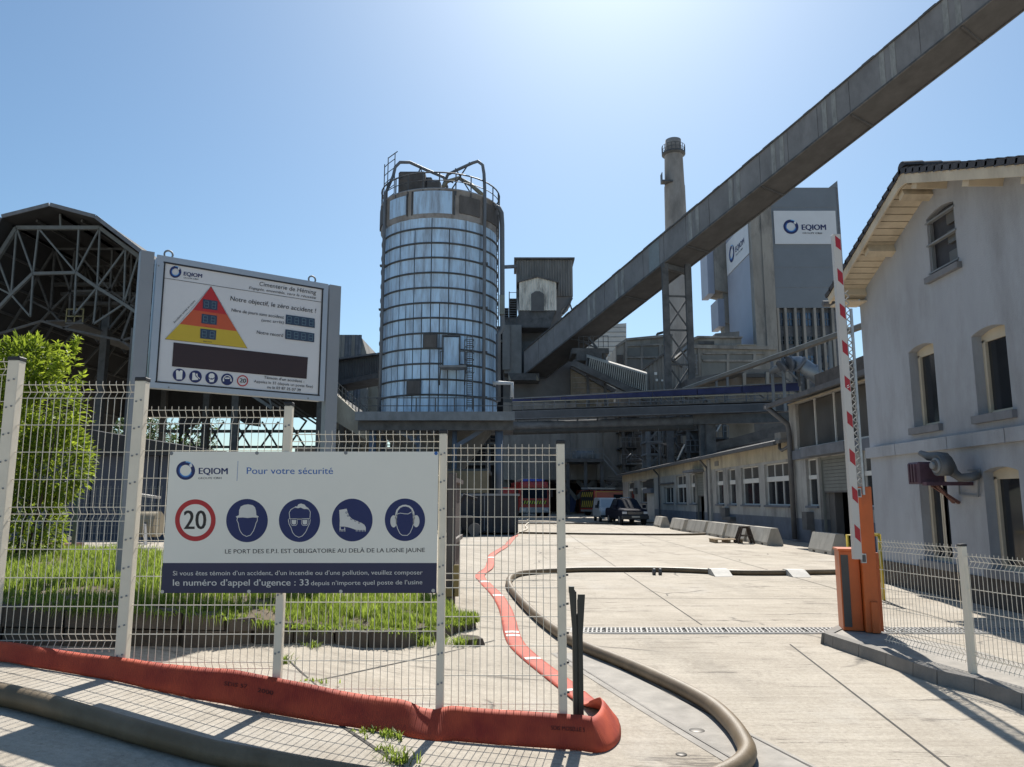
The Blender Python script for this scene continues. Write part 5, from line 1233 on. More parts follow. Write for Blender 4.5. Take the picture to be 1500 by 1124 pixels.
m_ = MB(); Wk.box(m_, YN, YJ, -1.6, -1.5, 0, ZE2 - .2); m_.build('inner_wall', mat('void_shade_black', (.02, .02, .022)), ws2)  # near-black backing paints the unlit loading bay
window(ws2, Wk, aw0, aw1, zw0, zw1, 1, Wk.px(1190, 702)[1], Wk.px(1190, 696)[1])
window(ws2, Wk, YN + .6, aS0 - .7, zw0, zw1 + .1, 3, Wk.px(1190, 702)[1], Wk.px(1190, 696)[1])
a = Wk.px(1165, 700)[0]
m_ = MB(); m_.tube([Wk.P(YJ + .1, .88, ZE2 - .12), Wk.P(a + .1, .8, ZE2 - .35), Wk.P(a, .2, ZE2 - .9), Wk.P(a, .16, ZE2 - 1.2), Wk.P(a, .16, .1)], .11, 10); m_.build('downpipe', GUT, ws2)
o_, b_ = wbox(ws2, 'junction_box', CONC_D, 1150, 1159, 634, 648, .05, .45)
m_ = MB(); zc_ = Wk.px(1155, 655)[1]; m_.tube([Wk.P(YJ + .4, .3, zc_ + .35), Wk.P(YJ + .45, .3, zc_ - .05), Wk.P(YJ + .2, .3, zc_ - .15), Wk.P(a, .18, zc_)], .07, 8); m_.build('overflow_pipe', GUT, ws2)
wbox(ws2, 'meter_box', DARK, 1186, 1193, 750, 776, 0, .3)

# ================================================================== the house on the right
HX = 7.7
Hs = Wall((HX, 0, 0), (0, 1, 0), (-1, 0, 0))
HW = mat('pale_grey_render', (0.345, 0.362, 0.395), 0.9, var=.09, scale=1.3, streak=.3, bump=.35, bscale=40, dirt=(.245, .25, .26), dscale=.8)
HBASE = mat('rough_brown_plinth', (0.085, 0.07, 0.058), 0.95, var=.35, scale=5, bump=.6, bscale=14)
SOFF = mat('cream_painted_wood', (0.56, 0.48, 0.36), 0.7, var=.1, scale=2, dirt=(.36, .30, .22), dscale=1.6)
TILE = mat('dark_roof_tile', (0.055, 0.052, 0.055), 0.75, var=.3, scale=6, rnd=.2)
BEIGE = mat('beige_frame_paint', (0.50, 0.44, 0.34), 0.6, var=.08, scale=3)
SILLG = mat('grey_sill_paint', (0.17, 0.175, 0.19), 0.8, var=.15, scale=4)
ye = PX(1261, 470, HX).y; ov = .6; ya_ = PX(1322, 250, HX - ov).y; za_ = PX(1323, 244, HX - ov).z
zee = PX(1213, 430, HX - ov); 
hz = thing('grey_rendered_house', 'pale grey rendered gabled house with dark tiles and cream eaves', 'house', (HX + 4, ya_, 0))
yf = ye; yn = 2 * ya_ - ye - .6
slope = (za_ - zee.z) / (zee.y - ya_)
zroof = lambda y: za_ - abs(y - ya_) * slope           # top of tiles
zun = lambda y: zroof(y) - .22                        # soffit
# gable wall with openings, cut into columns
def yz(u, v): q = PX(u, v, HX); return q.y, q.z
def op(uL, uR, vT, vB, um):
    yL = PX(uL, (vT + vB) / 2, HX).y; yR = PX(uR, (vT + vB) / 2, HX).y
    return (min(yL, yR), max(yL, yR), PX(um, vB, HX).z, PX(um, vT, HX).z)
oA = op(1334.5, 1372, 503, 625, 1352); oB = op(1427, 1478, 476, 606, 1452)
oC = op(1350, 1391, 690, 822, 1370); oD = (oB[0] - .12, oB[1] - .12, oC[2], oC[3]); oE = op(1359, 1401, 300, 397, 1380)
oD = op(1446, 1499, 700, 822, 1470); oD = (oD[0], oD[1], oC[2], oC[3])
oF = (oB[0] - 2.1, oB[1] - 2.1, oB[2], oB[3]); oG = (oF[0], oF[1], oC[2], oC[3])
ops = [oA, oB, oC, oD, oE, oF, oG]
def arch(o, h=.075, n=8):       # segmental head polygon (y,z) below which the opening lies
    y0, y1, z0, z1 = o; return [(y0 + (y1 - y0) * k / n, z1 - h * (2 * k / n - 1) ** 2) for k in range(n + 1)]
m_ = MB(); ZPL = .46
cuts = sorted({yn, yf, ya_} | {o[0] for o in ops} | {o[1] for o in ops} | {yn + (yf - yn) * k / 10 for k in range(11)})
cuts = [c for c in cuts if yn - 1e-6 <= c <= yf + 1e-6]
for i in range(len(cuts) - 1):
    c0, c1 = cuts[i], cuts[i + 1]; mid = (c0 + c1) / 2
    if c1 - c0 < 1e-4: continue
    seg = sorted([(o[2], o[3] - .075) for o in ops if o[0] < mid < o[1]]); z = ZPL
    for (h0, h1) in seg:
        Hs.box(m_, c0, c1, -.45, 0, z, h0); z = h1 + .075
    t0, t1 = zun(c0), zun(c1)
    m_.hexa([Hs.P(c0, 0, z), Hs.P(c1, 0, z), Hs.P(c1, -.45, z), Hs.P(c0, -.45, z), Hs.P(c0, 0, t0), Hs.P(c1, 0, t1), Hs.P(c1, -.45, t1), Hs.P(c0, -.45, t0)])
for o in ops:                   # arched spandrels over each opening
    ar = arch(o)
    for k in range(len(ar) - 1):
        (a0, b0), (a1, b1) = ar[k], ar[k + 1]; zt_ = o[3] + .0
        m_.hexa([Hs.P(a0, 0, b0), Hs.P(a1, 0, b1), Hs.P(a1, -.45, b1), Hs.P(a0, -.45, b0), Hs.P(a0, 0, zt_), Hs.P(a1, 0, zt_), Hs.P(a1, -.45, zt_), Hs.P(a0, -.45, zt_)])
m_.build('gable_wall', HW, hz)
m_ = MB(); m_.box(HX + .45, HX + 9, yf - .4, yf, ZPL, zun(yf)); m_.box(HX + .45, HX + 9, yn, yn + .4, ZPL, zun(yn)); m_.build('long_wall', HW, hz)
m_ = MB(); m_.box(HX - .04, HX + 9, yn - .04, yf + .04, -.1, ZPL); m_.build('plinth', HBASE, hz)
m_ = MB(); m_.box(HX + 1.0, HX + 8.8, yn + .5, yf - .5, .5, zun(yf) - .1); m_.build('dark_interior', mat('void_shade_black', (.02, .02, .022)), hz)  # near-black box paints the darkness of the rooms
# string course in three stones
zs = PX(1275, 660, HX).z; sc = [yf + .05, PX(1317, 655, HX).y, PX(1394, 648, HX).y, PX(1480, 640, HX).y, yn]
for k in range(4): m_ = MB(); Hs.box(m_, sc[k + 1] + .01, sc[k] - .01, -.02, .09, zs - .17, zs + .05); m_.build('string_course_stone', HW, hz)
def house_window(o, leaves, low_sill=True, fr=BEIGE, glz=GLASS_D):
    y0, y1, z0, z1 = o; ar = arch(o); m_ = MB(); rec = -.17
    Hs.box(m_, y0, y0 + .07, rec - .06, rec, z0, z1 - .15); Hs.box(m_, y1 - .07, y1, rec - .06, rec, z0, z1 - .15); Hs.box(m_, y0, y1, rec - .061, rec - .001, z0, z0 + .07)
    for k in range(len(ar) - 1):
        (a0, b0), (a1, b1) = ar[k], ar[k + 1]; m_.hexa([Hs.P(a0, rec, z1 - .19), Hs.P(a1, rec, z1 - .19), Hs.P(a1, rec - .06, z1 - .19), Hs.P(a0, rec - .06, z1 - .19), Hs.P(a0, rec, b0), Hs.P(a1, rec, b1), Hs.P(a1, rec - .06, b1), Hs.P(a0, rec - .06, b0)])
    for k in range(1, leaves): c = y0 + (y1 - y0) * k / leaves; Hs.box(m_, c - .05, c + .05, rec - .055, rec + .012, z0 + .01, z1 - .15)
    w_ = m_.build('window', fr, hz)
    for k in range(leaves):
        c0 = y0 + .06 + (y1 - y0 - .12) * k / leaves; c1 = y0 + .06 + (y1 - y0 - .12) * (k + 1) / leaves
        m_ = MB(); Hs.box(m_, c0 + .02, c1 - .02, rec - .05, rec - .03, z0 + .05, z1 - .17); m_.build('pane', glz, w_)
        for e0 in (c0 + .01, c1 - .05): m_ = MB(); Hs.box(m_, e0, e0 + .04, rec - .03, rec + .02, z0 + .05, z1 - .18); m_.build('sash', fr, w_)
    if low_sill:
        m_ = MB(); Hs.box(m_, y0 - .09, y1 + .09, -.3, .08, z0 - .13, z0 - .002); m_.build('sill', SILLG, w_)
    return w_
for o in (oA, oB, oC, oD, oF, oG): house_window(o, 2 if o in (oC, oG) else 1)
# attic window: dark boarding behind a bar frame
y0, y1, z0, z1 = oE; ar = arch(oE); m_ = MB()
m_.prism([Hs.P(y0, -.12, z0), Hs.P(y1, -.12, z0)] + [Hs.P(a, -.12, b) for a, b in reversed(ar)], (.06, 0, 0)); aw = m_.build('attic_window', mat('dark_attic_board', (.045, .045, .052), .7, var=.25, scale=3), hz)
for zz_ in (z0 + .06, z0 + (z1 - z0) * .50, z1 - .16): m_ = MB(); Hs.box(m_, y0 - .02, y1 + .04, -.06, .02, zz_ - .015, zz_ + .015); m_.build('window_bar', STEEL, aw)
for (f0, f1) in ((.07, .30), (.38, .62), (.68, .90)): m_ = MB(); Hs.box(m_, y0 + (y1 - y0) * .10, y0 + (y1 - y0) * .42, -.11, -.07, z0 + (z1 - z0) * f0, z0 + (z1 - z0) * f1 - .05); m_.build('pane', mat('murky_pane', (.10, .095, .085), .4), aw)
m_ = MB(); Hs.box(m_, y0 + .03, y0 + .05, -.07, -.02, z0 + .02, z1 - .2); Hs.box(m_, y1 - .05, y1 - .03, -.07, -.02, z0 + .02, z1 - .2); m_.build('window_bar', STEEL, aw)
m_ = MB(); Hs.box(m_, y0 - .09, y1 + .09, -.2, .09, z0 - .12, z0 - .01); m_.build('sill', SILLG, aw)
# roof: slabs, verge boards, soffit planks, purlin ends, tiles
yfe = zee.y; yne = 2 * ya_ - yfe
ln = math.hypot(1, slope); dn_f = V((0, 1 / ln, -slope / ln)); dn_n = V((0, -1 / ln, -slope / ln)); apx = V((HX - ov, ya_, za_))
for dn, LL in ((dn_f, (yfe - ya_) * ln), (dn_n, (yfe - ya_) * ln)):
    nrm = V((0, dn.y * 0 + (slope / ln) * (1 if dn.y > 0 else -1), 1 / ln))
    a_ = apx - nrm * .10; sl = MB(); sl.hexa([a_ - nrm * .06, a_ - nrm * .06 + dn * LL, a_ - nrm * .06 + dn * LL + V((ov + 9.6, 0, 0)), a_ - nrm * .06 + V((ov + 9.6, 0, 0)), a_, a_ + dn * LL, a_ + dn * LL + V((ov + 9.6, 0, 0)), a_ + V((ov + 9.6, 0, 0))]); sl.build('roof_slab', TILE, hz)
    # verge board
    v_ = MB(); b0 = apx - nrm * .12; v_.hexa([b0 - nrm * .17 - V((.035, 0, 0)), b0 - nrm * .17 + dn * LL - V((.035, 0, 0)), b0 - nrm * .17 + dn * LL, b0 - nrm * .17, b0 - V((.035, 0, 0)), b0 + dn * LL - V((.035, 0, 0)), b0 + dn * LL, b0]); v_.build('verge_board', SOFF, hz)
    # soffit planks
    n_ = 19; pw = LL / n_
    for k in range(n_):
        c0 = apx - nrm * .20 + dn * (k * pw + .012); c1 = apx - nrm * .20 + dn * ((k + 1) * pw - .012); q_ = MB()
        q_.hexa([c0 - nrm * .02, c1 - nrm * .02, c1 - nrm * .02 + V((ov + .02, 0, 0)), c0 - nrm * .02 + V((ov + .02, 0, 0)), c0, c1, c1 + V((ov + .02, 0, 0)), c0 + V((ov + .02, 0, 0))]); q_.build('soffit_plank', SOFF, hz)
    for fr_ in (.10, .52, .90):
        c0 = apx - nrm * .30 + dn * (LL * fr_); q_ = MB(); q_.beam(c0 + V((.06, 0, 0)), c0 + V((ov + .1, 0, 0)), .18, .17, up=nrm); q_.build('purlin_end', SOFF, hz)
    # verge tiles and the first course inboard
    nt_ = int(LL / .235)
    for k in range(nt_):
        for row in range(2):
            c0 = apx - nrm * .035 + dn * (k * LL / nt_) + V((-.06 + row * .27, 0, 0)); e = dn * (LL / nt_ + .05); lift = nrm * .035; q_ = MB()
            q_.hexa([c0 - nrm * (.10 if row == 0 else .02), c0 + e - nrm * (.10 if row == 0 else .02) + lift, c0 + e + V((.26, 0, 0)) - nrm * .02 + lift, c0 + V((.26, 0, 0)) - nrm * .02, c0 + nrm * .0, c0 + e + lift, c0 + e + V((.26, 0, 0)) + lift * 1.1, c0 + V((.26, 0, 0)) + nrm * .01]); q_.build('verge_tile' if row == 0 else 'roof_tile', TILE, hz)
m_ = MB(); c0 = apx - V((0, 0, .34)); m_.box(c0.x + .01, c0.x + ov + .1, c0.y - .1, c0.y + .1, c0.z - .04, c0.z + .14); m_.build('purlin_end', SOFF, hz)
m_ = MB(); m_.prism([apx + V((-.036, -.1, -.1)), apx + V((-.036, .1, -.1)), apx + V((-.036, .14, -.36)), apx + V((-.036, -.14, -.36))], (.035, 0, 0)); m_.build('verge_board', SOFF, hz)
m_ = MB()
for k in range(30): c0 = V((HX - ov - .02 + k * .34, ya_, za_ + .02)); m_.prism([c0 + V((0, .13 * math.cos(q), .11 * math.sin(q) - .03)) for q in [math.pi * i / 6 for i in range(7)]], (.36, 0, .02))
m_.build('ridge_tiles', TILE, hz)
m_ = MB(); q = apx + dn_f * ((yfe - ya_) * ln) - V((0, 0, .22)); m_.tube([q + V((-.1, .08, 0)), q + V((10, .08, 0))], .07, 8); m_.build('gutter', GUT, hz)
m_ = MB(); m_.box(HX - ov + .02, HX + .01, yfe - .55, yfe - .02, zroof(yfe) - .33, zroof(yfe) - .30); m_.build('boxed_eave', SOFF, hz)

# ---- fume extractor bolted to the gable wall
PUR = mat('dull_purple_paint', (0.085, 0.045, 0.065), 0.6, var=.2, scale=5)
FANG = mat('dusty_fan_grey', (0.10, 0.105, 0.11), 0.6, var=.25, scale=4)
fan = thing('wall_fume_extractor', 'purple and grey fume extractor with curved duct bolted to the house wall', 'extractor fan', PX(1385, 695, HX - .1))
def hx_(u, v, out): return PX(u, v, HX - out)
c0 = hx_(1366, 700, .55)
m_ = MB(); a_ = hx_(1351, 678, .6); b_ = hx_(1366, 709, .6); m_.bbox(HX - .85, HX - .40, min(a_.y, b_.y) - .05, max(a_.y, b_.y) + .05, b_.z, a_.z, .03); fb = m_.build('motor_box', PUR, fan)
for k in range(3): m_ = MB(); yy = b_.y + (a_.y - b_.y) * (k + .5) / 3; m_.box(HX - .875, HX - .849, yy - .02, yy + .02, b_.z + .03, a_.z - .03); m_.build('box_rib', PUR, fb)
m_ = MB(); m_.box(HX - .8, HX - .02, hx_(1392, 706, .4).y, b_.y - .05, b_.z - .03, b_.z + .03); m_.build('bracket_shelf', PUR, fan)
c1 = hx_(1379, 682, .62)
m_ = MB(); m_.tube([c1 + V((-.08, 0, 0)), c1 + V((.12, 0, 0))], .17, 24); sc_ = m_.build('fan_scroll', FANG, fan)
for r_, x_, mt in ((.12, -.11, STEEL), (.09, -.13, RUSTY), (.055, -.17, STEEL)): m_ = MB(); m_.tube([c1 + V((x_, 0, 0)), c1 + V((x_ + .06, 0, 0))], r_, 20); m_.build('fan_hub', mt, sc_)
m_ = MB(); q = [hx_(1349, 664, .55), hx_(1360, 669, .55), hx_(1372, 669, .5), hx_(1384, 670, .45), hx_(1391, 680, .4), hx_(1397, 693, .35), hx_(1407, 700, .3), hx_(1424, 699, .22), hx_(1430, 697, .1), hx_(1430, 697, -.05)]
m_.tube(q, [.05, .07, .085, .085, .085, .08, .07, .07, .07, .07], 14); m_.build('curved_duct', FANG, fan)
m_ = MB(); a_ = hx_(1418, 689, .03); b_ = hx_(1434, 727, .03)
for (u0, v0, u1, v1) in ((1418, 689, 1434, 688), (1434, 688, 1433, 727), (1406, 725, 1433, 727), (1404, 705, 1406, 725)): m_.beam(hx_(u0, v0, .04), hx_(u1, v1, .04), .025)
m_.build('patch_frame', STEEL, fan)
for (u0, v0, u1, v1) in ((1365, 711, 1405, 737), (1373, 711, 1397, 736)): m_ = MB(); m_.beam(hx_(u0, v0, .5), hx_(u1, v1, .02), .045); m_.build('stay_bar', mat('rusty_stay', (.13, .06, .05), .8), fan)
# ================================================================== NEAR THINGS
# ---- raised grass bed with kerb stones
STONE = mat('old_kerb_stone', (0.082, 0.068, 0.054), 0.95, var=.3, scale=4, bump=.7, bscale=18, rnd=.2)
SOIL = mat('dry_soil', (0.12, 0.09, 0.055), 0.95, var=.35, scale=5, bump=.6, bscale=20)
edge_px = [(-260, 940), (-120, 944), (0, 946), (90, 947), (180, 948), (265, 948), (330, 947), (372, 944), (430, 943), (490, 944), (540, 950), (590, 950), (630, 941), (665, 930), (700, 921)]
edge_h = [.30, .30, .29, .29, .29, .28, .25, .20, .17, .16, .18, .17, .14, .12, .10]
E = [PG(u, v) for u, v in edge_px]
bed = thing('raised_grass_bed', 'raised grass bed edged with rough kerb stones behind the fence', 'planter bed', (-3, 9.5, 0))
def bed_z(x, y):
    if x <= E[0].x: return E[0].z + edge_h[0]
    for i in range(len(E) - 1):
        if E[i].x <= x <= E[i + 1].x:
            t = (x - E[i].x) / (E[i + 1].x - E[i].x); return (E[i].z + edge_h[i]) * (1 - t) + (E[i + 1].z + edge_h[i + 1]) * t - .02
    return E[-1].z + edge_h[-1]
def edge_y(x):
    if x <= E[0].x: return E[0].y
    for i in range(len(E) - 1):
        if E[i].x <= x <= E[i + 1].x: t = (x - E[i].x) / (E[i + 1].x - E[i].x); return E[i].y * (1 - t) + E[i + 1].y * t
    return E[-1].y
rg = random.Random(9)
YB = 11.6
def back_y(x): return YB if x < -1.6 else YB - (x + 1.6) * 1.4
m_ = MB(); xs_ = [-16 + k * .3 for k in range(54)]; xs_ = [x for x in xs_ if x < E[-1].x]; ny = 10; vs = []
for x in xs_:
    y0, y1 = edge_y(x) + .06, max(back_y(x), edge_y(x) + .3)
    for j in range(ny): y = y0 + (y1 - y0) * j / (ny - 1); vs.append((x, y, bed_z(x, y) + .03 * math.sin(x * 3 + y * 2) - (.02 if j == 0 else 0) - (.25 if j == ny - 1 else 0)))
m_.add(vs, [(i * ny + j, (i + 1) * ny + j, (i + 1) * ny + j + 1, i * ny + j + 1) for i in range(len(xs_) - 1) for j in range(ny - 1)], True)
m_.build('soil', SOIL, bed)
for i in range(len(E) - 1):
    a, b = E[i], E[i + 1]; L_ = (b - a).length; n_ = max(1, round(L_ / .55)); d = (b - a) / n_; t = d.normalized(); s_ = V((-t.y, t.x, 0))
    courses = 2 if edge_h[i] > .24 else 1
    for k in range(n_):
        for c in range(courses):
            hh_ = (edge_h[i] + (edge_h[i + 1] - edge_h[i]) * k / n_); z0_, z1_ = hh_ * c / courses, hh_ * (c + 1) / courses
            p = a + d * k + t * .012; q = a + d * (k + 1) - t * .012; j_ = rg.uniform(-.02, .02) - (.02 * c)
            m_ = MB(); w_ = .16
            def pt(b_, o, z): zz = ground_z(b_.x, b_.y); return V((b_.x, b_.y, zz + z)) + s_ * (o + j_)
            r_ = lambda: rg.uniform(-.012, .012)
            lo_ = [pt(p, 0, z0_ - (.04 if c == 0 else 0)), pt(q, 0, z0_ - (.04 if c == 0 else 0)), pt(q, w_, z0_), pt(p, w_, z0_)]
            hi = [pt(p, .015, z1_ - .015 + r_()), pt(q, .015, z1_ - .015 + r_()), pt(q, w_, z1_ + r_()), pt(p, w_, z1_ + r_())]
            m_.hexa([v + V((r_(), r_(), 0)) for v in lo_] + [v + V((r_(), r_(), 0)) for v in hi]); m_.build('kerb_stone', STONE, bed)
# loose broken stone at the end of the bed
p = PG(688, 944); m_ = MB(); pts = []
for k in range(7): a = k * 2 * math.pi / 7; pts.append(p + V((.17 * math.cos(a) * rg.uniform(.8, 1.2), .12 * math.sin(a) * rg.uniform(.8, 1.2), -.01)))
tp = [q * .75 + p * .25 + V((rg.uniform(-.02, .02), 0, .085 + rg.uniform(-.02, .03))) for q in pts]
m_.add(pts + tp, [tuple(range(7, 14))] + [(i, (i + 1) % 7, 7 + (i + 1) % 7, 7 + i) for i in range(7)]); tag(m_.build('broken_stone', STONE), 'loose broken grey stone at the right end of the grass bed', 'stone')

# ---- grass blades
def blade_mat(name, c1, c2, tr=.35):
    m = bpy.data.materials.new(name); m.use_nodes = True; nt = m.node_tree; n = nt.nodes; L = nt.links.new; b = n['Principled BSDF']; b.inputs['Roughness'].default_value = .5
    b.inputs['Specular IOR Level'].default_value = .35
    at = n.new('ShaderNodeAttribute'); at.attribute_name = 'tone'; r = n.new('ShaderNodeValToRGB'); L(at.outputs['Fac'], r.inputs[0]); e = r.color_ramp.elements; e[0].color = (*c1, 1); e[1].color = (*c2, 1)
    L(r.outputs[0], b.inputs['Base Color'])
    t = n.new('ShaderNodeBsdfTranslucent'); hs = n.new('ShaderNodeHueSaturation'); hs.inputs['Value'].default_value = 1.9; hs.inputs['Hue'].default_value = .485; L(r.outputs[0], hs.inputs['Color']); L(hs.outputs[0], t.inputs['Color'])
    mx = n.new('ShaderNodeMixShader'); mx.inputs[0].default_value = tr; L(b.outputs[0], mx.inputs[1]); L(t.outputs[0], mx.inputs[2]); L(mx.outputs[0], n['Material Output'].inputs['Surface'])
    return m
GRASS = blade_mat('grass_blade', (.05, .09, .012), (.23, .32, .05), .5)
def tone_mesh(name, vs, fs, tones, m, parent=None, kind=None):
    me = bpy.data.meshes.new(name); me.from_pydata(vs, [], fs); at = me.attributes.new('tone', 'FLOAT', 'POINT'); at.data.foreach_set('value', tones); me.materials.append(m); me.update()
    o = bpy.data.objects.new(name, me); COL.objects.link(o)
    if parent is not None: o.parent = parent
    if kind: o['kind'] = kind
    return o
vs, fs, tn = [], [], []
rg = random.Random(4)
def blades(x, y, z, n, hgt, spread, lean=.4, tbase=0.0):
    for _ in range(n):
        a = rg.uniform(0, 6.283); r_ = rg.uniform(0, spread); bx, by = x + r_ * math.cos(a), y + r_ * math.sin(a); h = hgt * rg.uniform(.5, 1.15); la = rg.uniform(0, 6.283); l = rg.uniform(0, lean) * h
        w_ = rg.uniform(.003, .006); wx, wy = w_ * math.cos(la + 1.57), w_ * math.sin(la + 1.57); o = len(vs)
        vs.extend([(bx - wx, by - wy, z - .01), (bx + wx, by + wy, z - .01), (bx + l * .35 * math.cos(la) + wx * .8, by + l * .35 * math.sin(la) + wy * .8, z + h * .6), (bx + l * .35 * math.cos(la) - wx * .8, by + l * .35 * math.sin(la) - wy * .8, z + h * .6), (bx + l * math.cos(la), by + l * math.sin(la), z + h)])
        fs.extend([(o, o + 1, o + 2, o + 3), (o + 3, o + 2, o + 4)]); t = min(1, max(0, rg.gauss(.5 + tbase, .22))); tn.extend([t * .6, t * .6, t, t, min(1, t + .15)])
x = -8.5
cnt = 0
while cnt < 6800:
    bx = rg.uniform(-8.2, E[-1].x + .02); y0, y1 = edge_y(bx) + .05, back_y(bx)
    if y1 < y0 + .1: continue
    t = rg.random() ** 1.15; by = y0 + (y1 - y0) * t; cnt += 1
    if math.sin(bx * 3.7 + 1.3 * by) * math.sin(by * 4.1 - bx) > .55 + rg.uniform(-.2, .4): continue
    pn = math.sin(bx * 2.1 + by) * math.sin(by * 1.7 - bx) * .5
    hg = .085 + .035 * pn + (.04 if t > .15 else 0)
    if t < .06 and bx > -3.4: hg *= .5
    blades(bx, by, bed_z(bx, by), 9 if t < .5 else 7, hg, .06, .7, .12 * pn)
for k in range(2600):        # tufts spilling over the kerb stones, and dry straw at the edge
    bx = rg.uniform(-8.0, E[-1].x + .02)
    if math.sin(bx * 5.3) + math.sin(bx * 2.1 + 1) < rg.uniform(-1.6, 1.2): continue
    by = edge_y(bx) + rg.uniform(-.03, .12); z = bed_z(bx, by); a = rg.uniform(-2.4, -.7); L_ = rg.uniform(.05, .13); wx = rg.uniform(.003, .006); o = len(vs)
    vs.extend([(bx - wx, by, z - .01), (bx + wx, by, z - .01), (bx + wx + .4 * L_ * math.cos(a), by + .4 * L_ * math.sin(a), z + .03), (bx - wx + .4 * L_ * math.cos(a), by + .4 * L_ * math.sin(a), z + .03), (bx + L_ * math.cos(a), by + L_ * math.sin(a) * .8, z - rg.uniform(0, .08))]); fs.extend([(o, o + 1, o + 2, o + 3), (o + 3, o + 2, o + 4)]); t = rg.uniform(.2, .8); tn.extend([t] * 5)
tone_mesh('grass', vs, fs, tn, GRASS, kind='stuff')
S.objects['grass']['label'] = 'long bright green grass growing on the raised bed'; S.objects['grass']['category'] = 'grass'
# weeds in the joints
def weed(p, n, hgt, sp, label):
    vs.clear(); fs.clear(); tn.clear()
    for _ in range(n): blades(p.x + rg.gauss(0, sp), p.y + rg.gauss(0, sp * .6), p.z + .004, 3, hgt, .02, 1.6, .2)
    o = tone_mesh('weed', list(vs), list(fs), list(tn), GRASS); tag(o, label, 'weed')
weed(PG(416, 972), 14, .07, .03, 'small weed in the concrete just right of the second fence post')
weed(PG(575, 1082), 26, .05, .05, 'low weed in the joint below the white marks of the orange hose')
weed(PG(540, 1075), 22, .035, .06, 'flat weed runner in the foreground joint, the left one')
weed(PG(584, 1116), 26, .07, .05, 'weed tuft at the bottom edge of the foreground joint')
weed(PG(565, 1100), 18, .035, .04, 'tiny weed between the two foreground tufts')
weed(PG(620, 945), 40, .13, .08, 'tall weed clump against the kerb stones near the third fence post')
weed(PG(668, 945), 50, .10, .10, 'weeds around the loose broken stone')
weed(PG(455, 948), 14, .06, .05, 'weed at the foot of the kerb stones below the safety sign')
weed(PG(462, 1000), 16, .03, .07, 'sparse weed in the diagonal slab joint behind the fence')
# dark joint from the left foreground to the bottom
j = MB(); strip(j, PG(480, 1050), PG(590, 1124), .03, .004, 6); strip(j, PG(420, 965), PG(470, 1010), .02, .004, 6); strip(j, PG(-40, 985), PG(-30, 1124), .02, .004, 4); struct(j.build('foreground_joint', JOINT, flipfix=False))

# ---- leafy bush on the left
def leaf_cloud(n, place, size, wid, m, name='foliage', parent=None, seed=1, droop=.2, tonef=None):
    r = random.Random(seed); V_, F_, T_ = [], [], []
    for _ in range(n):
        c, out, tb = place(r); s = size * r.uniform(.6, 1.25); d = (out + V((r.gauss(0, .6), r.gauss(0, .6), r.gauss(0, .5) - droop + .35))).normalized(); sd = d.cross(V((r.gauss(0, .4), r.gauss(0, .4), 1))).normalized(); up_ = sd.cross(d)
        o = len(V_); w_ = wid * s; V_ += [tuple(c), tuple(c + d * s * .45 + sd * w_ + up_ * s * .04), tuple(c + d * s - up_ * s * .12), tuple(c + d * s * .45 - sd * w_ + up_ * s * .04), tuple(c + d * s * .5 - up_ * s * .03)]
        F_ += [(o, o + 1, o + 4), (o + 1, o + 2, o + 4), (o, o + 4, o + 3), (o + 4, o + 2, o + 3)]; t = min(1, max(0, tb + r.gauss(0, .15))); T_ += [t * .9, t, min(1, t + .1), t, t * .85]
    return tone_mesh(name, V_, F_, T_, m, parent)
LEAF = blade_mat('bush_leaf', (.02, .055, .006), (.27, .36, .035), .45)
bush = thing('leafy_bush', 'dense bright green leafy bush at the left behind the fence', 'bush', (-6.58, 10.0, .75)); bush.scale = (1.05, 1.0, 1.06)
bc = [(V((0.05, 0.0, 1.95)), V((.80, .7, .75))), (V((-.1, .1, 1.2)), V((.95, .8, .95))), (V((.25, 0, .55)), V((.45, .5, .55))), (V((-.9, .2, 1.9)), V((1.0, .8, .8))), (V((.62, -.1, 1.35)), V((.42, .45, .5))), (V((-1.2, .2, 1.0)), V((1.1, .9, 1.0))), (V((.15, -.1, 2.5)), V((.35, .4, .4))), (V((-.55, 0, 2.45)), V((.5, .5, .4)))]
shoots = []
rs = random.Random(8)
for _ in range(46): a = rs.uniform(0, 6.283); shoots.append((V((rs.uniform(-1.3, .8), rs.uniform(-.5, .3), rs.uniform(1.2, 2.6))), V((rs.gauss(.1, .35), rs.gauss(-.25, .3), 1)).normalized(), rs.uniform(.25, .55)))
def bplace(r):
    if r.random() < .2:
        b, d, L_ = r.choice(shoots); t = r.random(); return b + d * (L_ * t), V((r.gauss(0, 1), r.gauss(0, 1), .5)).normalized(), .75
    c, e = r.choice(bc); d = V((r.gauss(0, 1), r.gauss(0, 1), r.gauss(0, 1))).normalized(); k = r.uniform(.55, 1.05) ** .6
    clump = .5 + .5 * math.sin(7 * d.x + 3 * c.x) * math.sin(6 * d.z + 2) * math.cos(5 * d.y)
    k *= .88 + .2 * clump; q = c + V((d.x * e.x, d.y * e.y, d.z * e.z)) * k
    return q, d, .25 + .5 * clump  # recessed clumps get darker leaves, painting the shade inside the bush
leaf_cloud(17000, bplace, .105, .17, LEAF, 'foliage', bush, 3)
m_ = MB()
for _ in range(26):
    a = V((rs.uniform(-.9, .4), rs.uniform(-.2, .2), -.05)); b = V((a.x * 1.5 + rs.uniform(-.3, .3), rs.uniform(-.5, .5), rs.uniform(1.0, 2.4))); m_.tube([a, (a + b) / 2 + V((rs.uniform(-.1, .1), 0, 0)), b], [.02, .015, .006], 5)
m_.build('stems', mat('bark', (.07, .05, .035), .9), bush, local=True)
LEAF2 = blade_mat('small_plant_leaf', (.03, .07, .012), (.14, .2, .03), .3)
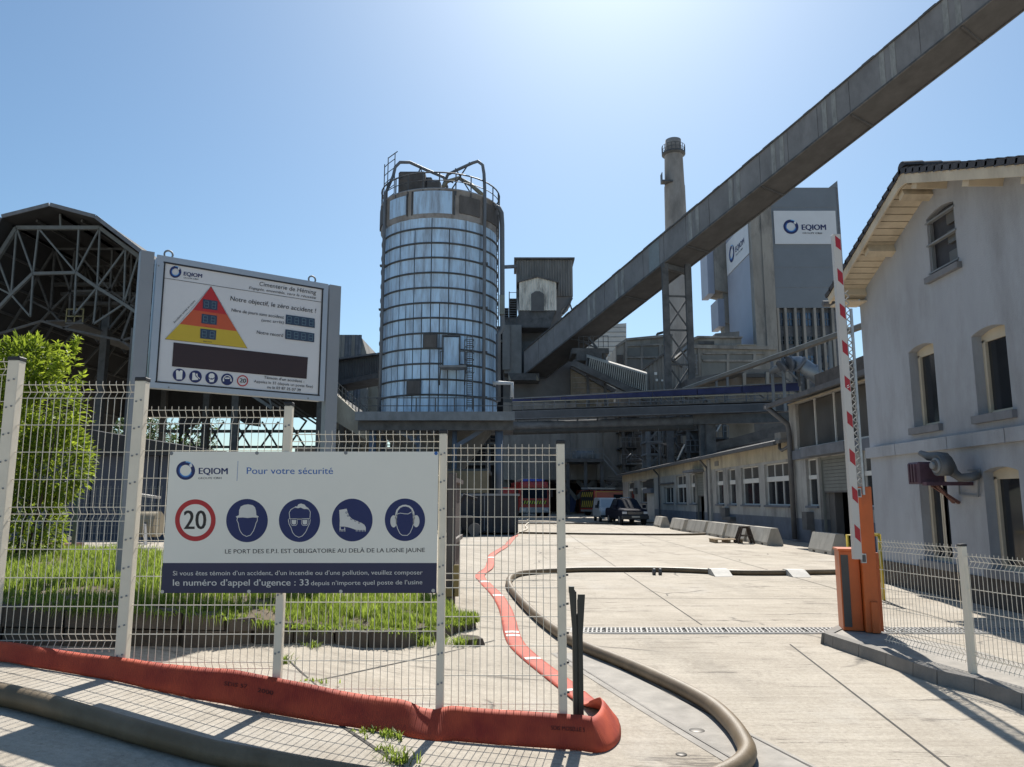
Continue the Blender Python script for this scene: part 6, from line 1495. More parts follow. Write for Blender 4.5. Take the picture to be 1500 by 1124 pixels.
# ---- trees seen through the hall opening
TREEL = blade_mat('far_tree_leaf', (.03, .06, .018), (.11, .16, .05), .25)
def tree(x, y, h, r0, n, label, seed, ls=.5, group=None):
    t = thing('broadleaf_tree', label, 'tree', (x, y, 0), group=group); rr = random.Random(seed)
    m_ = MB(); m_.tube([(0, 0, 0), (.1, 0, h * .3), (-.1, .1, h * .65)], [h * .03, h * .022, h * .008], 7)
    lob = [(V((rr.gauss(0, r0 * .45), rr.gauss(0, r0 * .4), h * rr.uniform(.38, .88))), r0 * rr.uniform(.32, .55)) for _ in range(13)]
    for c, e in lob[:8]: m_.tube([(0, 0, h * .3), (c.x * .5, c.y * .5, h * .3 + (c.z - h * .3) * .5), tuple(c)], [h * .012, h * .008, h * .003], 5)
    m_.build('trunk', mat('bark', (.07, .05, .035)), t, local=True)
    def pl(r): c, e = r.choice(lob); d = V((r.gauss(0, 1), r.gauss(0, 1), r.gauss(0, 1))).normalized(); return c + d * e * r.uniform(.6, 1.05), d, .35 + .35 * math.sin(5 * d.x + 4 * d.z + c.x)
    leaf_cloud(n, pl, ls, .33, TREEL, 'crown', t, seed)
for i, (u, Y, h, r0, lab) in enumerate(((120, 104, 16.5, 5, 'leftmost pale green tree seen through the open hall, above the blue shed'), (165, 100, 15, 5, 'green tree seen through the hall behind the first dark column'), (205, 108, 17, 5, 'tree just left of the sign post, seen through the hall'), (242, 98, 14.5, 4.5, 'tree seen below the left corner of the tall notice board'), (40, 110, 17, 6, 'tree hidden mostly behind the leafy bush'), (272, 112, 13, 4, 'low tree right of the chute in the hall opening'))):
    tree(PY(u, 640, Y).x, Y, h, r0, 2600, lab, 40 + i, .55)

# ---- blue-grey shed, low wall, and inner green fence on the left
BSH = mat('blue_grey_sheet', (0.055, 0.062, 0.09), .6, var=.12, scale=1.2)
shd = thing('dark_blue_shed', 'low dark blue-grey sheet shed with black roof behind the bush', 'shed', (-14, 25, .5))
Ysd = 24.0; x0 = PY(-60, 700, Ysd).x; x1 = PY(330, 700, Ysd).x
zt_ = PY(170, 661, Ysd).z
m_ = MB(); m_.box(x0, x1, Ysd + .08, Ysd + 7, 0, zt_ - .02); m_.build('shed_body', BSH, shd)
k = int((x1 - x0) / 1.0)
for i in range(k): a = x0 + (x1 - x0) * i / k; b = x0 + (x1 - x0) * (i + 1) / k - .03; m_ = MB(); m_.box(a, b, Ysd, Ysd + .07, .2, zt_); m_.build('wall_sheet', BSH, shd)
m_ = MB(); m_.prism([PY(u, v, Ysd - .4) for u, v in ((-60, 655), (60, 640), (125, 628), (150, 633), (330, 663), (330, 668), (-60, 664))], (0, 8, 0)); m_.build('roof', HALL_IN, shd)
# concrete apron wall with rail
mw = thing('low_concrete_wall', 'low sunlit concrete wall with boards in front of the blue shed', 'wall', PY(130, 820, 17)); x0, x1 = PY(-50, 800, 17).x, PY(235, 800, 17).x
m_ = MB(); zt_ = PY(120, 806, 17).z; m_.box(x0, x1, 17, 17.25, .1, zt_); m_.build('wall_face', mat('sunny_block', (.36, .34, .31), .9, var=.15, scale=2), mw)
m_ = MB(); p = PY(45, 812, 15.5); q = PY(96, 790, 15.5); m_.box(p.x, q.x, 15.5, 16.2, ground_z(p.x, 15), q.z - .1); m_.build('brick_planter', mat('brown_brick', (.16, .08, .055), .9, var=.3, scale=4), mw)
m_ = MB(); m_.beam(PY(5, 800, 15.4), PY(102, 789, 15.4), .12, .07); m_.build('plank', CONC_L, mw)
GRN = mat('green_fence_paint', (0.07, 0.10, 0.075), .6, var=.12, scale=4)
gf = thing('green_mesh_fence', 'thin green mesh fence on round posts behind the grass bed', 'mesh fence', (-6, 12.6, .5)); YG = 12.6
for u in (107, 86, 187, 196, 8, -70):
    p = PY(u, 800, YG); m_ = MB(); m_.tube([(p.x, YG, ground_z(p.x, YG) - .05), (p.x, YG, PY(u, 705, YG).z)], .035 if u > 150 else .03, 8); m_.build('post', GRN, gf)
m_ = MB(); x0 = PY(-110, 800, YG).x; x1 = PY(232, 800, YG).x; z0_ = PY(100, 848, YG).z; z1_ = PY(100, 712, YG).z; x = x0
while x < x1: m_.beam((x, YG, z0_), (x, YG, z1_), .005); x += .06
z = z0_
while z < z1_: m_.beam((x0, YG, z), (x1, YG, z), .006); z += .12
m_.build('wire_mesh', STEEL, gf)
# cream drum leaning behind the safety sign corner
m_ = MB(); p = PY(212, 748, 20); m_.tube([p + V((-.35, 0, -.35)), p + V((.4, 0, -.35))], .33, 14); dc = m_.build('cable_drum', mat('dusty_tank', (.30, .25, .17), .8)); tag(dc, 'dusty cream tank just left of the safety sign behind the fence', 'tank')
m_ = MB(); m_.beam(PY(198, 724, 19.8), PY(232, 729, 19.8), .3, .06); m_.build('tank_lid', mat('pale_board', (.5, .46, .42), .7), dc)
m_ = MB(); m_.beam(PY(212, 760, 20), PY(215, 838, 17), .06); m_.beam(PY(212, 805, 18), PY(228, 846, 16), .05); tag(m_.build('leaning_bars', GUT), 'two thin dark bars leaning at the left edge of the safety sign', 'bars')

# ---- tall notice board on two posts
YLb = 8.1
TL, BL = PY(230.4, 373.6, YLb), PY(216, 568, YLb)
hB = TL.z - BL.z
best = None
for k in range(400):
    Y = 8.15 + k * .01; a, b = PY(480.6, 416.6, Y), PY(474, 588, Y)
    e = abs((a.z - b.z) - hB)
    if best is None or e < best[0]: best = (e, Y)
YRb = best[1]; TR, BR = PY(480.6, 416.6, YRb), PY(474, 588, YRb)
wv = V((TR.x - TL.x, TR.y - TL.y, 0)); WB = wv.length; wv.normalize(); nB = V((wv.y, -wv.x, 0))
zTopB = (TL.z + TR.z) / 2; 
FBd = Face((TL.x, TL.y, zTopB), wv, (0, 0, -1), nB, .0016)
FBd.homog([(152, 68), (1402, 283), (1369, 1139), (80, 1040)], [(0, 0), (WB, 0), (WB, hB), (0, hB)])
nbd = thing('notice_board', 'tall white electronic safety notice board with red, orange and yellow triangle on two grey posts', 'notice board', ((TL.x + TR.x) / 2, (TL.y + TR.y) / 2, .5))
ALU = mat('satin_aluminium', (.36, .40, .46), .42, metal=.35, var=.05, scale=1.5)
SCR = mat('board_printed_sheet', (.60, .61, .64), .35, var=.03, scale=2)
def fbox(F, mb, x0, y0, x1, y1, d0, d1): c = lambda x, y, d: F.O + F.R * x + F.D * y + F.N * d; return mb.hexa([c(x0, y1, d0), c(x1, y1, d0), c(x1, y1, d1), c(x0, y1, d1), c(x0, y0, d0), c(x1, y0, d0), c(x1, y0, d1), c(x0, y0, d1)])
m_ = MB(); fbox(FBd, m_, .01, .01, WB - .01, hB - .01, -.17, -.02); cab = m_.build('cabinet', ALU, nbd)
i0 = FBd.m(205, 122); i1 = FBd.m(1362, 318); i2 = FBd.m(1332, 1098); i3 = FBd.m(140, 1000)
xi0 = (i0[0] + i3[0]) / 2; xi1 = (i1[0] + i2[0]) / 2; yi0 = (i0[1] + i1[1]) / 2; yi1 = (i2[1] + i3[1]) / 2
for (a, b, c_, d_) in ((0, 0, WB, yi0), (0, yi1, WB, hB), (0, yi0, xi0, yi1), (xi1, yi0, WB, yi1)): m_ = MB(); fbox(FBd, m_, a, b, c_, d_, -.02, .012); m_.build('frame_rail', ALU, nbd)
m_ = MB(); fbox(FBd, m_, xi0, yi0, xi1, yi1, -.02, -.001); m_.build('printed_sheet', SCR, nbd)
m_ = MB()
for (a, b, c_, d_) in ((xi0 - .012, yi0 - .006, xi1 + .012, yi0 + .01), (xi0 - .012, yi1 - .01, xi1 + .012, yi1 + .006), (xi0 - .006, yi0, xi0 + .01, yi1), (xi1 - .01, yi0, xi1 + .006, yi1)): fbox(FBd, m_, a, b, c_, d_, -.001, .013)
m_.build('gasket', mat('black_gasket', (.02, .02, .025), .6), nbd)
s = WB / 1220.0
def bt(txt, x0, y0, x1, y1, cap, bold=.0, it=False, mt=INK, nm='lettering'):
    m_ = MB(); FBd.text(m_, txt, x0, y0, x1, y1, cap, bold, it, lv=3); return m_.build(nm, mt, nbd)
logo(FBd, 284, 194, 43, nbd, 343, 219, 478, 237, 27, 343, 240, 450, 252, 8, lv=3)
m_ = MB(); FBd.line(m_, [(198, 238), (1360, 415)], 3, 3); m_.build('rule_line', INK, nbd)
bt('Cimenterie de Héming', 897, 294, 1312, 358, 30); bt('Engagés, ensemble, vers la réussite', 820, 316, 1312, 391, 18, 0, True)
bt('Notre objectif, le zéro accident !', 685, 402, 1310, 494, 32, .006); bt('Nbre de jours sans accident', 693, 482, 1076, 536, 22, .004); bt('(avec arrêt)', 913, 555, 1076, 572, 20); bt('Notre record', 878, 645, 1070, 669, 24, .004)
TRI = [((545, 300), (410, 472), (662, 507)), ((410, 472), (315, 575), (735, 628), (662, 507)), ((315, 575), (207, 686), (810, 752), (735, 628))]
ORG = flat('orange_print', (.50, .085, .03), .5); YEL = flat('yellow_print', (.52, .38, .03), .5)
for pts, mt, nm in zip(TRI, (REDP, ORG, YEL), ('red_tier', 'orange_tier', 'yellow_tier')): m_ = MB(); FBd.poly(m_, list(pts), 3); m_.build(nm, mt, nbd)
m_ = MB(); FBd.line(m_, [(545, 300), (207, 686), (810, 752)], 3, 4, closed=True); m_.build('triangle_outline', INK, nbd)
LCD = mat('led_display_face', (.03, .045, .085), .25, var=.1, scale=8); SEG = flat('unlit_segment', (.10, .17, .22), .4)
def disp(q, nd):
    m_ = MB(); FBd.poly(m_, q, 5); d_ = m_.build('number_display', LCD, nbd)
    (ax, ay), (bx, by), (cx_, cy_), (dx, dy) = q
    def at(s_, t): x = (ax + (bx - ax) * s_) * (1 - t) + (dx + (cx_ - dx) * s_) * t; y = (ay + (by - ay) * s_) * (1 - t) + (dy + (cy_ - dy) * s_) * t; return (x, y)
    for k in range(nd):
        s0 = (k + .25) / nd; s1 = (k + .75) / nd; g_ = MB(); wd_ = 3.4
        for (a, b) in (((s0, .17), (s1, .17)), ((s0, .5), (s1, .5)), ((s0, .83), (s1, .83)), ((s0, .17), (s0, .5)), ((s1, .17), (s1, .5)), ((s0, .5), (s0, .83)), ((s1, .5), (s1, .83))): FBd.line(g_, [at(*a), at(*b)], wd_, 6)
        g_.build('digit', SEG, d_)
disp([(485, 393), (593, 408), (590, 475), (483, 462)], 2); disp([(475, 500), (588, 515), (585, 583), (473, 570)], 2); disp([(466, 608), (583, 622), (578, 692), (464, 680)], 2)
disp([(1092, 505), (1303, 535), (1303, 603), (1088, 574)], 4); disp([(1088, 613), (1300, 643), (1298, 708), (1085, 683)], 4)
bt('Accidents année en cours', 276, 572, 430, 408, 15); bt('Sans arrêt', 497, 597, 575, 605, 8); bt('Bénins', 488, 707, 550, 711, 11, .01)
m_ = MB(); FBd.poly(m_, [(270, 710), (1253, 818), (1243, 975), (258, 885)], 3); m_.build('message_screen', mat('dark_message_screen', (.040, .022, .024), .3, var=.1, scale=1.2, spec=.3), nbd)
def small_icon(cx, cy, r, kind):
    m_ = MB(); FBd.disc(m_, cx, cy, r, 3, 32, rx=r * 1.03); d_ = m_.build('pictogram', NAVY, nbd); g_ = MB(); k = r / 45.
    T = lambda pts: [(cx + x * k, cy + y * k) for x, y in pts]
    if kind == 0: FBd.poly(g_, T([(-24, -30), (-10, -34), (0, -24), (10, -34), (24, -30), (20, 32), (-20, 32)]), 4)
    if kind == 1: FBd.poly(g_, T([(-22, -28), (-4, -28), (0, -2), (18, 14), (20, 24), (-26, 26), (-24, 10)]), 4); FBd.poly(g_, T([(2, -20), (14, -22), (16, 0), (32, 12), (30, 20), (8, -2)]), 4)
    if kind == 2: FBd.poly(g_, T([(-20, -24), (-8, -34), (8, -34), (20, -24), (22, -6), (8, 4), (0, 0), (-8, 4), (-22, -6)]), 4); FBd.poly(g_, T([(-22, 2), (-8, 12), (8, 12), (22, 2), (14, 30), (-14, 30)]), 4)
    if kind == 3: FBd.ring(g_, cx, cy, 26 * k, 32 * k, 4, 24, 180, 360); FBd.poly(g_, T([(-34, -8), (-24, -8), (-24, 16), (-34, 16)]), 4); FBd.poly(g_, T([(34, -8), (24, -8), (24, 16), (34, 16)]), 4); FBd.poly(g_, T([(-18, -14), (18, -14), (18, -4), (-18, -4)]), 4)
    g_.build('symbol', WPRINT, d_)
for k, (cx, cy, r) in enumerate(((311, 948, 46), (430, 960, 45), (548, 970, 45), (662, 980, 43))): small_icon(cx, cy, r, k)
m_ = MB(); FBd.ring(m_, 775, 990, 33, 41, 3, 40); rg_ = m_.build('speed_limit_ring', REDP, nbd); bt('20', 752, 1001, 798, 1006, 30, .03)
bt("Témoin d'un accident :", 930, 973, 1225, 1004, 19, .018); bt('Appelez le 33 (depuis un poste fixe)', 858, 1002, 1288, 1041, 19); bt('ou le 03 87 25 07 39', 953, 1044, 1200, 1067, 19, .018)
for (x, y) in ((232, 1040), (1252, 1118), (160, 150)): m_ = MB(); FBd.disc(m_, x, y, 7, 8, 12); m_.build('screw', STEEL, nbd)
for x in (249, 1306):
    a = FBd.m(x, 60 if x < 500 else 255); m_ = MB(); m_.tube([FBd.O + FBd.R * (a[0] + .045 * math.cos(q)) + V((0, 0, .045 * math.sin(q) + .055)) - FBd.N * .1 for q in [2 * math.pi * i / 14 for i in range(14)]], .011, 6, closed=True); m_.build('lifting_eye', STEEL, nbd)
GP = mat('grey_post_paint', (.235, .255, .285), .5, metal=.1, var=.05, scale=1.5)
def bpost(x0, x1, top, d0, d1, zb=.3):
    m_ = MB(); c = lambda x, d, z: V((FBd.O.x, FBd.O.y, 0)) + FBd.R * x + FBd.N * d + V((0, 0, z)); m_.hexa([c(x0, d0, zb), c(x1, d0, zb), c(x1, d1, zb), c(x0, d1, zb), c(x0, d0, top), c(x1, d0, top), c(x1, d1, top), c(x0, d1, top)]); return m_.build('post', GP, nbd)
bpost(-.165, -.03, zTopB + .02, -.11, .015); bpost(WB + .02, WB + .17, zTopB + .0, -.11, .015, .1)

# ---- the near mesh fence on the left
CRM = mat('cream_fence_paint', (0.72, 0.66, 0.55), .55, var=.06, scale=5)
CRMW = mat('cream_wire', (0.72, 0.66, 0.56), .5, var=.06, scale=8)
CAPB = flat('black_post_cap', (.02, .02, .022), .6)
FY = 5.6
def mesh_panel(L_, H_=1.94, sp=.05, fold=.035, wr=.0025, sgn=1, spikes=True):
    hz_ = [.0, .05, .10, .30, .50, .70, .90, .95, 1.0, 1.2, 1.4, 1.6, 1.79, 1.84, 1.89]; ap = {.05, .95, 1.84}
    s_ = H_ / 1.94; prof = [(-.028 if spikes else 0, 0)] + [(z, fold * sgn if z in ap else 0) for z in hz_] + [(1.912, 0)]
    m_ = MB(); n = int(round(L_ / sp)); o = (L_ - n * sp) / 2
    for i in range(n + 1):
        x = o + i * sp
        if x < .01 or x > L_ - .01: continue
        m_.tube([(x, d, -z * s_) for z, d in prof], wr, 5, caps=False)
    for z in hz_:
        d = fold * sgn if z in ap else 0; m_.beam((0, d + .006, -z * s_), (L_, d + .006, -z * s_), .0055)
    return m_
lf = thing('cream_mesh_fence', 'cream welded mesh fence on square posts across the left foreground', 'mesh fence', (-1.7, FY, .2))
posts = [(-3.70, 2.74, .50, .085), (-2.75, 2.585, .38, .078), (-1.65, 2.40, .23, .058), (-.505, 2.195, .077, .056), (.355, 2.12, -.02, .06)]
m_ = MB(); m_.tube([(0, -.006, 0), (0, .002, 0)], .007, 7); b0_ = m_.build('bolt', STEEL, None); BOLT = b0_.data; bpy.data.objects.remove(b0_)
ptop = [2.545, 2.355, 2.175, 2.075]
for (x, zt_, zb_, w_) in posts:
    m_ = MB(); m_.bbox(x - w_ / 2, x + w_ / 2, FY - w_ / 2, FY + w_ / 2, zb_ - .1, zt_ - .015, .006); po = m_.build('post', CRM, lf)
    m_ = MB(); m_.bbox(x - w_ / 2 - .003, x + w_ / 2 + .003, FY - w_ / 2 - .003, FY + w_ / 2 + .003, zt_ - .014, zt_ + .012, .006); m_.build('post_cap', CAPB, po)
    z = zt_ - .16
    while z > zb_ + .1:
        for s_ in (-1, 1): share('bolt', BOLT, po, V((x + s_ * w_ * .22, FY - w_ / 2, z - .01 * (s_ < 0))) - wloc(po))
        z -= .2
for i in range(4):
    x0 = posts[i][0] + posts[i][3] / 2; x1 = posts[i + 1][0] - posts[i + 1][3] / 2
    mp_ = mesh_panel(x1 - x0, 1.94); mp_.v = [(p[0] + x0, p[1] + FY + .005, p[2] + ptop[i]) for p in mp_.v]; mp_.build('wire_panel', CRMW, lf)
mp_ = mesh_panel(2.2, 1.94); mp_.v = [(p[0] - 5.95, p[1] + FY, p[2] + 2.72) for p in mp_.v]; mp_.build('wire_panel', CRMW, lf)
m_ = MB(); x, zt_ = .355, 2.12
for z in [zt_ - .16 - k * .2 for k in range(10)]: m_ = MB(); m_.box(x + .03, x + .048, FY - .012, FY + .012, z, z + .014); m_.build('panel_clip', CAPB, lf)
m_ = MB(); m_.bbox(-6.05, -5.96, FY - .04, FY + .04, .5, 2.9, .006); m_.build('post', CRM, lf)

# ---- safety sign fixed to the fence
SBO = V((-2.49, FY - .045, 2.045)); SW, SH = 1.955, 1.0
FSn = Face(SBO, (1, 0, 0), (0, 0, -1), (0, -1, 0), .0006)
# corners of the sign in crop pixels (3.409 px per photo px, origin 210,640)
qc = lambda u, v: ((u - 210) * 3.409, (v - 640) * 3.409)
FSn.homog([(90, 68), (1460, 55), (1452, 782), (47, 775)], [(0, 0), (SW, 0), (SW, SH), (0, SH)])
sg_ = thing('safety_sign', 'wide grey-white safety sign with speed limit and protective gear symbols fixed on the mesh fence', 'sign', SBO)
PANEL = mat('sign_panel_white', (.76, .75, .69), .38, var=.035, scale=1.2, bump=.02, bscale=200)
m_ = MB(); m_.box(SBO.x, SBO.x + SW, SBO.y, SBO.y + .004, SBO.z - SH, SBO.z); m_.build('panel', PANEL, sg_)
m_ = MB(); ym = FSn.m(700, 626)[1]; m_.poly([FSn.P(0, ym), FSn.P(0, SH), FSn.P(SW, SH), FSn.P(SW, ym)]); m_.build('navy_band', flat('navy_band_print', (.012, .016, .065), .4), sg_)
logo(FSn, 168, 162, 47, sg_, 233, 179, 379, 179, 31, 231, 205, 347, 203, 10, lv=1)
m_ = MB(); FSn.line(m_, [(430, 112), (425, 212)], 2, 1); m_.build('rule_line', BLUE, sg_)
def st_(txt, x0, y0, x1, y1, cap, bold=0.0, mt=INK, lv=1): m_ = MB(); FSn.text(m_, txt, x0, y0, x1, y1, cap, bold, lv=lv); return m_.build('lettering', mt, sg_)
st_('Pour votre sécurité', 474, 177, 913, 174, 33, .012, BLUE)
GREYW = flat('pale_grey_print', (.62, .62, .60), .5)
INKR = flat('black_red_ink', (.015, .012, .012), .5)
m_ = MB(); FSn.ring(m_, 218, 411, 81, 105, 1, 64, rx=.965); m_.build('speed_limit_ring', REDP, sg_); st_('20', 160, 455, 273, 455, 92, .03, INKR)
st_('LE PORT DES E.P.I. EST OBLIGATOIRE AU DELÀ DE LA LIGNE JAUNE', 367, 578, 1391, 571, 21, .018)
st_("Si vous êtes témoin d’un accident, d’un incendie ou d’une pollution, veuillez composer", 108, 687, 1379, 686, 22, .004, GREYW, 2)
st_("le numéro d’appel d’ugence : 33", 108, 738, 792, 740, 31, .022, GREYW, 2); st_("depuis n’importe quel poste de l’usine", 803, 739, 1378, 736, 22, .004, GREYW, 2)
def pict(cx, cy, draw):
    m_ = MB(); FSn.disc(m_, cx, cy, 109, 1, 64, rx=105); d_ = m_.build('pictogram', NAVY, sg_); g_ = MB(); draw(g_); g_.build('symbol', GREYW, d_); return d_
def helm(g):
    FSn.poly(g, [(436, 385), (437, 360), (445, 341), (462, 333), (482, 330), (505, 334), (517, 345), (522, 362), (524, 385), (536, 391), (532, 397), (505, 396), (480, 399), (455, 396), (425, 398), (420, 392)], 2)
    FSn.line(g, [(429, 398), (426, 410), (433, 425), (437, 448), (443, 465), (455, 482), (475, 492), (495, 485), (509, 465), (518, 442), (522, 425), (529, 412), (529, 398)], 3.2, 2)
def glass(g):
    FSn.poly(g, [(712, 348), (722, 339), (730, 340), (737, 329), (750, 325), (768, 330), (776, 340), (786, 347), (790, 356), (778, 352), (766, 353), (748, 345), (735, 349), (722, 346)], 2)
    FSn.line(g, [(694, 402), (690, 372), (698, 356), (714, 346)], 3.2, 2); FSn.line(g, [(786, 347), (798, 368), (796, 402)], 3.2, 2)
    FSn.line(g, [(686, 405), (690, 430), (700, 448), (708, 472), (722, 488), (740, 496), (758, 489), (774, 470), (785, 447), (795, 425), (798, 405)], 3.2, 2)
    FSn.line(g, [(688, 402), (798, 401)], 3, 2); FSn.line(g, [(731, 403), (756, 403)], 5, 2)
    for x0, x1 in ((697, 733), (752, 789)):
        FSn.line(g, [(x0, 403), (x0 + 2, 428), (x0 + 8, 436), (x1 - 8, 436), (x1 - 2, 428), (x1, 403)], 2.6, 2, closed=True); FSn.poly(g, [(x0 + 6, 408), (x0 + 8, 427), (x0 + 12, 431), (x1 - 12, 431), (x1 - 8, 427), (x1 - 6, 408)], 3)
def boot(g):
    FSn.poly(g, [(946, 357), (984, 350), (989, 368), (999, 390), (1018, 405), (1040, 413), (1060, 422), (1076, 432), (1083, 446), (1083, 458), (1052, 458), (1030, 457), (1010, 450), (990, 444), (970, 441), (948, 442), (949, 410)], 2)
    FSn.poly(g, [(948, 444), (954, 444), (954, 456), (972, 456), (972, 446), (977, 446), (977, 458), (948, 458)], 2)
    for x in (949, 956, 963, 970, 975): FSn.poly(g, [(x, 458), (x + 3, 458), (x + 2, 467), (x, 467)], 2)
    for x in (1032, 1040, 1048, 1056, 1064, 1072, 1079): FSn.poly(g, [(x, 458), (x + 4, 458), (x + 3, 467), (x + 1, 467)], 2)
def ears(g):
    FSn.line(g, [(1240, 400), (1240, 378), (1245, 358), (1258, 342), (1275, 334), (1290, 333), (1308, 338), (1322, 350), (1330, 368), (1332, 400)], 9, 2)
    FSn.disc(g, 1227, 414, 31, 2, 28, rx=17); FSn.disc(g, 1345, 413, 31, 2, 28, rx=17)
    FSn.line(g, [(1240, 398), (1241, 425), (1247, 450), (1260, 476), (1272, 485), (1298, 486), (1312, 474), (1324, 448), (1331, 424), (1333, 398)], 3.4, 2)
    FSn.line(g, [(1240, 388), (1246, 376), (1262, 372), (1282, 375), (1302, 376), (1318, 367), (1324, 362), (1326, 376), (1331, 388)], 3.4, 2)
pict(477, 412, helm); pict(743, 411, glass); bd = pict(1013, 408, boot); pict(1286, 406, ears)
m_ = MB()
for x, y in ((983, 370), (991, 386), (1009, 402), (1029, 411), (1048, 421)): FSn.ring(m_, x, y, 3, 5.2, 3, 14)
m_.build('eyelets', NAVY, bd)
for k, (x, y) in enumerate(((97, 77), (525, 71), (978, 66), (1447, 64), (56, 768), (489, 769), (956, 771), (1435, 769))):
    m_ = MB(); FSn.ring(m_, x, y, 3.5, 9, 4, 20); FSn.disc(m_, x, y, 3.5, 5, 12)
    m_.build('fixing_washer', BLUE if k == 3 else STEEL if k < 3 else GALV, sg_)

# ---- orange flat fire hose: lying on the road, folding at the gate post, then standing on edge along the fence
def hose_mat():
    m = bpy.data.materials.new('orange_hose_fabric'); m.use_nodes = True; nt = m.node_tree; n = nt.nodes; L = nt.links.new; b = n['Principled BSDF']; b.inputs['Roughness'].default_value = .72
    g = n.new('ShaderNodeNewGeometry'); z = n.new('ShaderNodeTexNoise'); z.inputs['Scale'].default_value = 5; z.inputs['Detail'].default_value = 8; L(g.outputs['Position'], z.inputs['Vector'])
    r = n.new('ShaderNodeValToRGB'); L(z.outputs['Fac'], r.inputs[0]); e = r.color_ramp.elements; e[0].position = .3; e[1].position = .7; e[0].color = (.30, .026, .012, 1); e[1].color = (.55, .080, .028, 1)
    L(r.outputs[0], b.inputs['Base Color'])
    at = n.new('ShaderNodeAttribute'); at.attribute_name = 'along'; mt_ = n.new('ShaderNodeMath'); mt_.operation = 'SINE'; mu = n.new('ShaderNodeMath'); mu.operation = 'MULTIPLY'; mu.inputs[1].default_value = 420; L(at.outputs['Fac'], mu.inputs[0]); L(mu.outputs[0], mt_.inputs[0])
    bp = n.new('ShaderNodeBump'); bp.inputs['Strength'].default_value = .35; bp.inputs['Distance'].default_value = .002; L(mt_.outputs[0], bp.inputs['Height']); L(bp.outputs[0], b.inputs['Normal'])
    return m
HOSE = hose_mat(); HW_ = .232
def catmull(P, n=8):
    out = []
    for i in range(len(P) - 1):
        p0 = P[max(i - 1, 0)]; p1 = P[i]; p2 = P[i + 1]; p3 = P[min(i + 2, len(P) - 1)]
        for k in range(n):
            t = k / n; out.append(0.5 * ((2 * p1) + (-p0 + p2) * t + (2 * p0 - 5 * p1 + 4 * p2 - p3) * t * t + (-p0 + 3 * p1 - 3 * p2 + p3) * t ** 3))
    out.append(P[-1]); return out
# key frames: centre point, tilt (0 flat, 1 upright), width factor
key = []
flatpx = [(757, 783, 0), (748, 792, 0), (741, 800, 0), (722, 812, 0), (719, 822, 0), (716, 832, 0), (703, 843, 0), (712, 856, 0), (728, 872, 0), (739, 890, 0), (745, 908, 0), (749, 926, 0), (757, 944, 0), (775, 962, 0), (800, 982, 0), (828, 1003, 0), (852, 1022, .05), (872, 1036, .15)]
for u, v, t in flatpx: p = PG(u, v, .012); key.append((p, t))
up_px = [(893, 1060, .35), (894, 1082, .55), (878, 1098, .62), (850, 1101, .66), (800, 1098, .66), (740, 1093, .62), (690, 1089, .60), (660, 1087, .55), (636, 1084, .40), (610, 1079, .30), (585, 1075, .30), (555, 1071, .42), (520, 1067, .52), (480, 1061, .62), (430, 1053, .70), (380, 1046, .74), (330, 1038, .72), (280, 1029, .64), (230, 1018, .52), (173, 1001, .36), (110, 988, .30), (50, 977, .26), (0, 969, .24), (-70, 960, .22), (-150, 950, .22)]
WF = {}
for i_, (u, v, t) in enumerate(up_px):
    t = max(t, .60) if not 590 < u < 650 else .47
    wf = 1.0 if u > 330 else max(.62, 1 - (330 - u) * .0021); ag = t * math.pi / 2 * .97; yb_ = FY - .06 - HW_ * wf * math.cos(ag)
    if i_ < 2: p = PG(u, v)
    else: r_ = ray(u, v); p = V((0, 0, CZ)) + r_ * (yb_ / r_.y); p.y = yb_ + HW_ * wf * .5 * math.cos(ag)
    p.z = ground_z(p.x, p.y) + max(.012, HW_ * wf * .5 * math.sin(ag) + .006); WF[len(key)] = wf; key.append((p, t))
KP = catmull([k[0] for k in key], 7); kt = []
for i in range(len(key) - 1):
    for k in range(7): kt.append(key[i][1] + (key[i + 1][1] - key[i][1]) * k / 7)
kt.append(key[-1][1])
wl = [1.0 if (i // 7) not in WF else WF[i // 7] for i in range(len(kt))]
for _ in range(3): wl = [(wl[max(i - 3, 0)] + wl[i] + wl[min(i + 3, len(wl) - 1)]) / 3 for i in range(len(wl))]
vs = []; al = []; n_ = len(KP); NC = 7; s_acc = 0; sidev = None
frames_h = []
for i, p in enumerate(KP):
    tg = (KP[min(i + 1, n_ - 1)] - KP[max(i - 1, 0)]); tg.normalize(); tf = V((tg.x, tg.y, 0)).normalized(); hs_ = V((-tf.y, tf.x, 0))
    # the side that faces the fence is the top edge when upright
    if i: s_acc += (KP[i] - KP[i - 1]).length
    ang = kt[i] * math.pi / 2 * .97; ac = -hs_ * math.cos(ang) + V((0, 0, 1)) * math.sin(ang); nn_ = tg.cross(ac).normalized()
    ww = HW_ * (.86 + .14 * kt[i]) if kt[i] < .3 else HW_ * wl[i]
    wob = .006 * math.sin(s_acc * 5) + .003 * math.sin(s_acc * 13); frames_h.append((p, tg, ac, nn_, s_acc))
    for c in range(NC):
        q = c / (NC - 1) - .5; th_ = .009 * (1 - (2 * q) ** 4) + .003; vs.append(p + ac * (q * ww) + nn_ * (th_ + wob * (2 * q) * kt[i])); al.append(s_acc)
    for c in range(NC - 1, -1, -1):
        q = c / (NC - 1) - .5; th_ = .009 * (1 - (2 * q) ** 4) + .003; vs.append(p + ac * (q * ww) - nn_ * (th_ - wob * (2 * q) * kt[i])); al.append(s_acc)
M2 = 2 * NC; me = bpy.data.meshes.new('fire_hose')
vs = [V((v.x, v.y, max(v.z, ground_z(v.x, v.y) + .003))) for v in vs]
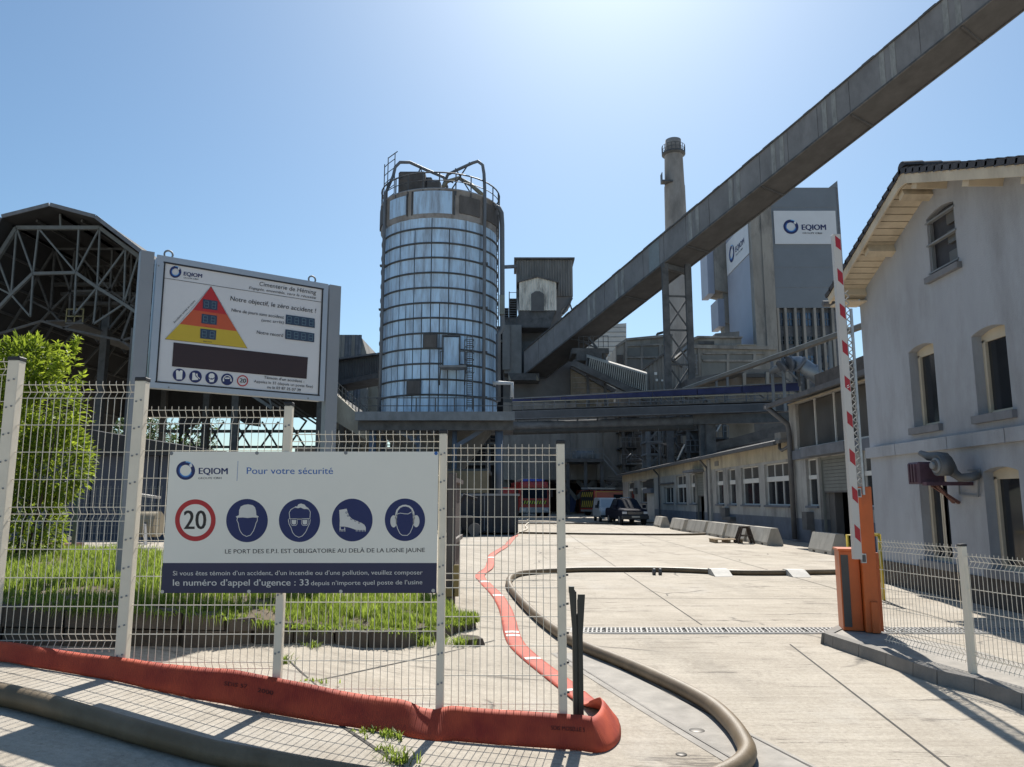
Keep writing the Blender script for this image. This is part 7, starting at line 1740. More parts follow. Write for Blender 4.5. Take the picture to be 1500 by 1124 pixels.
fs = [(i * M2 + k, i * M2 + (k + 1) % M2, (i + 1) * M2 + (k + 1) % M2, (i + 1) * M2 + k) for i in range(n_ - 1) for k in range(M2)] + [tuple(range(M2)), tuple(range((n_ - 1) * M2 + M2 - 1, (n_ - 1) * M2 - 1, -1))]
me.from_pydata([tuple(v) for v in vs], [], fs); me.polygons.foreach_set('use_smooth', [True] * len(fs)); a_ = me.attributes.new('along', 'FLOAT', 'POINT'); a_.data.foreach_set('value', al); me.materials.append(HOSE)
bm = bmesh.new(); bm.from_mesh(me); bmesh.ops.recalc_face_normals(bm, faces=bm.faces); bm.to_mesh(me); bm.free()
hose = bpy.data.objects.new('fire_hose', me); COL.objects.link(hose); tag(hose, 'orange flat fire hose zigzagging down the road and standing on edge along the fence foot', 'fire hose')
HWHITE = flat('worn_white_stripe', (.62, .58, .54), .6)
def hose_patch(i0, i1, q0, q1, nm, m):
    b_ = MB(); vv = []
    for i in range(i0, i1 + 1):
        p, tg, ac, nn_, s_ = frames_h[i]; ww = HW_ * (.86 + .14 * kt[i]) if kt[i] < .3 else HW_ * wl[i]; nn2 = nn_ if nn_.z > 0 or kt[i] > .5 else -nn_
        for q in (q0, (q0 + q1) / 2, q1): th_ = .009 * (1 - (2 * q) ** 4) + .0055; vv.append(p + ac * q * ww + (nn2 if nn2.y < 0 or kt[i] < .5 else -nn2) * th_ + V((0, 0, .002)))
    b_.add(vv, [(3 * k + c, 3 * k + c + 1, 3 * k + c + 4, 3 * k + c + 3) for k in range(i1 - i0) for c in (0, 1)], True); b_.build(nm, m, hose)
for i in (24, 47, 56, 77, 79, 92, 108): 
    if i + 1 < len(frames_h): hose_patch(i, i + 1, -.44, .40, 'white_mark', HWHITE)
def hose_text(txt, u, v, h, L_):     # stencil on the upright stretch, facing the camera
    b = min(range(len(frames_h)), key=lambda i: (frames_h[i][0] - (PG(u, v + 12) + V((0, 0, .11)))).length)
    p, tg, ac, nn_, s_ = frames_h[b]; Rr = -tg if tg.x < 0 else tg; Nn = nn_ if nn_.y < 0 else -nn_; F_ = Face(p + Nn * .018, Rr, -ac, Nn, .001); m_ = MB(); F_.text(m_, txt, 0, 0, L_, 0, h, .02); m_.build('stencil_lettering', mat('faded_black_stencil', (.05, .012, .010), .8), hose)
hose_text('SDIS 57', 318, 1024, .026, .16); hose_text('2000', 376, 1030, .026, .11); hose_text('SDIS MOSELLE 57', 806, 1086, .026, .25)
# white scuffs where the hose is twisted
fi = [i for i in range(len(frames_h)) if kt[i] < .45 and 150 < i < 215]
for k, (q0, q1) in enumerate(((-.3, .1), (-.1, .35), (-.45, -.2), (0, .3))):
    if len(fi) > 8: i0 = fi[0] + 2 + k * 3; hose_patch(i0, i0 + 2, q0, q1, 'scuff', HWHITE)

# ---- big brown water hose, one length across the foreground and up the road
BH = mat('muddy_brown_hose', (0.14, 0.10, 0.055), .5, var=.2, scale=3, dirt=(.21, .16, .10), dscale=2.2, bump=.15, bscale=120)
def ground_tube(px, r, label, nm='suction_hose', n=14, mt=BH, cat='hose'):
    P_ = catmull([PG(u, v, 0) for u, v in px], 9); P_ = [V((p.x, p.y, ground_z(p.x, p.y) + r * .97)) for p in P_]; m_ = MB(); m_.tube(P_, r, n); o = m_.build(nm, mt); tag(o, label, cat); return o
h1 = ground_tube([(-120, 1010), (0, 1033), (110, 1062), (240, 1100), (380, 1132), (560, 1162), (760, 1185), (960, 1180), (1060, 1150), (1094, 1122), (1088, 1096), (1068, 1068), (1040, 1043), (1000, 1020), (955, 998), (910, 978), (866, 960), (830, 942), (800, 920), (775, 898), (756, 877), (746, 862), (748, 851), (762, 844), (790, 841), (840, 838.5), (900, 838), (960, 838), (1010, 839.5), (1060, 842), (1100, 843), (1150, 843), (1200, 842), (1270, 842), (1340, 845)], .062, 'thick muddy brown water hose looping from the foreground up and across the road')
for (u, v) in ((958, 838), (967, 838)):
    p = PG(u, v, .065); m_ = MB(); m_.tube([p - V((.03, 0, 0)), p + V((.03, 0, 0))], .082, 14); m_.build('coupling', RIM, h1)
h2 = ground_tube([(700, 768), (740, 768), (800, 768), (900, 767.5), (960, 767), (1000, 768)], .05, 'brown hose across the far yard just in front of the vehicles', n=8)
h3 = ground_tube([(650, 780), (760, 782), (820, 783), (900, 784), (1000, 784.5), (1060, 783), (1110, 782), (1200, 786)], .055, 'brown hose across the yard nearer than the first far one', n=8)
h4 = ground_tube([(755, 784), (764, 780), (772, 776), (770, 771), (775, 765), (771, 762)], .045, 'short pale hose end curling beside the dark container', n=8, mt=mat('pale_canvas_hose', (.55, .5, .42), .7))
for k, (u0, u1, v) in enumerate(((1018, 1050, 842), (1135, 1165, 843))):
    a_, b_ = PG(u0, v - 9), PG(u1, v + 4); m_ = MB(); x0, x1 = min(a_.x, b_.x), max(a_.x, b_.x); yc = PG((u0 + u1) / 2, v).y; m_.prism([(x0, yc - .5, .005), (x0, yc - .12, .135), (x0, yc + .12, .135), (x0, yc + .5, .005)], (.40, 0, 0)); tag(m_.build('hose_ramp', mat('pale_ramp_board', (.44, .42, .38), .7, var=.2, scale=4)), ['left white hose ramp over the brown hose', 'right pale hose ramp over the brown hose'][k], 'hose ramp')

# ---- dark gate stop post
DGREEN = mat('dark_green_grey_paint', (.028, .032, .030), .5, var=.2, scale=6)
gp = thing('gate_stop_post', 'dark green-grey steel gate stop post with flared top beside the fence end', 'post', V((PG(851, 1095).x, 5.70, 0.02))); P0 = gp.location.copy()
zt_ = PY(848, 866, P0.y).z
m_ = MB(); m_.bbox(P0.x - .035, P0.x - .004, P0.y - .03, P0.y + .03, 0, zt_ - .0, .004); m_.bbox(P0.x + .004, P0.x + .038, P0.y - .03, P0.y + .03, 0, zt_ - .06, .004); m_.box(P0.x - .012, P0.x + .012, P0.y - .02, P0.y + .02, 0, zt_ - .16); m_.build('post_profile', DGREEN, gp)
m_ = MB(); m_.prism([(P0.x - .036, P0.y - .034, zt_ - .30), (P0.x - .004, P0.y - .034, zt_ - .30), (P0.x - .014, P0.y - .034, zt_ + .01), (P0.x - .060, P0.y - .034, zt_ + .03)], (0, .008, 0)); m_.build('guide_plate', DGREEN, gp)
m_ = MB(); m_.prism([(P0.x + .004, P0.y - .034, zt_ - .30), (P0.x + .038, P0.y - .034, zt_ - .30), (P0.x + .058, P0.y - .034, zt_ - .02), (P0.x + .004, P0.y - .034, zt_ - .02)], (0, .008, 0)); m_.build('guide_plate', DGREEN, gp)
m_ = MB(); m_.prism([(P0.x - .058, P0.y - .036, zt_ - .01), (P0.x - .02, P0.y - .036, zt_ - .01), (P0.x - .02, P0.y - .036, zt_ + .035), (P0.x - .058, P0.y - .036, zt_ + .035)], (0, .05, 0)); m_.build('top_roller', DGREEN, gp)

# ---- rusty gate leaf standing open beyond the bed
gl = thing('sliding_gate_leaf', 'dull brown slatted sliding gate leaf standing open beside the yard', 'gate', (-.95, 12, 0))
BRN = mat('dull_brown_gate', (.085, .065, .062), .7, var=.2, scale=4)
for k in range(9): y = 11.7 + k * .27; m_ = MB(); m_.box(-.99, -.95, y, y + .21, .08, 2.02); m_.build('slat', BRN, gl)
for z in (.08, 1.0, 1.98): m_ = MB(); m_.box(-.95, -.90, 11.65, 14.2, z, z + .07); m_.build('rail', BRN, gl)
m_ = MB(); m_.bbox(-.96, -.84, 11.52, 11.64, 0, 2.1, .01); m_.build('end_post', mat('grey_brown_post', (.11, .09, .085), .7), gl)
m_ = MB(); m_.box(-1.0, -.84, 11.45, 11.66, .30, .42); m_.box(-.86, -.78, 11.45, 11.5, .3, .75); m_.build('guide_bracket', mat('worn_yellow', (.30, .22, .08), .7), gl)

# ---- dark low container in the middle distance
ct = thing('dark_waste_container', 'dark ribbed steel waste container with pale rim at the left side of the yard', 'container', (-1.3, 37, 0))
x0 = PG(668, 784).x; x1 = PG(759, 784).x; Yc = PG(720, 784).y; zt_ = PY(720, 724, Yc).z
m_ = MB(); m_.box(x0, x1, Yc, Yc + 5, .12, zt_ - .08); m_.build('body', mat('container_dark_grey', (.035, .04, .048), .7, var=.25, scale=1.2), ct)
for k in range(9): x = x0 + .1 + (x1 - x0 - .2) * k / 8; m_ = MB(); m_.box(x - .05, x + .05, Yc - .07, Yc + .01, .15, zt_ - .1); m_.build('rib', mat('container_dark_grey', (.035, .04, .048)), ct)
m_ = MB(); m_.box(x0 - .08, x1 + .08, Yc - .1, Yc + 5, zt_ - .08, zt_ + .02); m_.build('rim', STEEL, ct)
m_ = MB(); m_.box(x0 + 1.35, x0 + 1.4, Yc - .08, Yc - .02, .2, zt_); m_.build('ladder_rail', STEEL, ct)
zz = thing('pump_unit', 'dark pump machinery standing behind the fence left of the container', 'pump', (-2.4, 38, 0))
m_ = MB(); p = PG(664, 786); m_.bbox(p.x + .1, p.x + .9, p.y - .1, p.y + 1.2, .3, .95, .08); m_.tube([(p.x + .1, p.y, 1.3), (p.x + .5, p.y, 1.9), (p.x + 1.1, p.y, 1.7)], .09, 8); m_.build('engine_body', mat('oily_black', (.02, .02, .022), .8), zz)
m_ = MB(); m_.tube([(p.x + .1, p.y - .2, .32), (p.x + .1, p.y - .05, .32)], .3, 14); m_.tube([(p.x + 1.0, p.y - .2, .32), (p.x + 1.0, p.y - .05, .32)], .3, 14); m_.build('wheel', DARK, zz)

# ---- concrete barrier blocks
BLK = mat('barrier_block_concrete', (0.42, 0.39, 0.335), .9, var=.12, scale=2, bump=.3, bscale=30, dirt=(.22, .20, .17), dscale=1.3)
def block(L_=2.0, H_=.64):
    b_ = MB(); sec = [(-.30, 0.0), (.30, 0.0), (.30, .12), (.13, H_), (-.13, H_), (-.30, .12)]
    for (a, b, zc_) in ((-L_ / 2, -L_ * .32, 0), (-L_ * .32, -L_ * .20, .08), (-L_ * .20, L_ * .20, 0), (L_ * .20, L_ * .32, .08), (L_ * .32, L_ / 2, 0)):
        s_ = [(x, max(z, zc_)) for x, z in sec]; b_.prism([(x, a, z) for x, z in s_], (0, b - a, 0))
    return b_
me0 = None
blks = [(x_ - .17, y_ + 1.3, l_, r_, n_) for x_, y_, l_, r_, n_ in [(10.35, 23.7, 1.75, .02, 'lone pale concrete barrier block nearest the orange barrier cabinet'), (9.98, 28.9, 2.6, -.01, 'nearest concrete block of the row along the workshop, its pale end showing'), (9.93, 31.8, 2.7, .01, 'second concrete block from the near end of the row, behind the trestles'), (9.88, 34.9, 2.9, .0, 'third concrete block of the row, in the middle'), (9.80, 38.4, 3.1, .05, 'bluish concrete block, fourth from the near end of the row'), (9.66, 42.2, 3.4, -.01, 'farthest concrete block of the sunlit row'), (9.6, 47.5, 3.0, -.04, 'separate concrete block beside the dark pickup in the shade')]]
for i, (x, y, L_, rz, lab) in enumerate(blks):
    o = block(L_).build('barrier_block', BLK, None); o.location = (x, y, 0); o.rotation_euler = (0, 0, rz); tag(o, lab, 'barrier block', 'concrete barrier blocks beside the workshop')
# rusty trestles and pallet in front of them
RST = mat('rusty_trestle', (.055, .038, .03), .8, var=.3, scale=6)
WOOD = mat('pallet_wood', (.30, .22, .13), .85, var=.2, scale=5)
tb = V((9.12, 30.2, 0)); t0 = thing('steel_trestle', 'stack of dark rusty A-frame trestles in front of the concrete blocks', 'trestles', tb)
for k in range(3):
    yy = tb.y + k * .35; m_ = MB()
    for s_ in (-1, 1): m_.beam((tb.x + s_ * .32 + k * .08, yy, 0), (tb.x + s_ * .14 + k * .08, yy, .62), .05); m_.beam((tb.x + s_ * .32 + k * .08, yy + .4, 0), (tb.x + s_ * .14 + k * .08, yy + .2, .62), .05)
    m_.beam((tb.x - .2 + k * .08, yy + .1, .62), (tb.x + .2 + k * .08, yy + .1, .62), .07); m_.beam((tb.x - .24 + k * .08, yy, .3), (tb.x + .24 + k * .08, yy, .3), .04); m_.build('trestle_frame', RST, t0)
tp_ = V((8.6, 30.6, 0)); pt0 = thing('wooden_pallet', 'wooden pallet lying left of the rusty trestles', 'pallet', tp_)
for k in range(6): m_ = MB(); m_.box(tp_.x - .6, tp_.x + .5, tp_.y + k * .17, tp_.y + k * .17 + .11, .12, .145); m_.build('plank', WOOD, pt0)
for x in (-.58, -.08, .4): m_ = MB(); m_.box(tp_.x + x, tp_.x + x + .1, tp_.y, tp_.y + .96, 0, .118); m_.build('runner', WOOD, pt0)

# ---- orange boom barrier on its kerbed island
KERB = mat('kerb_concrete', (.22, .205, .185), .9, var=.15, scale=4, bump=.4, bscale=40)
isl = [PG(u, v) for u, v in ((1209, 944), (1222, 949), (1260, 962), (1300, 976), (1340, 991), (1375, 1003), (1430, 1016), (1500, 1040), (1600, 1078))]
islr = [PG(u, v) for u, v in ((1236, 930), (1260, 934), (1300, 944), (1345, 953), (1400, 962), (1450, 975), (1500, 992), (1580, 1015), (1680, 1050))]
ki = thing('kerbed_island', 'narrow kerbed concrete island carrying the orange barrier and right fence', 'kerb island', isl[2]); HK = .13
m_ = MB(); ctr = []
for i in range(len(isl)): a, b = isl[i], islr[i]; ctr += [(a.x, a.y, HK - .012), (b.x, b.y, HK - .012), (b.x, b.y, -.02), (a.x, a.y, -.02)]
f_ = []
for i in range(len(isl) - 1): b = i * 4; f_ += [(b, b + 4, b + 5, b + 1), (b + 1, b + 5, b + 6, b + 2), (b + 3, b + 7, b + 4, b)]
f_ += [(0, 1, 2, 3)]; m_.add(ctr, f_); m_.build('island_top', CHAN, ki)
for i in range(len(isl) - 1):
    a, b = isl[i], isl[i + 1]; L_ = (b - a).length; n_ = max(1, round(L_ / .9)); t = (b - a).normalized(); s_ = V((-t.y, t.x, 0)); s_ = s_ if (islr[i] - a).dot(s_) > 0 else -s_
    for k in range(n_):
        p = a + (b - a) * (k / n_) + t * .005; q = a + (b - a) * ((k + 1) / n_) - t * .005; m_ = MB(); o_ = -s_ * .02
        m_.hexa([p + o_, q + o_, q + s_ * .12, p + s_ * .12, p + o_ * .3 + V((0, 0, HK)), q + o_ * .3 + V((0, 0, HK)), q + s_ * .12 + V((0, 0, HK)), p + s_ * .12 + V((0, 0, HK))]); m_.build('kerb_stone', KERB, ki)
a, b = isl[0], islr[0]; m_ = MB(); t = (b - a); o_ = V((-.05, .02, 0)); m_.hexa([a + o_, a + V((.1, 0, 0)), b + V((.1, 0, 0)), b + o_, a + o_ * .6 + V((0, 0, HK)), a + V((.1, 0, HK)), b + V((.1, 0, HK)), b + o_ * .6 + V((0, 0, HK))]); m_.build('kerb_stone', KERB, ki)
ORC = mat('barrier_orange_paint', (.50, .105, .018), .42, var=.1, scale=3, dirt=(.30, .07, .02), dscale=1.5)
OGR = mat('barrier_dark_grey', (.05, .052, .055), .5, var=.15, scale=3)
BW = mat('barrier_white_enamel', (.55, .52, .49), .4, var=.04, scale=3); BR_ = mat('barrier_red_film', (.38, .012, .022), .35, var=.05, scale=3)
PB = PG(1282, 944); bb = thing('boom_barrier', 'orange barrier cabinet with raised red and white boom at the yard entrance', 'boom barrier', PB)
yb = PB.y; zT = PY(1262, 713, yb).z; zL = PY(1248, 808, yb + .05).z
rx = lambda u, v, Y=yb: PY(u, v, Y).x
xa, xb = rx(1272, 930), rx(1294, 930)
Mz = Matrix.Translation((xb - .02, yb, 0)) @ Matrix.Rotation(R(-14), 4, 'Z')
m_ = MB(); m_.bbox(-.165, .0, 0, .34, HK, zT, .008, Mz); m_.build('tall_cabinet', ORC, bb)
m_ = MB(); m_.bbox(-.10, -.02, -.035, .0, HK, HK + .36, .006, Mz); m_.build('inspection_cover', ORC, bb)
m_ = MB(); m_.bbox(.0, .05, .1, .3, HK, zL - .02, .006, Mz); m_.build('side_channel', ORC, bb)
Ml = Matrix.Translation((rx(1262, 930) + .02, yb + .16, 0)) @ Matrix.Rotation(R(-14), 4, 'Z')
m_ = MB(); m_.bbox(-.15, .08, 0, .36, HK, zL, .008, Ml); lc_ = m_.build('low_cabinet', ORC, bb)
m_ = MB(); m_.box(-.135, -.05, -.008, .002, HK + .04, zL - .05, Ml); m_.build('grey_inset', OGR, lc_)
m_ = MB(); m_.box(-.165, .09, -.03, .37, zL, zL + .025, Ml); m_.build('cabinet_lid', ORC, lc_)
for (u, v, Y) in ((1257, 722, yb - .02), (1264.5, 818, yb - .02)):
    p = PY(u, v, Y); m_ = MB(); m_.box(p.x - .03, p.x + .03, Y - .02, Y + .01, p.z - .055, p.z + .055); w_ = m_.build('signal_frame', GALV, bb); m_ = MB(); m_.box(p.x - .019, p.x + .019, Y - .026, Y - .018, p.z - .042, p.z + .04); m_.build('signal_lens', DARK, w_)
# boom
xm = rx(1250.5, 760, yb - .06); zb0, zb1 = zL + .0, PY(1222, 345, yb - .06).z
bwid = .098; m_ = MB(); m_.bbox(xm - bwid / 2, xm + bwid / 2, yb - .12, yb - .045, zL - .08, zb1, .006); bo = m_.build('boom', BW, bb)
vv = [(345, 367), (393, 418), (444, 468), (498, 522), (550, 574), (602, 627), (657, 683), (712, 738), (768, 795)]
for (v0, v1) in vv:
    z1_, z0_ = PY(1235, v0, yb - .125).z, PY(1235, v1, yb - .125).z; m_ = MB(); hgt = z1_ - z0_; xo = xm - .012; w_ = .052
    m_.prism([(xo - .012, yb - .1225, z1_), (xo - .012, yb - .1225, z1_ - hgt * .72), (xo + w_, yb - .1225, z0_), (xo + w_, yb - .1225, z0_ + hgt * .72)], (0, .002, 0)); m_.build('red_marker', BR_, bo)
m_ = MB(); FW = Face((xm - .006, yb - .1235, PY(1235, 562, yb - .125).z), (1, 0, 0), (0, 0, -1), (0, -1, 0), .0005); FW.poly(m_, [(0, .03), (.03, .012), (.03, .022), (.008, .036)]); FW.poly(m_, [(.004, .05), (.036, .034), (.036, .042), (.006, .06)]); m_.build('small_emblem', WPRINT, bo)
# folded lattice skirt behind the boom
zs0, zs1 = zT + .02, PY(1240, 437, yb + .1).z; xs0 = xm + .085; m_ = MB(); m_.bbox(xs0 + .075, xs0 + .105, yb + .0, yb + .03, zT - .1, PY(1246, 452, yb).z, .003); m_.build('skirt_rail', GALV, bb)
k = 0; z = zs0
LAT = mat('skirt_lattice', (.33, .325, .31), .5, var=.1, scale=6)
while z < zs1:
    m_ = MB(); a0_, a1_ = (xs0 - .02, xs0 + .08) if k % 2 else (xs0 + .08, xs0 - .02); m_.beam((a0_, yb + .015, z), (a1_, yb + .015, z + .085), .007, .012); m_.beam((a1_, yb + .03, z), (a0_, yb + .03, z + .085), .007, .012); m_.build('lattice_bar', LAT, bb); z += .085; k += 1
m_ = MB(); m_.bbox(xs0 - .035, xs0 - .015, yb, yb + .03, zT - .05, zs1 + .1, .003); m_.build('skirt_rail', GALV, bb)

# ---- right-hand low mesh fence
rf = thing('low_mesh_fence', 'low cream mesh fence running from the barrier towards the right foreground', 'mesh fence', (4.6, 7.7, HK))
Pf0 = PG(1296, 948, HK); Pf1 = PG(1425, 984, HK); Pf1.z = Pf0.z = HK; dF = (Pf1 - Pf0); dF.z = 0; Lf = dF.length; dF.normalize(); aF = math.atan2(dF.y, dF.x)
zt1 = PY(1400, 800, Pf1.y).z
m_ = MB(); Mp = Matrix.Translation(Pf1) @ Matrix.Rotation(aF, 4, 'Z'); m_.bbox(-.03, .03, -.03, .03, -.02, zt1 - HK, .006, Mp); po = m_.build('post', CRM, rf); m_ = MB(); m_.bbox(-.033, .033, -.033, .033, zt1 - HK, zt1 - HK + .02, .006, Mp); m_.build('post_cap', CAPB, po)
def right_panel(L_, ztop, base, n_sp=.05):
    m_ = MB(); H_ = ztop - HK - .06; hz_ = [0, .05, .10, .30, .50, .70, .90, H_ - .12, H_ - .07, H_ - .02]; ap = {.05, hz_[8]}; prof = [(-.028, 0)] + [(z, .035 if z in ap else 0) for z in hz_] + [(H_, 0)]
    i = .03
    while i < L_ - .02: m_.tube([(i, d, -z) for z, d in prof], .0026, 5, caps=False); i += n_sp
    for z in hz_: d = .035 if z in ap else 0; m_.beam((0, d + .006, -z), (L_, d + .006, -z), .0055)
    Mx = Matrix.Translation(V((base.x, base.y, ztop))) @ Matrix.Rotation(aF, 4, 'Z'); m_.v = [tuple(Mx @ V(p)) for p in m_.v]; return m_
right_panel(Lf - .04, zt1 - .02, Pf0).build('wire_panel', CRMW, rf)
right_panel(1.75, zt1 - .09, Pf1 + dF * .035).build('wire_panel', CRMW, rf)
m_ = MB(); Pf2 = Pf1 + dF * 1.83; Mp = Matrix.Translation(Pf2) @ Matrix.Rotation(aF, 4, 'Z'); m_.bbox(-.03, .03, -.03, .03, -.02, zt1 - HK - .05, .006, Mp); m_.build('post', CRM, rf)
# yellow rail between barrier and house
yr = PG(1262, 862); YW = mat('yellow_rail_paint', (.55, .40, .04), .5, var=.1, scale=4); yg = thing('yellow_hand_rail', 'yellow tubular hand rail behind the orange barrier cabinet', 'hand rail', (yr.x, 13.6, 0)); Yy = 13.4
xr0, xr1 = PY(1242, 800, Yy).x, PY(1289, 800, Yy).x; zr_ = PY(1265, 784, Yy).z
m_ = MB(); m_.tube([(xr0, Yy, 0), (xr0, Yy, zr_), (xr1, Yy, zr_), (xr1, Yy, 0)], .03, 8); m_.build('rail_tube', YW, yg); m_ = MB(); m_.tube([(xr0, Yy, zr_ * .5), (xr1, Yy, zr_ * .5)], .022, 8); m_.tube([(xr1, Yy, zr_), (xr1 + .05, Yy + 1.0, zr_), (xr1 + .05, Yy + 1.0, 0)], .03, 8); m_.build('rail_tube', YW, yg)
m_ = MB(); p = PG(1376, 962, 0); m_.tube([PG(1378 + 12 * math.cos(q), 961 + 3.2 * math.sin(q)) + V((0, 0, .012)) for q in [2 * math.pi * i / 16 for i in range(13)]], .008, 6); tag(m_.build('cord_curl', mat('orange_cord', (.6, .18, .05), .6)), 'small curl of orange cord on the ground behind the low fence', 'cord')

# ================================================================== VEHICLES
TYRE = flat('tyre_rubber', (.015, .015, .016), .85); HUB = mat('alloy_rim', (.25, .26, .27), .4, metal=.6, var=.05, scale=4); CHR = mat('chrome_trim', (.5, .5, .5), .25, metal=.8, var=.05, scale=4)
WSG = mat('windscreen_glass', (.012, .018, .03), .5, var=.2, scale=1, spec=.05); LAMPG = mat('headlamp_glass', (.55, .57, .6), .15, var=.05, scale=6, spec=.8)
def loft(secs, smooth=True):     # secs: list of (y, [(x,z)...]) same count, symmetric bodies
    m_ = MB(); n = len(secs[0][1]); vs = [(x, y, z) for y, pr in secs for x, z in pr]; fs = []
    for i in range(len(secs) - 1):
        for k in range(n): l = (k + 1) % n; fs.append((i * n + k, i * n + l, (i + 1) * n + l, (i + 1) * n + k))
    fs.append(tuple(range(n - 1, -1, -1))); fs.append(tuple(range((len(secs) - 1) * n, len(secs) * n))); return m_.add(vs, fs, False)
def bodysec(w_, z0, zb, zt, tw, lip=.06): return [(-w_ * .92, z0), (w_ * .92, z0), (w_, z0 + .12), (w_, zb - lip), (w_ * .97, zb), (tw, zt - .05), (tw * .9, zt), (-tw * .9, zt), (-tw, zt - .05), (-w_ * .97, zb), (-w_, zb - lip), (-w_, z0 + .12)]
def wheel(par, x, y, r, w_=.22):
    m_ = MB(); m_.tube([(x - w_ / 2, y, r), (x + w_ / 2, y, r)], r, 20); t = m_.build('wheel', TYRE, par, local=True); m_ = MB(); s_ = 1 if x > 0 else -1; m_.tube([(x + s_ * (w_ / 2 - .01), y, r), (x + s_ * (w_ / 2 + .012), y, r)], r * .58, 16); m_.build('rim', HUB, t, local=True)
def lb(par, nm, mt, x0, x1, y0, y1, z0, z1, b=.0): m_ = MB(); (m_.bbox(x0, x1, y0, y1, z0, z1, b) if b else m_.box(x0, x1, y0, y1, z0, z1)); return m_.build(nm, mt, par, local=True)
# dark pickup facing the camera (front towards -y)
PK = mat('dark_navy_car_paint', (.012, .014, .026), .7, var=.1, scale=2, spec=.06)
pp = PG(931, 769.6); pk = thing('pickup_truck', 'dark navy pickup truck parked facing the camera beside the workshop', 'pickup', (pp.x, pp.y, 0), R(6))
loft([(0, bodysec(.86, .42, .74, .98, .80)), (.12, bodysec(.90, .38, .80, 1.04, .84)), (1.25, bodysec(.92, .38, .98, 1.12, .82)), (1.30, bodysec(.92, .38, 1.0, 1.14, .82)), (2.05, bodysec(.92, .38, 1.02, 1.72, .64)), (2.5, bodysec(.92, .38, 1.04, 1.79, .66)), (3.5, bodysec(.92, .38, 1.05, 1.76, .66)), (3.75, bodysec(.92, .38, 1.05, 1.2, .8)), (3.8, bodysec(.92, .42, 1.0, 1.12, .88)), (5.0, bodysec(.90, .42, 1.0, 1.12, .86))]).build('body', PK, pk, local=True)
m_ = MB(); m_.hexa([(-.74, 1.28, 1.13), (.74, 1.28, 1.13), (.74, 1.34, 1.13), (-.74, 1.34, 1.13), (-.58, 1.99, 1.68), (.58, 1.99, 1.68), (.58, 2.05, 1.68), (-.58, 2.05, 1.68)]); m_.build('windscreen', WSG, pk, local=True)
for s_ in (-1, 1):
    m_ = MB(); m_.hexa([(s_ * .90, 1.7, 1.06), (s_ * .915, 1.7, 1.06), (s_ * .915, 3.4, 1.08), (s_ * .90, 3.4, 1.08), (s_ * .68, 2.1, 1.66), (s_ * .70, 2.1, 1.66), (s_ * .70, 3.3, 1.68), (s_ * .68, 3.3, 1.68)]); m_.build('side_window', WSG, pk, local=True)
    lb(pk, 'headlight', LAMPG, s_ * .72 - .15, s_ * .72 + .15, -.02, .1, .74, .90, .02); lb(pk, 'mirror', PK, s_ * 1.04 - .12, s_ * 1.04 + .12, 1.42, 1.55, 1.12, 1.34, .03); lb(pk, 'fog_light', LAMPG, s_ * .62 - .06, s_ * .62 + .06, -.06, .0, .48, .56)
    for y in (.85, 4.0): wheel(pk, s_ * .80, y, .37)
gr = lb(pk, 'grille', flat('black_grille', (.02, .02, .022), .5), -.54, .54, -.02, .06, .70, .90)
for k in range(3): lb(gr, 'grille_bar', CHR, -.52, .52, -.035, -.02, .73 + k * .065, .75 + k * .065)
lb(pk, 'bumper', flat('dark_bumper', (.03, .032, .036), .6), -.92, .92, -.12, .15, .40, .66, .05); lb(pk, 'number_plate', mat('plate_white', (.42, .42, .38), .5), -.27, .27, -.135, -.12, .50, .61); lb(pk, 'roof_light_bar', CHR, -.35, .35, 2.45, 2.6, 1.79, 1.86, .02)
# small white van behind it
WV = mat('white_van_paint', (.42, .45, .48), .35, var=.06, scale=2, spec=.6)
pv = PG(898, 765); vn = thing('small_white_van', 'small white van half hidden behind the dark pickup', 'van', (pv.x - .1, pv.y, 0), R(2))
loft([(0, bodysec(.80, .35, .72, .82, .74)), (.1, bodysec(.84, .32, .80, .92, .76)), (.85, bodysec(.86, .32, .98, 1.12, .78)), (1.45, bodysec(.86, .32, 1.02, 1.72, .66)), (1.9, bodysec(.87, .32, 1.05, 1.84, .72)), (4.1, bodysec(.87, .32, 1.05, 1.85, .74)), (4.25, bodysec(.85, .35, 1.0, 1.75, .72))]).build('body', WV, vn, local=True)
m_ = MB(); m_.hexa([(-.70, .87, 1.12), (.70, .87, 1.12), (.70, .93, 1.12), (-.70, .93, 1.12), (-.58, 1.42, 1.66), (.58, 1.42, 1.66), (.58, 1.48, 1.66), (-.58, 1.48, 1.66)]); m_.build('windscreen', WSG, vn, local=True)
for s_ in (-1, 1):
    m_ = MB(); m_.hexa([(s_ * .855, 1.2, 1.06), (s_ * .87, 1.2, 1.06), (s_ * .87, 2.0, 1.08), (s_ * .855, 2.0, 1.08), (s_ * .70, 1.55, 1.62), (s_ * .72, 1.55, 1.62), (s_ * .755, 2.0, 1.62), (s_ * .735, 2.0, 1.62)]); m_.build('side_window', WSG, vn, local=True)
    lb(vn, 'headlight', LAMPG, s_ * .64 - .14, s_ * .64 + .14, -.02, .08, .66, .84, .02); lb(vn, 'mirror', flat('black_mirror', (.02, .02, .02), .5), s_ * .98 - .1, s_ * .98 + .1, 1.15, 1.27, 1.05, 1.28, .03)
    for y in (.7, 3.4): wheel(vn, s_ * .76, y, .30, .18)
lb(vn, 'bumper', flat('dark_bumper', (.03, .032, .036), .6), -.84, .84, -.06, .12, .34, .54, .04); lb(vn, 'grille', flat('black_grille', (.02, .02, .022), .5), -.4, .4, -.02, .04, .64, .76)
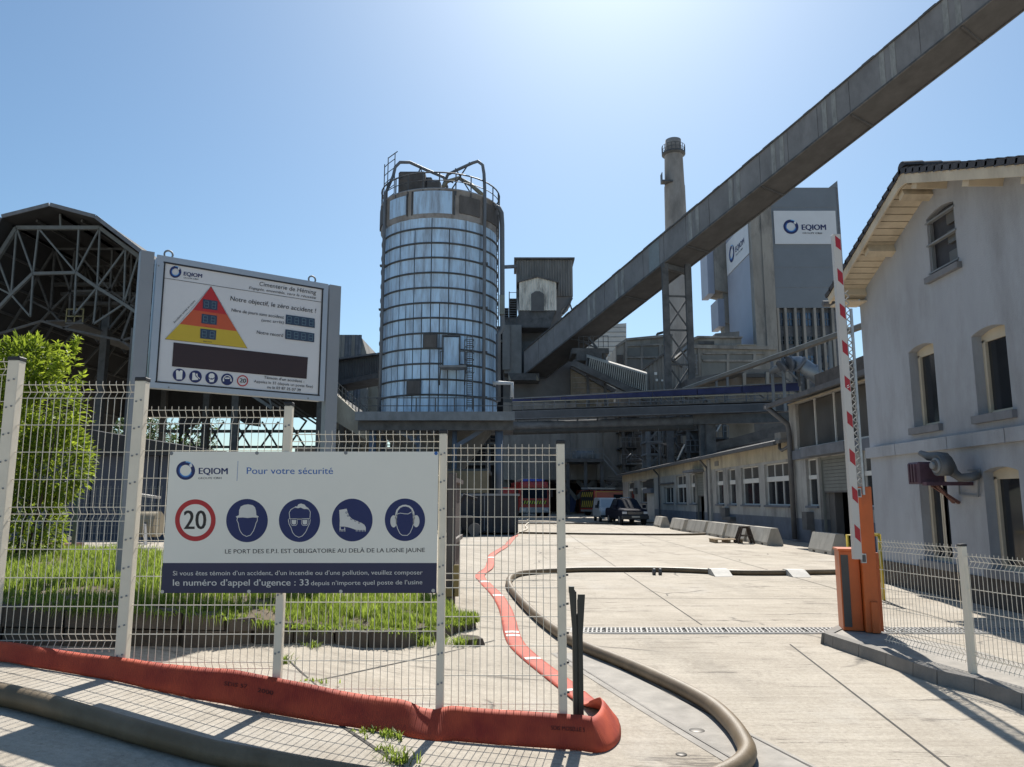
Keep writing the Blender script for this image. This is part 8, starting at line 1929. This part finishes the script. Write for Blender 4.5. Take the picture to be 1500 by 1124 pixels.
# fire engines
FR = mat('fire_engine_red', (.38, .022, .014), .3, var=.08, scale=1.5, spec=.6); FRO = mat('fluorescent_orange_red', (.60, .09, .03), .5, var=.08, scale=2); FYL = flat('fluorescent_yellow', (.55, .60, .06), .5); FYO = flat('reflective_yellow', (.55, .42, .05), .5); BLK_ = flat('black_panel', (.012, .012, .014), .5); SILV = mat('silver_shutter', (.34, .35, .36), .45, metal=.4, var=.1, scale=2)
p1 = PG(783, 759); f1 = thing('fire_engine', 'red fire engine seen from the front behind the mesh fence', 'fire engine', (p1.x, p1.y, 0), R(5)); f1.scale = (1.14, 1.14, 1.14)
loft([(0, bodysec(1.2, .5, 1.5, 2.7, 1.1)), (.25, bodysec(1.25, .45, 1.55, 2.95, 1.16)), (2.4, bodysec(1.25, .45, 1.55, 3.0, 1.2))]).build('cab', FR, f1, local=True)
lb(f1, 'equipment_body', FR, -1.25, 1.25, 2.45, 8.0, .6, 3.0, .06); lb(f1, 'windscreen', WSG, -1.06, 1.06, -.03, .03, 1.6, 2.45, .0); lb(f1, 'chevron_board', BLK_, -1.0, 1.0, -.05, -.01, 1.12, 1.42)
for k in range(9): m_ = MB(); x = -.9 + k * .21; m_.prism([(x, -.055, 1.14), (x + .1, -.055, 1.14), (x + .2, -.055, 1.40), (x + .1, -.055, 1.40)], (0, .004, 0)); m_.build('yellow_stripe', FYL, f1, local=True)
lb(f1, 'bumper', SILV, -1.25, 1.25, -.25, .1, .45, .85, .05); lb(f1, 'roof_ladder', mat('ladder_alloy', (.4, .36, .33), .5), -.9, .5, 1.5, 7.6, 3.05, 3.25, .0); lb(f1, 'beacon', mat('blue_beacon', (.02, .08, .5), .2), -.9, .9, .6, .85, 3.0, 3.18, .03)
for s_ in (-1, 1):
    lb(f1, 'headlight', LAMPG, s_ * .92 - .16, s_ * .92 + .16, -.28, -.2, .55, .78); lb(f1, 'mirror', BLK_, s_ * 1.42 - .1, s_ * 1.42 + .1, .0, .12, 1.7, 2.3, .02)
    for y in (1.2, 6.0): wheel(f1, s_ * 1.08, y, .5, .3)
f1b = thing('red_truck', 'red service truck with flat orange load just left of the front facing fire engine', 'truck', (PG(748, 758).x, PG(748, 758).y, 0), R(4))
lb(f1b, 'cab', FR, -1.2, 1.2, 0, 2, .6, 2.6, .15); lb(f1b, 'windscreen', WSG, -1.0, 1.0, -.02, .04, 1.5, 2.2); lb(f1b, 'load_bed', FR, -1.25, 1.25, 2.1, 7, .8, 2.0); lb(f1b, 'load', FRO, -1.0, 1.2, 2.2, 6.5, 2.0, 2.9, .1); lb(f1b, 'grille', BLK_, -.8, .8, -.03, .02, .8, 1.3)
for s_ in (-1, 1):
    for y in (1.0, 5.5): wheel(f1b, s_ * 1.05, y, .48, .3)
p2 = PG(866, 755.7); f2 = thing('fire_engine', 'red fire engine with yellow outline and chevron rear panel far down the yard', 'fire engine', (p2.x - .4, p2.y, 0), R(-52)); f2.scale = (.9, .9, .9)
# its rear faces left and towards us: x across, y forwards
lb(f2, 'equipment_body', FR, -1.2, 1.2, 0, 5.6, .75, 2.95, .04); lb(f2, 'rear_panel', BLK_, -1.1, 1.1, -.04, 0, .9, 2.9)
for (z0_, z1_) in ((2.2, 2.75), (1.0, 1.75)):
    for k in range(6): m_ = MB(); x = -.95 + k * .33; m_.prism([(x, -.05, z0_), (x + .14, -.05, z0_), (x + .32, -.05, z1_), (x + .18, -.05, z1_)], (0, .006, 0)); m_.build('yellow_stripe', FYO, f2, local=True)
for s_ in (-1, 1):
    xo = s_ * 1.21
    for (y0, y1, z0_, z1_) in ((.25, 5.3, 2.78, 2.84), (.25, 5.3, 1.22, 1.28), (.25, .31, 1.28, 2.78), (5.24, 5.3, 1.28, 2.78)): lb(f2, 'yellow_outline', FYO, min(xo, xo + s_ * .01), max(xo, xo + s_ * .01), y0, y1, z0_, z1_)
    lb(f2, 'side_window', WSG, min(xo, xo + s_ * .01), max(xo, xo + s_ * .01), 3.2, 4.8, 1.9, 2.5)
    for y in (1.1, 6.3): wheel(f2, s_ * 1.05, y, .45, .3)
lb(f2, 'cab', FR, -1.2, 1.2, 5.7, 7.6, .6, 2.6, .15); lb(f2, 'lower_skirt', SILV, -1.22, 1.22, .1, 5.6, .5, .9); lb(f2, 'roof_ladder', SILV, -.6, .6, -.4, 5.5, 3.1, 3.3)
bn_ = thing('blue_skip', 'dark blue skip in the shade left of the chevron fire engine', 'skip', (PG(834, 753).x, PG(834, 753).y, 0)); m_ = MB(); q0 = PG(822, 753).x; q1 = PG(846, 753).x; yq = PG(834, 753).y; m_.prism([(q0 + .4, yq, .2), (q1 - .4, yq, .2), (q1, yq, 2.2), (q0, yq, 2.2)], (0, 4, 0)); m_.build('body', mat('skip_blue', (.02, .035, .10), .6, var=.15, scale=1), bn_)
for k in range(3): x = q0 + .5 + (q1 - q0 - 1) * k / 2; m_ = MB(); m_.box(x - .06, x + .06, yq - .08, yq + .02, .3, 2.1); m_.build('rib', mat('skip_blue', (.02, .035, .10)), bn_)
ob = thing('orange_site_cabin', 'small faded orange cabin between the blue skip and the fire engine', 'cabin', (PG(853, 752).x, PG(853, 752).y + 3, 0)); q0 = PY(847, 730, yq + 3).x; q1 = PY(857, 730, yq + 3).x; m_ = MB(); m_.box(q0, q1, yq + 3, yq + 6, 0, 2.9); m_.build('cabin_body', mat('faded_orange', (.24, .07, .04), .7), ob); m_ = MB(); m_.box(q0 + .3, q1 - .2, yq + 2.96, yq + 3.0, 1.5, 2.3); m_.build('window', GALV, ob)
# repeats carry a common group
GROUPS = {'broadleaf_tree': 'trees seen through the open hall', 'fire_engine': 'fire engines at the far end of the yard', 'company_banner': 'banners on the process tower', 'steel_access_tower': 'steel towers between mill and workshop',
          'weed': 'weeds growing in the concrete joints', 'hose_ramp': 'ramps over the brown hose', 'suction_hose': 'hoses lying across the yard', 'belt_cover': 'belt covers above the workshop', 'sloping_rod': 'sloping rods under the pipe bridge', 'bolt_cover': 'small covers set in the concrete'}
for o in COL.objects:
    if o.parent is None and 'category' in o and 'group' not in o:
        k_ = o.name.split('.')[0]
        if k_ in GROUPS: o['group'] = GROUPS[k_]
